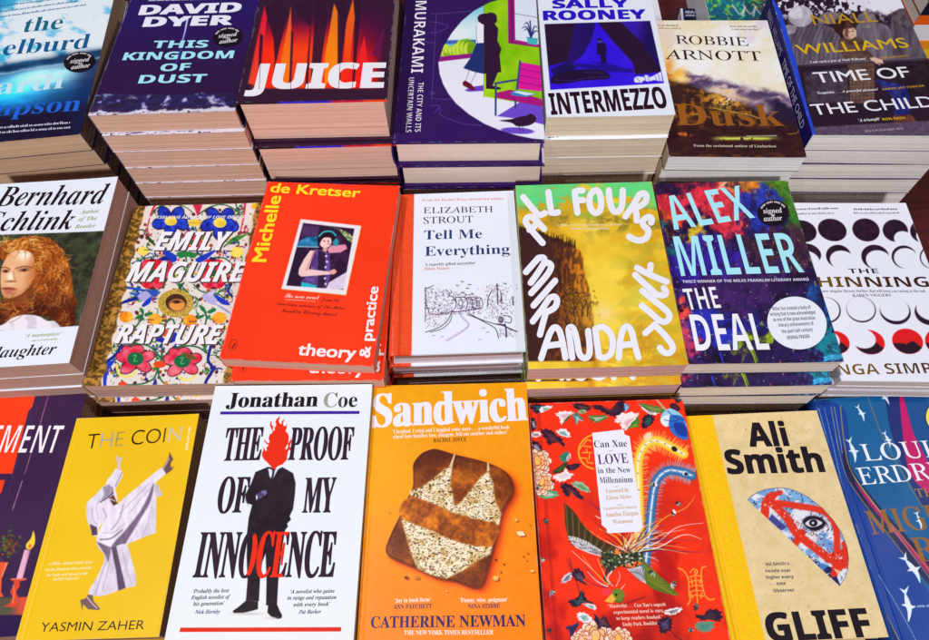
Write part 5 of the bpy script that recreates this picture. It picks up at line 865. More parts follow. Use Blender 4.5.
# ---- red silk paperback with an embroidered bird
def art_xue():
    S = sheet('xue', 2.2, (246, 48, 14)); y = frame(520, 380, 2.464); a = frame(530, 395, 6.09); b = frame(620, 395, 6.095); c = frame(560, 490, 4.269); r = random.Random(14); X, Y = S.X, S.Y
    n = fbm(X, Y, 60, 4, 2); n2 = fbm(X - Y * .5, Y * .6 + X * .3, 30, 4, 6); S.mix(sstep(.48, .7, n2) * sstep(480, 560, Y) * .8, (176, 14, 14)); S.mix(sstep(.5, .7, n) * sstep(450, 540, Y) * .4, (130, 12, 24)); S.mix(sstep(.6, .4, n2) * .25, (255, 60, 20)); S.mix(np.exp(-((S.U - .055) / .012) ** 2) * .35, (130, 10, 10))  # last mix paints the shade of the crease by the spine
    DK = (46, 22, 46); GN = (66, 120, 44); WH = (244, 236, 238); TL = (40, 130, 120)
    def leaf(f, P, base, hi=None, lo=DK):
        q = f(*P); sm_ = smooth(q, True, 4); c0 = (sum(p[0] for p in q) / len(q), sum(p[1] for p in q) / len(q))
        S.poly([(c0[0] + (p[0] - c0[0]) * k_, c0[1] + (p[1] - c0[1]) * k_) for p, k_ in zip(sm_, (1.06, .84, 1.1, .9) * len(q))], base, .35); S.poly([(c0[0] + (p[0] - c0[0]) * .5 + .5, c0[1] + (p[1] - c0[1]) * .55 + .4) for p in sm_], hi or (90, 50, 70), .6, .45)
        m = len(q); cx = sum(p[0] for p in q) / m; cy = sum(p[1] for p in q) / m
        for p in q[::2]: S.line([(cx, cy), (cx + (p[0] - cx) * .85, cy + (p[1] - cy) * .85)], .5, hi or (90, 50, 70), .35, .8)
    for P, col, hi in (([(0, 62), (40, 52), (80, 60), (150, 66), (110, 80), (60, 112), (20, 100)], DK, TL), ([(70, 70), (140, 66), (110, 90), (60, 108)], WH, TL), ([(155, 112), (215, 96), (270, 106), (250, 120), (222, 140), (190, 180), (180, 140)], WH, (200, 140, 150)), ([(230, 130), (250, 122), (230, 150), (196, 176)], GN, None), ([(262, 120), (290, 108), (328, 160), (300, 150), (284, 182), (270, 150)], TL, WH), ([(258, 56), (320, 50), (376, 76), (350, 96), (300, 98)], DK, (110, 90, 60)), ([(300, 90), (345, 92), (330, 112), (296, 108)], (150, 190, 150), GN),
                       ([(352, 130), (400, 122), (482, 128), (430, 162), (390, 166)], GN, WH), ([(368, 66), (430, 60), (470, 90), (500, 84), (540, 36), (580, 38), (584, 90), (540, 130), (490, 126), (440, 104)], DK, (84, 44, 60)), ([(575, 50), (606, 70), (580, 102)], (60, 140, 200), WH), ([(516, 150), (560, 108), (662, 110), (640, 140), (600, 190), (580, 216), (560, 168), (530, 170)], WH, (230, 160, 170)), ([(590, 196), (640, 150), (662, 124), (660, 190), (630, 194)], GN, (140, 190, 60)),
                       ([(68, 206), (130, 212), (160, 240), (200, 270), (212, 322), (180, 290), (150, 292), (110, 304), (100, 270), (78, 250)], DK, (130, 60, 70)), ([(160, 214), (220, 206), (248, 256), (200, 250), (172, 236)], WH, TL), ([(180, 372), (232, 344), (246, 382), (206, 412)], TL, GN), ([(240, 350), (248, 382), (216, 408)], WH, None), ([(130, 470), (170, 440), (228, 400), (220, 440), (180, 476)], (60, 50, 30), GN), ([(228, 424), (312, 418), (270, 456), (226, 452)], DK, None), ([(140, 490), (200, 470), (215, 440), (236, 470), (268, 484), (210, 524), (160, 520)], WH, (220, 190, 200)), ([(188, 536), (250, 546), (300, 590), (332, 638), (280, 620), (250, 580), (236, 622), (200, 590)], DK, (120, 60, 70)), ([(250, 534), (320, 530), (370, 590), (310, 580)], (150, 190, 160), GN),
                       ([(0, 150), (30, 140), (40, 200), (10, 214)], DK, WH), ([(4, 230), (60, 222), (64, 250), (14, 256)], WH, None), ([(0, 290), (50, 284), (76, 344), (24, 356)], DK, WH), ([(40, 600), (120, 570), (180, 610), (90, 632)], (80, 160, 110), WH), ([(104, 530), (130, 516), (154, 530), (120, 548)], DK, None)):
        leaf(a, P, col, hi)
    def peony(p, R, seed):
        q = random.Random(seed)
        for ring, n_ in ((1.0, 11), (.72, 9), (.45, 7), (.2, 4)):
            for k in range(n_):
                t = k * TAU / n_ + q.uniform(-.2, .2); c_ = (p[0] + R * ring * math.cos(t) * .85, p[1] + R * ring * math.sin(t) * .8); a_, b_ = R * .40, R * .30; w_ = q.uniform(.5, 1)
                S.ell(c_, a_ * 1.12, b_ * 1.14, (150, 40, 30), t, .4); S.ell(c_, a_, b_, 0, t, .4, tex=lambda x, y, p=p, w_=w_: (lambda d: np.array([250, 236, 226]) * (1 - d) + np.array([244, 128 + 40 * w_, 60]) * d)(np.clip(1.25 - np.hypot(x - p[0], y - p[1])[..., None] / R, 0, 1) * w_))
        S.ell(p, R * .16, R * .14, (250, 200, 90), 0, .5)
    peony(a((46, 410)), 11.5, 1); peony(a((70, 535)), 10.5, 2); peony(a((6, 500)), 8, 5); peony(c((150, 632)), 15, 3); peony(c((250, 640)), 11, 4); peony(c((92, 645)), 9, 6)
    for cx, cy, rx, ry, col in () and ((40, 400, 9, 8, (244, 150, 60)), (60, 380, 6, 6, (250, 220, 200)), (96, 430, 7, 9, WH), (30, 440, 7, 5, (236, 110, 40)), (60, 520, 7, 6, (246, 150, 60)), (88, 490, 6, 7, WH), (40, 560, 6, 6, (250, 200, 170)), (94, 540, 4.5, 6, WH), (66, 452, 5, 6, (250, 190, 120)), (100, 590, 5, 4, WH)): S.ell(a((cx, cy)), rx, ry, col, r.uniform(0, 3), .5); S.ell(a((cx + 8, cy + 6)), rx * .5, ry * .5, (236, 110, 40), r.uniform(0, 3), 1.2, .7); S.line(a((cx - 30, cy + 14), (cx, cy + 26), (cx + 30, cy + 8)), .5, (120, 40, 40), .4, .8, True)
    for P, col, hi in (([(112, 50), (180, 58), (270, 82), (290, 106), (220, 108), (160, 92)], (84, 120, 50), (150, 160, 90)), ([(114, 56), (170, 92), (240, 110), (180, 118)], WH, None), ([(212, 16), (250, 50), (300, 108), (260, 76)], WH, GN), ([(130, 172), (150, 122), (196, 118), (212, 150), (184, 186), (140, 206)], DK, TL), ([(0, 180), (30, 130), (112, 122), (60, 186), (36, 214)], WH, (220, 140, 150)), ([(44, 206), (110, 134), (116, 190), (80, 196)], GN, (140, 190, 60)), ([(300, 60), (340, 50), (370, 90), (330, 96)], DK, None), ([(330, 0), (370, 0), (372, 40), (340, 44)], DK, TL)): leaf(b, P, col, hi)
    for P, col in (([(250, 130), (296, 82), (350, 100), (388, 140), (404, 200), (340, 206), (280, 180)], (150, 206, 236)), ([(300, 130), (380, 130), (404, 210), (412, 268), (370, 266), (310, 220)], (44, 110, 200)), ([(250, 140), (300, 120), (290, 190), (256, 176)], (226, 240, 248)), ([(330, 170), (396, 180), (410, 250), (350, 236)], (26, 60, 160))): S.poly(b(*P), col, .5, sm=True)
    for P in ([(290, 96), (330, 130), (390, 150)], [(300, 200), (350, 190), (400, 210)], [(270, 150), (320, 160), (360, 150)]): S.line(b(*P), .8, (20, 40, 120), .4, .8, True)
    # two tail plumes with combed edges
    def plume(P, wd, core, fr, mid, dots):
        q = smooth(P, False, 6)
        for i in range(0, len(q) - 1):
            (x0, y0), (x1, y1) = q[i], q[i + 1]; d = math.hypot(x1 - x0, y1 - y0) or 1; nx, ny = -(y1 - y0) / d, (x1 - x0) / d
            for sg in (-1, 1):
                for k in range(3): t = r.random(); ox, oy = x0 + (x1 - x0) * t, y0 + (y1 - y0) * t; l = wd * r.uniform(.8, 1.3); S.line([(ox, oy), (ox + sg * nx * l + (x1 - x0) / d * 1.2, oy + sg * ny * l + (y1 - y0) / d * 1.2)], .5, fr, .35, .8, w2=.2)
        S.line(P, wd * 1.05, core, 1.4, 1, True); S.line(P, wd * .62, tuple(int(v * .55 + 110) for v in core), 1.6, .6, True); S.line(P, wd * .2, mid, .4, 1, True)
        for k in range(0, len(q), 4): S.line([(q[k][0] - .8, q[k][1]), (q[k][0] + .8, q[k][1] + .5)], .6, dots, .35, .9)
    plume(b((118, 1080), (116, 900), (118, 700), (112, 520), (112, 400), (140, 320), (190, 280), (250, 284), (330, 326), (390, 360)), 8.6, (246, 206, 40), (250, 226, 110), (250, 240, 220), (60, 30, 20))
    plume(b((150, 1080), (176, 860), (190, 700), (210, 560), (236, 500), (290, 460), (350, 462), (400, 476), (440, 492)), 8.2, (26, 100, 170), (130, 200, 236), (226, 236, 246), (20, 30, 80))
    S.ell(b((332, 328)), 3.2, 2.4, (46, 20, 30), .6); S.ell(b((396, 476)), 2.4, 2.2, (236, 236, 246)); S.ell(b((402, 480)), 1.8, 1.6, (30, 20, 50)); S.ell(b((170, 250)), 5, 3.4, (250, 240, 220), -.6, 1.4, .8)
    # gold roundel beside the label
    gd = (240, 168, 50); C0 = a((400, 345)); S.line([(C0[0] + 17 * math.cos(t), C0[1] + 17 * math.sin(t)) for t in np.linspace(1.7, 4.7, 20)], 1.7, gd, .4)
    for P in ([(300, 330), (350, 270), (372, 280)], [(330, 310), (372, 316)], [(320, 350), (375, 350)], [(300, 380), (345, 384), (350, 410), (384, 414)], [(345, 330), (348, 352)], [(360, 390), (362, 362)]): S.line(a(*P), 1.2, gd, .4)
    # the bird: wings, scaled body, streaming feathers
    for P, w, col in (([(330, 240), (400, 160), (460, 110), (530, 80), (560, 50), (578, 22)], 1.1, (246, 150, 40)), ([(340, 250), (420, 220), (480, 170), (530, 150), (612, 140)], .8, (244, 226, 226)), ([(350, 262), (430, 240), (500, 200), (550, 190), (604, 210)], .9, (244, 226, 226)), ([(350, 265), (440, 254), (520, 262), (604, 264)], .9, (70, 30, 96)), ([(350, 262), (420, 250), (470, 230), (512, 224)], .7, (70, 20, 30)), ([(330, 246), (370, 200), (400, 170), (420, 150)], .9, (244, 226, 226)), ([(320, 240), (345, 190), (372, 160)], 1.6, (50, 30, 110)), ([(300, 236), (306, 190), (304, 176)], 2.2, (240, 140, 60)), ([(280, 240), (270, 200), (230, 176)], 1.2, (240, 190, 60)), ([(270, 244), (240, 200), (168, 165)], 1., (244, 200, 60)), ([(250, 246), (220, 222), (196, 205)], .8, (60, 20, 40)), ([(310, 236), (322, 200), (330, 178)], 1.4, (244, 230, 230)), ([(360, 280), (400, 290), (422, 304)], .6, (244, 226, 226)), ([(180, 90), (150, 70), (128, 44)], .9, (70, 40, 110)), ([(170, 120), (150, 108)], .8, (240, 230, 230))): S.line(c(*P), w * 1.5, col, .4, 1, True, w2=w * .4)
    wing = [(18, 52), (40, 70), (64, 96), (100, 150), (140, 190), (190, 225), (235, 240), (232, 262), (170, 280), (120, 262), (70, 240), (34, 206), (22, 140)]
    S.poly(c(*wing), (70, 56, 26), .5); S.poly(c((34, 194), (70, 200), (120, 220), (180, 258), (176, 284), (120, 268), (70, 246), (38, 214)), (206, 206, 210), .5)
    for k in range(15): t = k / 14; S.line(c((24 + 200 * t, 56 + 186 * t ** .8), (36 + 160 * t, 198 + 66 * t)), .55, (30, 18, 24) if k % 2 else (150, 120, 60), .35, .85)
    S.poly(c((172, 290), (210, 262), (262, 244), (300, 246), (345, 262), (360, 290), (352, 318), (300, 332), (250, 326), (222, 350), (196, 340)), (60, 70, 44), .5, sm=True); S.poly(c((224, 270), (250, 236), (290, 234), (302, 262), (260, 276)), (240, 130, 60), .5); S.poly(c((252, 322), (340, 300), (356, 314), (310, 330)), (240, 110, 40), .5)
    for k in range(150):
        x, yy = r.uniform(178, 356), r.uniform(250, 330)
        if abs((yy - 292) - (x - 270) * -.05) < 34: S.ell(c((x, yy)), 1.15, .9, r.choice(((214, 220, 200), (30, 22, 30), (120, 150, 90), (30, 22, 30))), .5, .35, .9)
    for k in range(90):
        x = r.uniform(40, 180); yy = 206 + (x - 40) * .42 + r.uniform(-6, 26) * (1 - (x - 40) / 300); S.line(c((x - 3, yy), (x + 3, yy + 3)), .4, (70, 50, 60), .35, .9)
    S.poly(c((286, 336), (350, 326), (372, 402), (340, 384)), (206, 206, 214), .5)
    for k in range(7): S.line(c((296 + k * 9, 334), (336 + k * 6, 386)), .35, (70, 60, 70), .35); S.line(c((290 + k * 10, 350 - k * 3), (366 - (6 - k) * 4, 352 + k * 6)), .35, (70, 60, 70), .35, .7)
    S.poly(c((350, 290), (384, 326), (430, 370), (480, 410), (508, 452), (450, 440), (400, 424), (368, 400), (360, 340)), (96, 110, 30), .5)
    for k in range(13): S.line(c((356 + k * 1.5, 320 + k * 5), (420 + k * 6, 370 + k * 6.5)), .6, (36, 24, 20) if k % 2 else (170, 190, 50), .35, .9)
    for P, w, col in (([(210, 330), (190, 380), (222, 400)], 3.0, (60, 40, 60)), ([(222, 346), (204, 376), (226, 410)], 1.4, (230, 226, 230)), ([(200, 400), (130, 330), (50, 258)], .8, (244, 230, 230)), ([(206, 404), (150, 350), (96, 280)], 1.3, (244, 150, 50)), ([(200, 410), (150, 380), (108, 322)], 1.0, (90, 40, 110)), ([(204, 412), (160, 390), (118, 348)], 1.2, (244, 220, 210)), ([(206, 416), (150, 404), (90, 366)], .9, (80, 30, 90)), ([(210, 400), (180, 340), (160, 290)], 1.0, (246, 200, 120)), ([(240, 410), (256, 370), (250, 344)], .8, (250, 200, 200)), ([(262, 420), (278, 402)], 1., (246, 220, 220))): S.line(c(*P), w, col, .4, 1, True, w2=w * .4)
    S.ell(c((246, 450)), 7.2, 7, (110, 130, 40)); S.poly(c((222, 440), (190, 474), (222, 482), (240, 466)), (240, 176, 60), .4); S.ell(c((200, 434)), 5, 4, (240, 60, 70), soft=1); S.ell(c((240, 446)), 1.2, 1.2, (30, 16, 16)); S.line(c((236, 470), (260, 480), (272, 460)), 1, (60, 90, 30), .4, sm=True); S.line(c((276, 486), (320, 470), (362, 456)), 1.4, (130, 14, 20), .8, .9, True)
    # gold character
    e = lambda *P, w=1.35: S.line(c(*P), w, (240, 156, 52), .4, 1, True)
    e((506, 332), (530, 346), (548, 380), (552, 440), (556, 470), (546, 488)); e((622, 326), (606, 334), (604, 380), (616, 440), (636, 466), (660, 464)); e((556, 352), (570, 336), (588, 346), (580, 360))
    for k in range(5): e((552 + k, 372 + k * 21), (580, 364 + k * 21), (606 + k * 2, 368 + k * 21), w=1.15)
    e((576, 345), (582, 410), (588, 480)); e((560, 380), (566, 400)); e((600, 380), (596, 396)); e((558, 440), (566, 460)); e((606, 440), (602, 460))
    for P, col, hi in (([(28, 290), (46, 330), (56, 380), (44, 330)], DK, None), ([(50, 350), (80, 332), (110, 372), (96, 384), (124, 408), (84, 392), (60, 376)], DK, (110, 110, 130)), ([(4, 396), (20, 362), (50, 352), (44, 384)], (206, 206, 220), DK), ([(34, 470), (70, 460), (96, 424), (112, 462), (150, 486), (104, 480), (70, 502), (44, 490)], DK, TL), ([(72, 540), (84, 520), (120, 530), (140, 558), (100, 566)], WH, TL), ([(24, 584), (60, 572), (84, 562), (70, 596), (44, 628), (40, 604)], (60, 50, 100), DK), ([(145, 526), (172, 548), (190, 534), (206, 560), (220, 590), (186, 584), (160, 590)], DK, (140, 80, 90)), ([(96, 484), (150, 490), (148, 512)], WH, TL), ([(440, 520), (470, 506), (520, 500), (512, 520), (470, 534)], WH, (60, 40, 60)), ([(415, 560), (440, 544), (470, 540), (480, 570), (470, 600), (430, 612), (424, 584)], DK, (110, 90, 140)), ([(574, 530), (610, 534), (640, 506), (690, 520), (684, 560), (640, 552), (600, 556)], DK, (80, 60, 60)), ([(576, 570), (610, 560), (660, 564), (640, 604), (590, 600)], (110, 140, 120), TL)): leaf(c, P, col, hi)
    S.line(c((40, 290), (60, 360), (84, 440), (70, 480)), .7, DK, .4, 1, True); S.line(c((470, 590), (490, 620), (520, 640)), .8, DK, .4, .9, True)
    for cx, cy, rx, ry, col in () and ((110, 610, 9, 7, (250, 190, 160)), (150, 608, 8, 7, (250, 130, 60)), (180, 600, 7, 6, WH), (230, 622, 9, 7, (250, 200, 180)), (210, 640, 10, 6, (250, 120, 50)), (90, 630, 7, 7, WH), (270, 640, 6, 6, (250, 220, 210)), (320, 640, 7, 3, WH)): S.ell(c((cx, cy)), rx, ry, col, r.uniform(0, 3), .5); S.ell(c((cx + 6, cy + 8)), rx * .6, ry * .55, (240, 90, 30), r.uniform(0, 3), 1.4, .7)
    for k in range(16):
        x, yy = ((28, 230), (42, 262), (36, 330), (60, 350), (30, 420), (52, 446), (44, 500), (74, 520), (330, 250), (384, 330), (392, 300), (330, 470), (372, 500), (440, 560), (70, 620), (420, 610))[k]; an = r.uniform(0, TAU); L_ = r.uniform(9, 17)
        for q in range(3):
            t = an + (q - 1) * .7; d_ = (math.cos(t), math.sin(t)); leaf(y, [(x, yy), (x + d_[0] * L_ * .5 - d_[1] * 3.5, yy + d_[1] * L_ * .5 + d_[0] * 3.5), (x + d_[0] * L_, yy + d_[1] * L_), (x + d_[0] * L_ * .5 + d_[1] * 3.5, yy + d_[1] * L_ * .5 - d_[0] * 3.5)], r.choice((DK, DK, GN, WH, TL)), r.choice((GN, TL, (110, 60, 70), WH)))
    for k in range(34):
        t = r.uniform(-2.7, -.05); L_ = r.uniform(18, 62); x0, y0 = c((300 + r.uniform(-30, 40), 246 + r.uniform(-6, 20))); S.line([(x0, y0), (x0 + L_ * .5 * math.cos(t), y0 + L_ * .45 * math.sin(t)), (x0 + L_ * math.cos(t + .12), y0 + L_ * .75 * math.sin(t + .16))], r.uniform(.7, 1.5), r.choice(((246, 150, 40), (244, 226, 226), (90, 40, 100), (246, 206, 110), (250, 120, 60), (60, 24, 50))), .4, .9, True, w2=.25)
    W = (238, 238, 252)
    S.vpoly(y((178, 130), (255, 121), (258, 134), (270, 138), (302, 361), (295, 373), (216, 377), (213, 365), (202, 357)), W)
    K = (40, 22, 40); G = (206, 150, 50)
    S.text('Can Xue', a((393, 319)), a((593, 313)), a((393, 278)), K, 'serb', -.014); S.text('LOVE', a((417, 421)), a((602, 412)), a((417, 362)), (86, 34, 104), 'serb', -.012); S.text('in the New', a((415, 476)), a((616, 470)), a((415, 442)), K, 'serb', -.014); S.text('Millennium', a((426, 536)), a((628, 530)), a((426, 500)), K, 'serb', -.014)
    S.text('Foreword by', y((212, 279)), y((269, 275)), y((212, 268)), G, 'serb', -.01, 2); S.text('Eileen Myles', y((213, 295)), y((276, 291)), y((213, 285)), G, 'serb', -.01, 2); S.text('Translated from the Chinese by', y((206, 320)), y((288, 315)), y((206, 313)), G, 'serb', -.006, 2); S.text('Annelise Finegan', y((211, 337)), y((292, 332)), y((211, 326)), G, 'serb', -.01, 2); S.text('Wasmoen', y((229, 354)), y((279, 351)), y((229, 344)), G, 'serb', -.01, 2)
    for p, q in (((219, 174), (228, 173.4)), ((232, 262), (242, 261.4)), ((240, 307), (252, 306.2))): S.vpoly(y(p, q, (q[0], q[1] + 1.4), (p[0], p[1] + 1.4)), G)
    for t, p, q in (('“Masterful . . . Can Xue’s superb', (204, 502), (452, 494)), ('experimental novel is sure', (230, 528), (440, 520)), ('to keep readers hooked.”', (242, 554), (440, 547)), ('Emily Park, Booklist', (268, 580), (416, 574))): S.text(t, c(p), c(q), c((p[0], p[1] - 15)), (250, 214, 196), 'serb', -.004, 2)
    return S

# ---- speckled kraft jacket with a yellow strip
def art_gliff():
    S = sheet('gliff', 2.0, (228, 204, 152)); y = frame(680, 380, 2.462); g = frame(740, 480, 5.333); r = random.Random(21); X, Y = S.X, S.Y
    S.C += (fbm(X, Y, 8, 4, 3)[..., None] - .5) * np.array([26, 26, 34])
    for k in range(520): p = happly(S.Hi, r.random(), r.random()); S.ell(p, r.uniform(.25, .8), r.uniform(.2, .4), r.choice(((176, 140, 96), (250, 238, 206), (206, 170, 120), (150, 110, 80))), r.uniform(0, 3), .35, .75)
    S.mix(sstep(.2145, .2115, S.U), np.stack([246 + 0 * X, 194 + 14 * (fbm(X, Y, 1.4, 2) - .5) * 2, 12 + 0 * X], -1)); S.mix(np.exp(-((S.U - .028) / .008) ** 2) * .4, (186, 120, 6))  # yellow strip; crease shade painted in as a darker line
    half = [(42, 106), (60, 86), (90, 66), (140, 48), (210, 40), (255, 44), (300, 58), (370, 94), (440, 150), (500, 216), (545, 286), (572, 360), (580, 420), (574, 480), (556, 530), (530, 564)]
    hm = S.polymask(g(*half), .4, (slice(None), slice(None))); keep = S.C.copy(); n = fbm(X, Y, 10, 4, 2); S.C[:] = np.array([222, 222, 232]) + (n[..., None] - .5) * 40; S.mix(sstep(.5, .62, fbm(X, Y, 12, 3, 8)) * .9, (110, 160, 214))
    r2 = lambda a_, b_: r.uniform(a_, b_)
    for P, col in (([(60, 60), (200, 36), (220, 70), (140, 90)], (110, 160, 214)), ([(230, 40), (330, 60), (440, 140), (380, 130), (270, 90)], (120, 176, 226)), ([(170, 180), (250, 250), (220, 270), (150, 210)], (60, 60, 140)), ([(380, 420), (500, 470), (540, 570), (460, 500)], (24, 24, 80)), ([(400, 420), (470, 460), (440, 480)], (70, 130, 206)), ([(440, 300), (500, 330), (500, 370), (450, 350)], (110, 150, 214))): S.poly(g(*P), col, .8, .95)
    for k in range(440):
        x, yy = r2(40, 590), r2(30, 570); an = r2(0, 3.1); l = r2(5, 22); S.line(g((x, yy), (x + l * math.cos(an) * .5 + r2(-4, 4), yy + l * math.sin(an) * .5), (x + l * math.cos(an), yy + l * math.sin(an))), r2(.5, 1.1), r.choice(((34, 22, 50), (34, 22, 50), (30, 40, 110), (250, 250, 252), (250, 250, 252), (90, 60, 90))), .35, .85, True)
    RD = (226, 46, 22)
    for P, w in (([(172, 84), (140, 120), (132, 195)], 8.5), ([(160, 110), (250, 200), (300, 280), (400, 360), (480, 420), (560, 450)], 8), ([(200, 122), (300, 136), (430, 160), (490, 205), (516, 280), (516, 390), (505, 490)], 6.5), ([(330, 280), (296, 336)], 7.5), ([(560, 340), (570, 400), (530, 470), (500, 500)], 6.5), ([(480, 410), (560, 380)], 7), ([(150, 90), (215, 66)], 5)): S.line(g(*P), w, RD, .9, .96, True)
    for k in range(150):
        t = r.random(); x = 140 + 420 * t + r2(-20, 20); yy = 100 + 350 * t + r2(-30, 30); S.ell(g((x, yy)), r2(.3, 1), r2(.3, .7), r.choice(((250, 110, 80), (170, 20, 20), (130, 16, 30), (255, 220, 210))), r2(0, 3), .4, .8)
    S.poly(g((334, 220), (360, 194), (400, 190), (440, 206), (458, 232), (430, 262), (390, 270), (356, 250)), (26, 14, 30), 1.0, sm=True)
    for k in range(26): t = k * TAU / 26; S.line(g((394 + 44 * math.cos(t), 229 + 30 * math.sin(t)), (394 + r2(64, 80) * math.cos(t + .15), 229 + r2(46, 58) * math.sin(t + .15))), .8, (30, 16, 34), .4, .9, w2=.2)
    S.poly(g((348, 232), (372, 212), (400, 208), (440, 226), (416, 244), (380, 250)), (214, 216, 220), .5, sm=True); S.ell(g((392, 228)), 4.2, 3.6, (26, 14, 30)); S.ell(g((390, 228)), 1.4, 1.2, (200, 206, 220), soft=.5)
    for k in range(14): S.line(g((500 + k * 4, 470 + k * 2), (530 + r2(-20, 20), 500 + r2(-14, 30))), .4, (240, 240, 220), .35, .8)
    S.C[:] = keep * (1 - hm[..., None]) + S.C * hm[..., None]; S.line(g(*half[::1]), .5, (40, 30, 90), .35, .8)
    K = (26, 14, 26)
    S.text('Ali', y((174, 163)), y((269, 161)), y((176, 106)), K, 'sansb', .024); S.text('Smith', y((120, 230)), y((357, 225)), y((122, 172)), K, 'sansb', .024); S.text('GLIFF', y((222, 643)), y((476, 630)), y((222, 574)), K, 'sansb', .024)
    for t, p, q in (('‘Ali Smith’s', (135, 456), (264, 452)), ('novels soar', (138, 492), (272, 488)), ('higher every', (142, 526), (288, 522)), ('time’', (196, 560), (250, 557)), ('Observer', (180, 598), (292, 593))): S.text(t, g(p), g(q), g((p[0], p[1] - 17)), (44, 26, 84), 'sansb', 0, 2)
    return S

# ---- blue river-pattern jacket
def art_erd():
    S = sheet('erd', 1.8, (6, 92, 150)); y = frame(680, 380, 2.462); x5 = frame(800, 380, 2.46); X, Y = S.X, S.Y; r = random.Random(31)
    S.C += (fbm(X, Y, 30, 3, 2)[..., None] - .5) * 16
    gp = lambda P, col, **k: S.poly(smooth(P, True, 4) if len(P) > 5 else P, col, .5, **k)
    gp(y((325, 70), (400, 66), (418, 150), (420, 220), (460, 300), (560, 440), (640, 560), (760, 700), (560, 720), (470, 480), (400, 280)), (12, 60, 150)); gp(y((460, 40), (500, 34), (520, 130), (560, 240), (640, 380), (760, 560), (760, 440), (640, 240), (560, 100), (545, 34)), (22, 42, 112)); gp(y((545, 34), (600, 34), (640, 160), (760, 330), (760, 420), (640, 300), (570, 140)), (14, 78, 142)); gp(y((400, 160), (412, 240), (470, 330), (560, 440), (640, 540), (700, 640), (760, 740), (760, 640), (600, 430), (500, 320), (430, 230)), (22, 26, 78))
    gp(y((540, 34), (548, 34), (572, 120), (590, 160), (640, 240), (760, 330), (760, 400), (640, 300), (580, 250), (556, 190)), (196, 14, 104)); gp(y((430, 250), (470, 310), (540, 390), (640, 510), (760, 650), (760, 640), (640, 490), (540, 376), (470, 296)), (176, 20, 96))
    for P, c_, w in (([(395, 64), (404, 150), (420, 220), (470, 296), (560, 400), (640, 500)], (186, 150, 50), .9), ([(342, 70), (372, 180), (400, 280)], (206, 226, 236), .4), ([(356, 68), (384, 190), (406, 290)], (206, 226, 236), .35), ([(372, 66), (396, 190), (430, 270), (560, 440)], (226, 206, 120), .45), ([(462, 40), (500, 140), (560, 250), (640, 380)], (170, 130, 60), .6), ([(380, 66), (400, 180)], (230, 230, 200), .4), ([(640, 60), (660, 160), (760, 300)], (10, 140, 196), 1.6), ([(490, 480), (560, 600), (620, 720)], (206, 226, 236), .4), ([(500, 560), (560, 680)], (226, 206, 120), .5), ([(430, 240), (520, 360), (640, 520)], (236, 226, 200), .4)): S.line(y(*P), w, c_, .4, .9, True)
    gp(y((330, 80), (340, 80), (470, 480), (540, 650), (520, 660), (440, 420)), (24, 30, 84))
    W = (230, 240, 250)
    def fish(f, p, ang, s):
        R = lambda a_, b_: f((p[0] + s * (a_ * math.cos(ang) - b_ * math.sin(ang)), p[1] + s * (a_ * math.sin(ang) + b_ * math.cos(ang))))
        S.poly(smooth([R(-1, -.05), R(-.3, .26), R(.4, .22), R(1, -.05), R(.4, -.12), R(-.3, -.02)]), W, .35); S.poly([R(.85, 0), R(1.5, .3), R(1.2, -.05), R(1.4, -.4)], W, .35); S.poly([R(-.2, .1), R(0, .62), R(.2, .12)], W, .35); S.poly([R(0, 0), R(.25, -.4), R(.3, .05)], W, .35)
    for p, an, s in (((447, 85), 1.15, 18), ((426, 178), 1.3, 26), ((505, 46), .9, 18), ((512, 150), 1.2, 18), ((575, 470), 1.0, 34), ((560, 560), 1.45, 36), ((590, 350), 1.3, 20)): fish(y, p, an + math.pi, s)
    S.ell(y((640, 90)), 14, 15, (246, 226, 90)); S.line([(y((640, 90))[0] + 14.5 * math.cos(t), y((640, 90))[1] + 15.5 * math.sin(t)) for t in np.linspace(0, TAU, 30)], 1.2, (16, 50, 60), .4)
    S.text('LOUISE', y((456, 199)), y((712, 184)), y((452, 158)), (240, 244, 250), 'serl', .004); S.text('ERDRICH', y((447, 258)), y((735, 236)), y((440, 216)), (240, 244, 250), 'serl', .004)
    S.text('THE', y((584, 288)), y((650, 284)), y((583, 268)), (180, 130, 50), 'serl', .004); S.text('MIGHTY', y((474, 380)), y((760, 352)), y((466, 322)), (150, 98, 38), 'serl', .012); S.text('RED', y((588, 448)), y((762, 432)), y((580, 388)), (150, 98, 38), 'serl', .012)
    S.micro(y((585, 560)), y((700, 552)), 2.4, (140, 190, 230), 3)
    return S

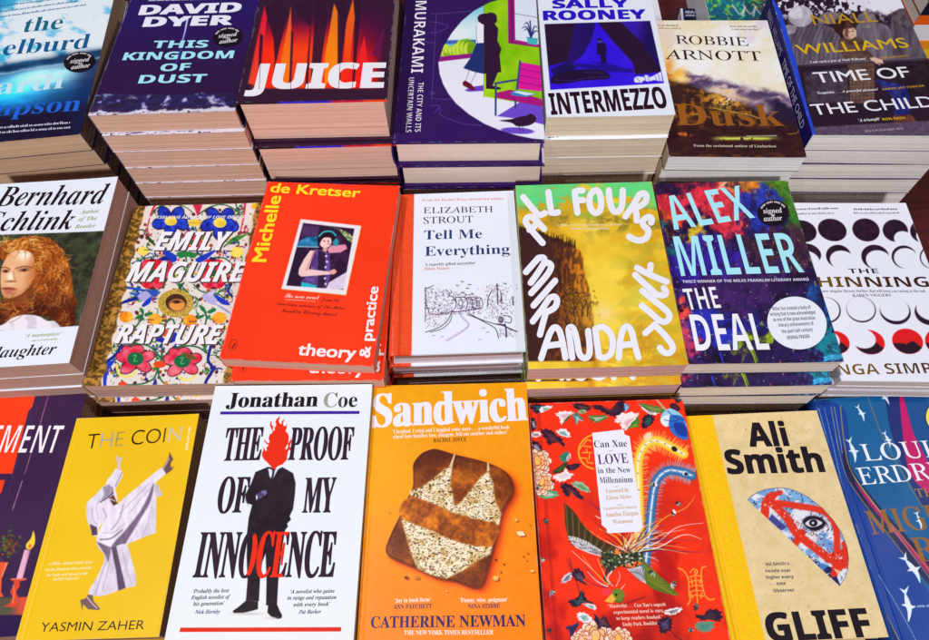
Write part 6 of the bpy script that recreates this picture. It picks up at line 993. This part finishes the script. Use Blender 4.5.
# ------------------------------------------------------------------ materials
def new_mat(name):
    m = bpy.data.materials.new(name); m.use_nodes = True; nt = m.node_tree
    return m, nt, nt.nodes['Principled BSDF']
def link(nt, a, b): nt.links.new(a, b)
def printed(name, rough, spec, metal=0.0, coat=0.0, bump=0.02):
    m, nt, p = new_mat(name); at = nt.nodes.new('ShaderNodeAttribute'); at.attribute_name = 'Col'
    tc = nt.nodes.new('ShaderNodeTexCoord'); nz = nt.nodes.new('ShaderNodeTexNoise'); nz.inputs['Scale'].default_value = 900; nz.inputs['Detail'].default_value = 3
    link(nt, tc.outputs['Object'], nz.inputs['Vector'])
    n2 = nt.nodes.new('ShaderNodeTexNoise'); n2.inputs['Scale'].default_value = 14; n2.inputs['Detail'].default_value = 2; link(nt, tc.outputs['Object'], n2.inputs['Vector'])
    mr = nt.nodes.new('ShaderNodeMapRange'); mr.inputs[1].default_value = .3; mr.inputs[2].default_value = .7; mr.inputs[3].default_value = rough - .08; mr.inputs[4].default_value = rough + .08
    link(nt, n2.outputs['Fac'], mr.inputs[0]); link(nt, mr.outputs[0], p.inputs['Roughness'])
    gr = nt.nodes.new('ShaderNodeMapRange'); gr.inputs[3].default_value = .93; gr.inputs[4].default_value = 1.07; link(nt, nz.outputs['Fac'], gr.inputs[0])
    mx = nt.nodes.new('ShaderNodeVectorMath'); mx.operation = 'SCALE'; link(nt, at.outputs['Color'], mx.inputs[0]); link(nt, gr.outputs[0], mx.inputs['Scale']); link(nt, mx.outputs[0], p.inputs['Base Color'])
    b = nt.nodes.new('ShaderNodeBump'); b.inputs['Strength'].default_value = bump; b.inputs['Distance'].default_value = .0004; link(nt, n2.outputs['Fac'], b.inputs['Height']); link(nt, b.outputs[0], p.inputs['Normal'])
    p.inputs['Specular IOR Level'].default_value = spec; p.inputs['Metallic'].default_value = metal; p.inputs['Coat Weight'].default_value = coat; p.inputs['Coat Roughness'].default_value = .22
    return m
M_GLOSS = printed('glossy_print', .40, .22, coat=.0, bump=.25)
M_MATTE = printed('matte_print', .55, .16, bump=.2)
M_FOIL = printed('foil_stamp', .30, .5, metal=.75)
def paper_edges():
    m, nt, p = new_mat('paper_edges'); at = nt.nodes.new('ShaderNodeAttribute'); at.attribute_name = 'Col'
    tc = nt.nodes.new('ShaderNodeTexCoord'); mp = nt.nodes.new('ShaderNodeMapping'); mp.inputs['Scale'].default_value = (34, 34, 2600); link(nt, tc.outputs['Object'], mp.inputs['Vector'])
    nz = nt.nodes.new('ShaderNodeTexNoise'); nz.inputs['Scale'].default_value = 1; nz.inputs['Detail'].default_value = 4; nz.inputs['Roughness'].default_value = .7; link(nt, mp.outputs[0], nz.inputs['Vector'])
    mp2 = nt.nodes.new('ShaderNodeMapping'); mp2.inputs['Scale'].default_value = (30, 30, 160); link(nt, tc.outputs['Object'], mp2.inputs['Vector']); n2 = nt.nodes.new('ShaderNodeTexNoise'); n2.inputs['Scale'].default_value = 1; n2.inputs['Detail'].default_value = 3; link(nt, mp2.outputs[0], n2.inputs['Vector'])
    ad = nt.nodes.new('ShaderNodeMath'); ad.operation = 'ADD'; link(nt, nz.outputs['Fac'], ad.inputs[0]); link(nt, n2.outputs['Fac'], ad.inputs[1])
    gr = nt.nodes.new('ShaderNodeMapRange'); gr.inputs[1].default_value = .6; gr.inputs[2].default_value = 1.4; gr.inputs[3].default_value = .92; gr.inputs[4].default_value = 1.05; link(nt, ad.outputs[0], gr.inputs[0])
    mx = nt.nodes.new('ShaderNodeVectorMath'); mx.operation = 'SCALE'; link(nt, at.outputs['Color'], mx.inputs[0]); link(nt, gr.outputs[0], mx.inputs['Scale']); link(nt, mx.outputs[0], p.inputs['Base Color'])
    b = nt.nodes.new('ShaderNodeBump'); b.inputs['Strength'].default_value = .25; b.inputs['Distance'].default_value = .0002; link(nt, nz.outputs['Fac'], b.inputs['Height']); link(nt, b.outputs[0], p.inputs['Normal'])
    p.inputs['Roughness'].default_value = .85; p.inputs['Specular IOR Level'].default_value = .15
    return m
M_PAPER = paper_edges()
def wood(name, c0, c1, rough=.35):
    m, nt, p = new_mat(name); tc = nt.nodes.new('ShaderNodeTexCoord'); mp = nt.nodes.new('ShaderNodeMapping'); mp.inputs['Scale'].default_value = (3, 26, 3); link(nt, tc.outputs['Object'], mp.inputs['Vector'])
    nz = nt.nodes.new('ShaderNodeTexNoise'); nz.inputs['Scale'].default_value = 3; nz.inputs['Detail'].default_value = 6; nz.inputs['Distortion'].default_value = .6; link(nt, mp.outputs[0], nz.inputs['Vector'])
    cr = nt.nodes.new('ShaderNodeValToRGB'); cr.color_ramp.elements[0].position = .3; cr.color_ramp.elements[1].position = .72; cr.color_ramp.elements[0].color = (*lin(c0), 1); cr.color_ramp.elements[1].color = (*lin(c1), 1)
    link(nt, nz.outputs['Fac'], cr.inputs[0]); link(nt, cr.outputs[0], p.inputs['Base Color']); p.inputs['Roughness'].default_value = rough
    return m

# ------------------------------------------------------------------ objects
def empty(name, label, cat, group, loc, rz=0):
    o = bpy.data.objects.new(name, None); COL.objects.link(o); o.empty_display_size = .02
    o.location = loc; o.rotation_euler = (0, 0, rz); o['label'] = label; o['category'] = cat
    if group: o['group'] = group
    return o
def part(name, me, parent, loc=(0, 0, 0)):
    o = bpy.data.objects.new(name, me); COL.objects.link(o); o.parent = parent; o.location = loc; return o

def sticker_mesh(S, spec, mat):
    mb = MeshB(); cx, cy = spec['c']; rx, ry, ro = spec['rx'], spec['ry'], spec['rot']; n = 48
    pt = lambda a, b: (cx + rx * a * math.cos(ro) - ry * b * math.sin(ro), cy + rx * a * math.sin(ro) + ry * b * math.cos(ro))
    ring = [S.loc(pt(math.cos(k * TAU / n), -math.sin(k * TAU / n))) for k in range(n)]
    h = .00016; col = lin(spec['col'])
    mb.face([(p[0], p[1], h) for p in ring], col)
    for k in range(n):
        a, b = ring[k], ring[(k + 1) % n]; mb.face([(a[0], a[1], 0), (b[0], b[1], 0), (b[0], b[1], h), (a[0], a[1], h)], col)
    old = S.ops; S.ops = []
    if spec['kind'] == 'signed':
        W = (236, 232, 238)
        S.text('signed', pt(-.62, .02), pt(.62, .02), pt(-.62, -.36), W, 'serbi', .0); S.text('by', pt(-.12, .26), pt(.12, .26), pt(-.12, .02), W, 'serbi', 0, 2); S.text('author', pt(-.60, .62), pt(.60, .62), pt(-.60, .22), W, 'serbi', .0)
        for k in range(22):
            t = math.pi * (.16 + .68 * k / 21); c_, s_ = -math.cos(t), -math.sin(t)
            if k % 6 == 5: continue
            S.ops.append(('q', [S.loc(pt(c_ * r_ - s_ * w_, s_ * r_ + c_ * w_)) for r_, w_ in ((.78, -.035), (.78, .035), (.9, .035), (.9, -.035))], (206, 200, 210)))
    else:
        f = spec['f']
        for t, p, q in spec['lines']: S.text(t, f(p), f(q), f((p[0], p[1] - 9)), (46, 30, 66), 'sansb', -.004, 2)
    ops = S.ops; S.ops = old; return mb, ops, h, mat

def border_col(S, side, n=24):
    """colours of the printed sheet where it folds over an edge"""
    C = lin(np.clip(S.C, 0, 255)); 
    row = {'s': C[0], 'n': C[-1], 'w': C[:, 0], 'e': C[:, -1]}[side]
    return row[np.linspace(0, len(row) - 1, n).astype(int)]
def cover_mesh(S, th, hard, mat):
    w, h = S.w, S.h; mb = MeshB(); gx, gd = (.0085, .0006) if hard else (.0055, .00022)   # hinge crease beside the spine
    Cc = lin(np.clip(S.C, 0, 255)); ed = np.minimum(np.minimum(S.U, 1 - S.U) * w, np.minimum(S.V, 1 - S.V) * h); cd = np.hypot(np.minimum(S.U, 1 - S.U) * w, np.minimum(S.V, 1 - S.V) * h)
    wr = np.clip(sstep(.0011, .0002, ed) * sstep(.52, .72, fbm(S.U * w * 1000, S.V * h * 1000, 9, 4, len(S.ops) % 50)) * .28 + sstep(.0028, .0006, cd) * .34, 0, .5)[..., None]; Cc = Cc * (1 - wr) + .62 * wr   # rubbed edges and corners
    P = np.stack([(S.U - .5) * w, (S.V - .5) * h, -gd * np.exp(-(((S.U * w - gx) / .0011) ** 2))], -1); mb.grid(P, Cc)
    z0 = -th
    gx2, gy2 = np.meshgrid(np.linspace(w / 2, -w / 2, 26), np.linspace(-h / 2, h / 2, 26)); mb.grid(np.stack([gx2, gy2, np.full_like(gx2, z0)], -1), np.full(gx2.shape + (3,), .68))
    n = 24; xs = np.linspace(-w / 2, w / 2, n); ys = np.linspace(-h / 2, h / 2, n); k = 1.0 if hard else .8
    e = {s_: border_col(S, s_, n) * k for s_ in 'snwe'}
    if getattr(S, 'edge', None): e['s'] = np.array([lin(S.edge((i) / (n - 1))) for i in range(n)])
    for i in range(n - 1):
        mb.face([(xs[i], -h / 2, z0), (xs[i + 1], -h / 2, z0), (xs[i + 1], -h / 2, 0), (xs[i], -h / 2, 0)], [e['s'][i], e['s'][i + 1], e['s'][i + 1], e['s'][i]])
        mb.face([(xs[i + 1], h / 2, z0), (xs[i], h / 2, z0), (xs[i], h / 2, 0), (xs[i + 1], h / 2, 0)], [e['n'][i + 1], e['n'][i], e['n'][i], e['n'][i + 1]])
        mb.face([(-w / 2, ys[i + 1], z0), (-w / 2, ys[i], z0), (-w / 2, ys[i], 0), (-w / 2, ys[i + 1], 0)], [e['w'][i + 1], e['w'][i], e['w'][i], e['w'][i + 1]])
        mb.face([(w / 2, ys[i], z0), (w / 2, ys[i + 1], z0), (w / 2, ys[i + 1], 0), (w / 2, ys[i], 0)], [e['e'][i], e['e'][i + 1], e['e'][i + 1], e['e'][i]])
    emit_ops(S, mb, 1.5e-5)
    if not hard:                                                     # handled paperbacks: one corner of the cover lifts a little
        V = np.array(mb.v); r = random.Random(S.nx * 13 + S.ny); a = r.uniform(-.9, .5); cx, cy = math.cos(a), math.sin(a); sm = w / 2 * cx + h / 2 * abs(cy); s0 = sm - .055
        V[:, 2] += r.uniform(.5, 1.1) * .001 * np.clip((V[:, 0] * cx + V[:, 1] * cy - s0) / .055, 0, 1) ** 2; mb.v = list(map(tuple, V.tolist()))
    return mb.mesh('front_cover', [mat, M_FOIL])
def page_mesh(x0, x1, y0, y1, z0, z1, col, rng):
    mb = MeshB(); n = max(6, int((z1 - z0) / .0011)); zs = np.linspace(z0, z1, n + 1); c = np.minimum(lin(col) * np.array([1.12, 1.1, 1.1]), .86)
    wob = np.cumsum(rng.normal(0, 1, n + 1)); wob = (wob - wob.mean()) / (np.abs(wob).max() + 1e-6) * .00030
    for i in range(n):
        a = wob[i] + rng.normal(0, .00005); b = wob[i + 1]; j = c * (1 + rng.normal(0, .014)); za, zb = zs[i], zs[i + 1]
        ya, yb, xa, xb = y0 + max(-.0005, a), y0 + max(-.0005, b), x1 + min(.0005, a), x1 + min(.0005, b)
        mb.face([(x0, ya, za), (xa, ya, za), (xb, yb, zb), (x0, yb, zb)], j); mb.face([(xa, ya, za), (xa, y1, za), (xb, y1, zb), (xb, yb, zb)], j)
        mb.face([(xa, y1, za), (x0, y1, za), (x0, y1, zb), (xb, y1, zb)], j); mb.face([(x0, y1, za), (x0, ya, za), (x0, yb, zb), (x0, y1, zb)], j)
    mb.face([(x0, y0, z0), (x0, y1, z0), (x1, y1, z0), (x1, y0, z0)], c); mb.face([(x0, y0, z1), (x1, y0, z1), (x1, y1, z1), (x0, y1, z1)], c)
    return mb.mesh('page_block', [M_PAPER])
def spine_mesh(S, t, hard, mat):
    w, h = S.w, S.h; mb = MeshB(); sp = getattr(S, 'spine', None); base = lin(sp['base']) if sp else border_col(S, 'w', 8).mean(0)
    if not hard:
        mb.box(-w / 2 - .0005, -w / 2, -h / 2, h / 2, 0, t, base)
        if sp:
            q = Sheet([(0, 0), (100, 0), (100, 10), (0, 10)], h, t, .05)
            for tx, a, b, c in sp['text']: q.text(tx, (a * 100, 7), (b * 100, 7), (a * 100, 3.2), c, 'sans', .004, 3)
            return mb, q
    else:
        n = 12; out = []; inn = []
        for i in range(n + 1):
            a = math.pi * i / n; z = t / 2 - t / 2 * math.cos(a); b = .0045 * math.sin(a) ** .7 if 0 < i < n else 0
            out.append((-w / 2 - b, z)); inn.append((-w / 2 - b + .0018, min(max(z, .0026), t - .0026)))
        for i in range(n):
            (xa, za), (xb, zb) = out[i], out[i + 1]; (ia, ja), (ib, jb) = inn[i], inn[i + 1]
            mb.face([(xa, h / 2, za), (xa, -h / 2, za), (xb, -h / 2, zb), (xb, h / 2, zb)], base)
            mb.face([(ia, -h / 2, ja), (ia, h / 2, ja), (ib, h / 2, jb), (ib, -h / 2, jb)], base * .8)
            for yy, sg in ((-h / 2, 1), (h / 2, -1)):
                f = [(xa, yy, za), (ia, yy, ja), (ib, yy, jb), (xb, yy, zb)]; mb.face(f if sg > 0 else f[::-1], base)
    return mb, None

KRET2 = (-0.1502, 0.3735, -3.16)
SPX = (0.7867, 0.8672, 86.0)
ORD = ['top', 'second', 'third', 'fourth', 'fifth', 'sixth', 'seventh', 'eighth', 'ninth', 'tenth']
def jobs_texts(): pass

class Book:
    """one kind of book: its part meshes are made once, copies share them"""
    def __init__(s, key, art, kind, n, pages, desc, short, mat=None, t=None, sx=1):
        s.key = key; s.S = art; s.kind = kind; s.n = n; s.pages = pages; s.desc = desc; s.short = short; s.mat = mat or M_GLOSS
        zt = PLACE[key][5]; s.t = (t or zt / n) - .00025
    def prepare(s):
        s.stk = [(nm, sticker_mesh(s.S, sp, s.mat)) for nm, sp in (('sticker', getattr(s.S, 'sticker', None)), ('quote_sticker', getattr(s.S, 'blurb', None))) if sp]
        s.sp = spine_mesh(s.S, s.t, s.kind == 'hardback', s.mat)
    def build(s, label, loc, rz, group):
        S, t, hard = s.S, s.t, s.kind == 'hardback'; w, h = S.w, S.h; rng = np.random.default_rng(len(s.key) * 7 + int(t * 1e5))
        root = empty(s.kind, label, 'book', group, loc, rz)
        th = .0028 if hard else .0004
        s.parts = []
        fc = part('front_cover', cover_mesh(S, th, hard, s.mat), root, (0, 0, t))
        mb = MeshB(); mb.box(-w / 2, w / 2, -h / 2, h / 2, 0, th, border_col(S, 's', 8).mean(0)); part('back_cover', mb.mesh('back_cover', [s.mat]), root)
        if hard: part('page_block', page_mesh(-w / 2 + .0016, w / 2 - .0042, -h / 2 + .0042, h / 2 - .0042, th, t - th, s.pages, rng), root)
        else: part('page_block', page_mesh(-w / 2, w / 2 - .0007, -h / 2 + .0007, h / 2 - .0007, th, t - th, s.pages, rng), root)
        mb, q = s.sp
        if q is not None:
            tmp = MeshB(); emit_ops(q, tmp, 2e-5)
            x0 = -w / 2 - .0005
            for f in tmp.f: mb.face([(x0 - tmp.v[i][2], -tmp.v[i][0], tmp.v[i][1] + t / 2) for i in f], tmp.c[f[0]])
        part('spine', mb.mesh('spine', [s.mat]), root)
        for nm, (mb2, ops, hh, mat) in s.stk:
            old = S.ops; S.ops = ops; emit_ops(S, mb2, hh + 1.5e-5); S.ops = old
            part(nm, mb2.mesh(nm, [mat]), root, (0, 0, t + .00045))
        return root

def copy_thing(o, label, loc, rz, group=None):
    c = o.copy(); COL.objects.link(c); c.location = loc; c.rotation_euler = (0, 0, rz); c['label'] = label
    if group: c['group'] = group
    for ch in o.children:
        d = ch.copy(); COL.objects.link(d); d.parent = c
    return c

BOOKS = [
 ('weath', art_weath, 'paperback', 7, (208, 172, 140), 'paperback with a misty blue sea cover and black sticker', 'misty blue sea paperbacks', M_GLOSS),
 ('dyer', art_dyer, 'paperback', 9, (210, 170, 148), 'purple night-sky paperback with a moon surface along its foot', 'purple night-sky paperbacks', M_GLOSS),
 ('juice', art_juice, 'hardback', 4, (226, 186, 168), 'black hardback with red and orange flame shards', 'black hardbacks with flame shards', M_GLOSS),
 ('murak', art_murak, 'hardback', 5, (226, 204, 190), 'violet hardback with a round picture of a figure and pink bench', 'violet hardbacks with the round picture', M_GLOSS),
 ('inter', art_inter, 'paperback', 6, (222, 204, 180), 'white paperback with a blue stage picture and giant shoe', 'white paperbacks with the blue picture', M_GLOSS),
 ('dusk', art_dusk, 'paperback', 6, (236, 226, 224), 'paperback with a stormy brown landscape under a cream sky', 'stormy landscape paperbacks', M_GLOSS),
 ('niall', art_niall, 'paperback', 6, (234, 222, 214), 'dark paperback with a blue spine and a crowd at a railing', 'dark paperbacks with blue spines', M_GLOSS),
 ('schl', art_schl, 'paperback', 6, (182, 146, 132), 'white paperback with a portrait of a red-haired woman', 'red-haired woman portrait paperbacks', M_GLOSS),  # page colour darkened to stand in for shade on this stack's front
 ('emily', art_emily, 'paperback', 4, (184, 148, 134), 'cream paperback covered in blue and red flowers with gold edges', 'flower-covered gold-edged paperbacks', M_GLOSS),  # pages also toned down in colour for the shade falling here
 ('kretser', art_kretser, 'paperback', 8, (196, 156, 136), 'orange-red paperback with a snapshot and yellow lettering', 'orange-red snapshot paperbacks', M_MATTE),
 ('strout', art_strout, 'hardback', 6, (150, 112, 100), 'white hardback with an orange cloth strip and a pen drawing', 'white and orange hardbacks', M_MATTE),
 ('allf', art_allf, 'paperback', 5, (190, 150, 144), 'golden cliff landscape paperback with fat white hand lettering', 'golden landscape paperbacks', M_GLOSS),
 ('alex', art_alex, 'paperback', 5, (220, 206, 192), 'paperback with a multicoloured oil-paint cover and two round stickers', 'oil-paint covered paperbacks', M_GLOSS),
 ('thin', art_thin, 'paperback', 6, (206, 190, 180), 'white paperback with rows of black and red moons', 'white moon paperbacks', M_MATTE),
 ('c1', art_c1, 'paperback', 2, (170, 130, 110), 'dark purple paperback with an orange panel and a lit candle', 'dark candle paperbacks', M_GLOSS),
 ('coin', art_coin, 'paperback', 3, (150, 112, 84), 'yellow paperback with a woman kicking one leg high', 'yellow kicking-woman paperbacks', M_GLOSS),
 ('coe', art_coe, 'paperback', 4, (206, 186, 170), 'white paperback with a flame-headed man in a black suit', 'white flame-headed man paperbacks', M_MATTE),
 ('sand', art_sand, 'paperback', 4, (200, 160, 120), 'orange paperback with a slice of brown toast', 'orange toast paperbacks', M_GLOSS),
 ('xue', art_xue, 'paperback', 4, (200, 160, 140), 'red silk paperback with an embroidered bird and white label', 'red embroidered bird paperbacks', M_MATTE),
 ('gliff', art_gliff, 'hardback', 3, (210, 190, 160), 'speckled kraft hardback with a yellow strip and painted eye', 'kraft and yellow hardbacks', M_MATTE),
 ('erd', art_erd, 'hardback', 2, (200, 180, 170), 'blue hardback with wavy river stripes and white fish', 'blue river-stripe hardbacks', M_GLOSS),
]
# level -> (sideways, towards the viewer) in mm, as the lower copies stick out in the photo
SHIFT = {'dyer': {1: (2, 4), 2: (3, 4), 3: (3, 4), 4: (4, 5), 5: (5, 5)}, 'juice': {1: (1, 5), 2: (2, 8)}, 'murak': {1: (2, 0), 2: (0, 1)}, 'inter': {1: (-2, 4.5), 2: (-3, 4), 3: (-4, 4)}, 'dusk': {1: (-2, -3), 2: (-1, -2)},
         'niall': {1: (0, -3), 2: (-2, -2), 3: (-3, -1), 4: (-3, -1)}, 'weath': {1: (1, -2), 2: (3, -3)}, 'emily': {1: (0, 5), 2: (1, 4)}, 'strout': {1: (-3, 3), 2: (-2, 6), 3: (-2, 6)}, 'allf': {1: (-2, 9), 2: (-2, 8)}, 'alex': {1: (-4, 14), 2: (-7, 15), 3: (-8, 13)}, 'thin': {1: (-1, -2)}, 'schl': {1: (-.9, -1), 2: (-1.2, 1)}}
ALLB = []
for key, art, kind, n, pages, desc, short, mat in BOOKS:
    b = Book(key, art(), kind, n, pages, desc, short, mat); b.prepare(); ALLB.append(b)
print('art done')

# books behind the front three rows, of which only a strip shows at the top of the photo
def art_back(kind):
    q = [(0, 0), (100, 0), (100, 150), (0, 150)]; r = random.Random(kind)
    S = Sheet(q, .130, .198, .9, {1: (30, 110, 130), 2: (20, 26, 70), 3: (236, 238, 250)}[kind])
    if kind == 2: S.w, S.h = .022, .12
    if kind == 1: S.spine = dict(base=(236, 238, 250), text=[])
    if kind == 1:
        X, Y = S.X, S.Y; n = fbm(X, Y, 40, 5, 3)
        for k in range(420):
            x, y = r.uniform(0, 100), r.uniform(0, 150); t = x / 100 + r.gauss(0, .12); c = r.choice(((24, 150, 170), (40, 190, 120), (150, 210, 60), (20, 90, 140))) if t < .55 else r.choice(((226, 70, 20), (120, 20, 30), (240, 120, 30), (150, 30, 20)))
            an = r.gauss(1.2, .8); l = r.uniform(3, 14); S.line([(x, y), (x + l * math.cos(an), y + l * math.sin(an))], r.uniform(1, 5), c, .8, .9, w2=1)
        for k in range(5): S.line([(30 + k * 12, 116), (36 + k * 12, 134), (44 + k * 12, 120), (38 + k * 12, 138)], 1.2, (240, 240, 246), .5, sm=True)
    if kind == 2:
        S.mix(sstep(.13, .12, S.U), (236, 238, 250))
        for i in range(2): S.micro((28, 14 + i * 10), (92, 14 + i * 10), 8, (226, 230, 244), i + 3)
    if kind == 3:
        for rr in (46, 38): S.line([(50 + rr * math.cos(t), 75 + rr * 1.4 * math.sin(t)) for t in np.linspace(0, TAU, 50)], 3.4, (40, 90, 200), .6)
        for k in range(24): t = k * TAU / 24; S.ell((50 + 42 * math.cos(t), 75 + 59 * math.sin(t)), 2, 2, (60, 120, 220))
    return S
BACK = [('bk1', art_back(1), 'paperback', .030, (-.0), 'paperback with a teal and orange painted cover behind the others'), ('bk2', art_back(2), 'paperback', .024, 0, 'slim navy booklet with a white edge behind the landscape paperbacks'), ('bk3', art_back(3), 'paperback', .026, 0, 'white paperback with blue rings tucked behind the blue-picture paperbacks')]
BPOS = {'bk1': (0.4605, 0.9279, -4, 0.06), 'bk2': (0.3745, 0.8606, -8, 0.025), 'bk3': (0.249, 0.9155, -3, 0.08)}
BK = []
for k, S, kind, t, _, desc in BACK:
    x, y, rz, z = BPOS[k]; PLACE[k] = (x, y, rz, S.w, S.h, z, S.q); b = Book(k, S, kind, 1, (226, 214, 206), desc, '', M_GLOSS, t=t); b.prepare(); b.pos = (x, y, rz, z); BK.append(b)
SPN = []
for i, (c, tx, tc, t) in enumerate((((244, 206, 40), 'STORIES', (60, 40, 20), .018), ((246, 150, 30), '', (255, 255, 255), .014), ((238, 238, 244), 'EARLY', (40, 30, 50), .026), ((246, 100, 24), '', (250, 240, 230), .016), ((20, 26, 50), '', (230, 230, 240), .022))):
    S = Sheet([(0, 0), (100, 0), (100, 150), (0, 150)], .129, .198, .2, c); S.spine = dict(base=c, text=[('EARLY', .62, .80, tc)] if tx == 'EARLY' else [])
    PLACE['sp%d' % i] = (0, 0, 0, .129, .198, t, S.q); b = Book('sp%d' % i, S, 'paperback', 1, (226, 214, 206), '', '', M_GLOSS, t=t); b.prepare(); SPN.append(b)

realise_texts()
for b in ALLB:
    x, y, rz, w, h, zt, q = PLACE[b.key]; rz = math.radians(rz); r = random.Random(b.key); grp = 'stack of ' + b.short; pitch = zt / b.n; proto = None; ox = oy = 0
    for lv in range(b.n):
        z = zt - pitch * (lv + 1)
        if lv:
            tgt = SHIFT.get(b.key, {})
            if lv in tgt: ox, oy = tgt[lv]
            jx, jy, jr = r.uniform(-.7, .7), r.uniform(-.5, .5), math.radians(r.uniform(-.5, .5))
        else: jx = jy = jr = 0; ox = oy = 0
        dx, dy = (ox + jx) / 1000, -(oy + jy) / 1000
        px = x + dx * math.cos(rz) - dy * math.sin(rz); py = y + dx * math.sin(rz) + dy * math.cos(rz); rr = rz + jr
        if b.key == 'kretser' and lv: k2 = KRET2; px, py, rr = k2[0] + jx / 1000, k2[1] + jy / 1000, math.radians(k2[2]) + jr
        if lv == 0:
            proto = b.build(b.desc + ', top of its stack' if len(b.desc.split()) < 13 else b.desc, (px, py, z), rr, grp)
        else: copy_thing(proto, '%s copy down in the stack of %s' % (ORD[lv], b.short), (px, py, z), rr)
for b in BK:
    x, y, rz, zt = b.pos; n = max(1, round(zt / (b.t + .0003))); pitch = zt / n; proto = None; rz = math.radians(rz)
    for lv in range(n):
        if lv == 0: proto = b.build(b.desc, (x, y, zt - pitch), rz, 'stacks behind the front rows')
        else: copy_thing(proto, '%s copy beneath the %s' % (ORD[lv], ' '.join(b.desc.split()[:9])), (x, y, zt - pitch * (lv + 1)), rz)
z = 0
SL = ['yellow book at the bottom of the mixed stack of bright spines', 'amber book second from the bottom of the mixed bright stack', 'white-spined book in the middle of the mixed bright stack', 'orange-spined book just under the navy one at the corner', 'navy book on top of the mixed stack of bright spines']
for b, l in zip(SPN, SL):
    b.build(l, (SPX[0] + random.uniform(-.002, .002), SPX[1] + random.uniform(-.002, .002), z), math.radians(SPX[2]), 'mixed stack of bright spines'); z += b.t + .0003

# ------------------------------------------------------------------ table and floor
tb = empty('display_table', 'dark reddish wooden table under all the book stacks', 'table', None, (0, .35, -.75))
mb = MeshB(); mb.box(-1.2, 1.2, -.62, .95, .71, .75, (1, 1, 1)); me = mb.mesh('table_top', [wood('dark_red_wood', (58, 14, 18), (92, 26, 28))]); part('table_top', me, tb)
for sx in (-1, 1):
    for yy in (-.55, .88):
        mb = MeshB(); cx = sx * 1.1; mb.box(cx - .04, cx + .04, yy - .04, yy + .04, 0, .708, (1, 1, 1)); part('leg', mb.mesh('leg', me.materials[:]), tb)
mb = MeshB(); mb.box(-6, 6, -6, 6, -.02, 0, (1, 1, 1)); fl = bpy.data.objects.new('floor', mb.mesh('floor', [wood('floor_boards', (60, 50, 44), (84, 70, 60), .5)])); COL.objects.link(fl); fl.location.z = -.752; fl['kind'] = 'structure'

# ------------------------------------------------------------------ light, camera
def lamp(loc, target, power, size, col):
    d = bpy.data.lights.new('shop_light', 'AREA'); d.shape = 'DISK'; d.size = size; d.energy = power; d.color = col
    o = bpy.data.objects.new('shop_light', d); COL.objects.link(o); o.location = loc; o.rotation_euler = (Vector(target) - Vector(loc)).to_track_quat('-Z', 'Y').to_euler()
lamp((-.95, .22, 3.1), (0, .4, 0), 38.5, .10, (1.0, .95, .93))
lamp((2.3, .35, 3.1), (.2, .45, 0), 21, .12, (.97, .97, 1.0))
lamp((-.25, -2.1, 2.1), (0, .75, 0), 66, .3, (.97, .97, 1.0))
W = bpy.data.worlds.new('World'); SC.world = W; W.use_nodes = True; bg = W.node_tree.nodes['Background']; bg.inputs[0].default_value = (.86, .9, 1.0, 1); bg.inputs[1].default_value = .095

cam = bpy.data.objects.new('camera', bpy.data.cameras.new('camera')); COL.objects.link(cam); SC.camera = cam
cam.data.sensor_width = 36; cam.data.sensor_fit = 'HORIZONTAL'; cam.data.lens = 650 / 929 * 36; cam.data.clip_start = .01; cam.data.clip_end = 50
R = Matrix(((0.998536, -0.054087, -0.0), (-0.047299, -0.87321, 0.485043), (-0.026235, -0.484333, -0.87449)))
Mx = R @ Matrix(((1, 0, 0), (0, -1, 0), (0, 0, -1))); M4 = Mx.to_4x4(); M4.translation = (0, 0, .70); cam.matrix_world = M4
SC.view_settings.view_transform = 'Standard'; SC.view_settings.look = 'None'; SC.view_settings.exposure = 0; SC.view_settings.gamma = 1
SC.cycles.max_bounces = 6; SC.cycles.diffuse_bounces = 3; SC.cycles.glossy_bounces = 3; SC.cycles.use_denoising = False
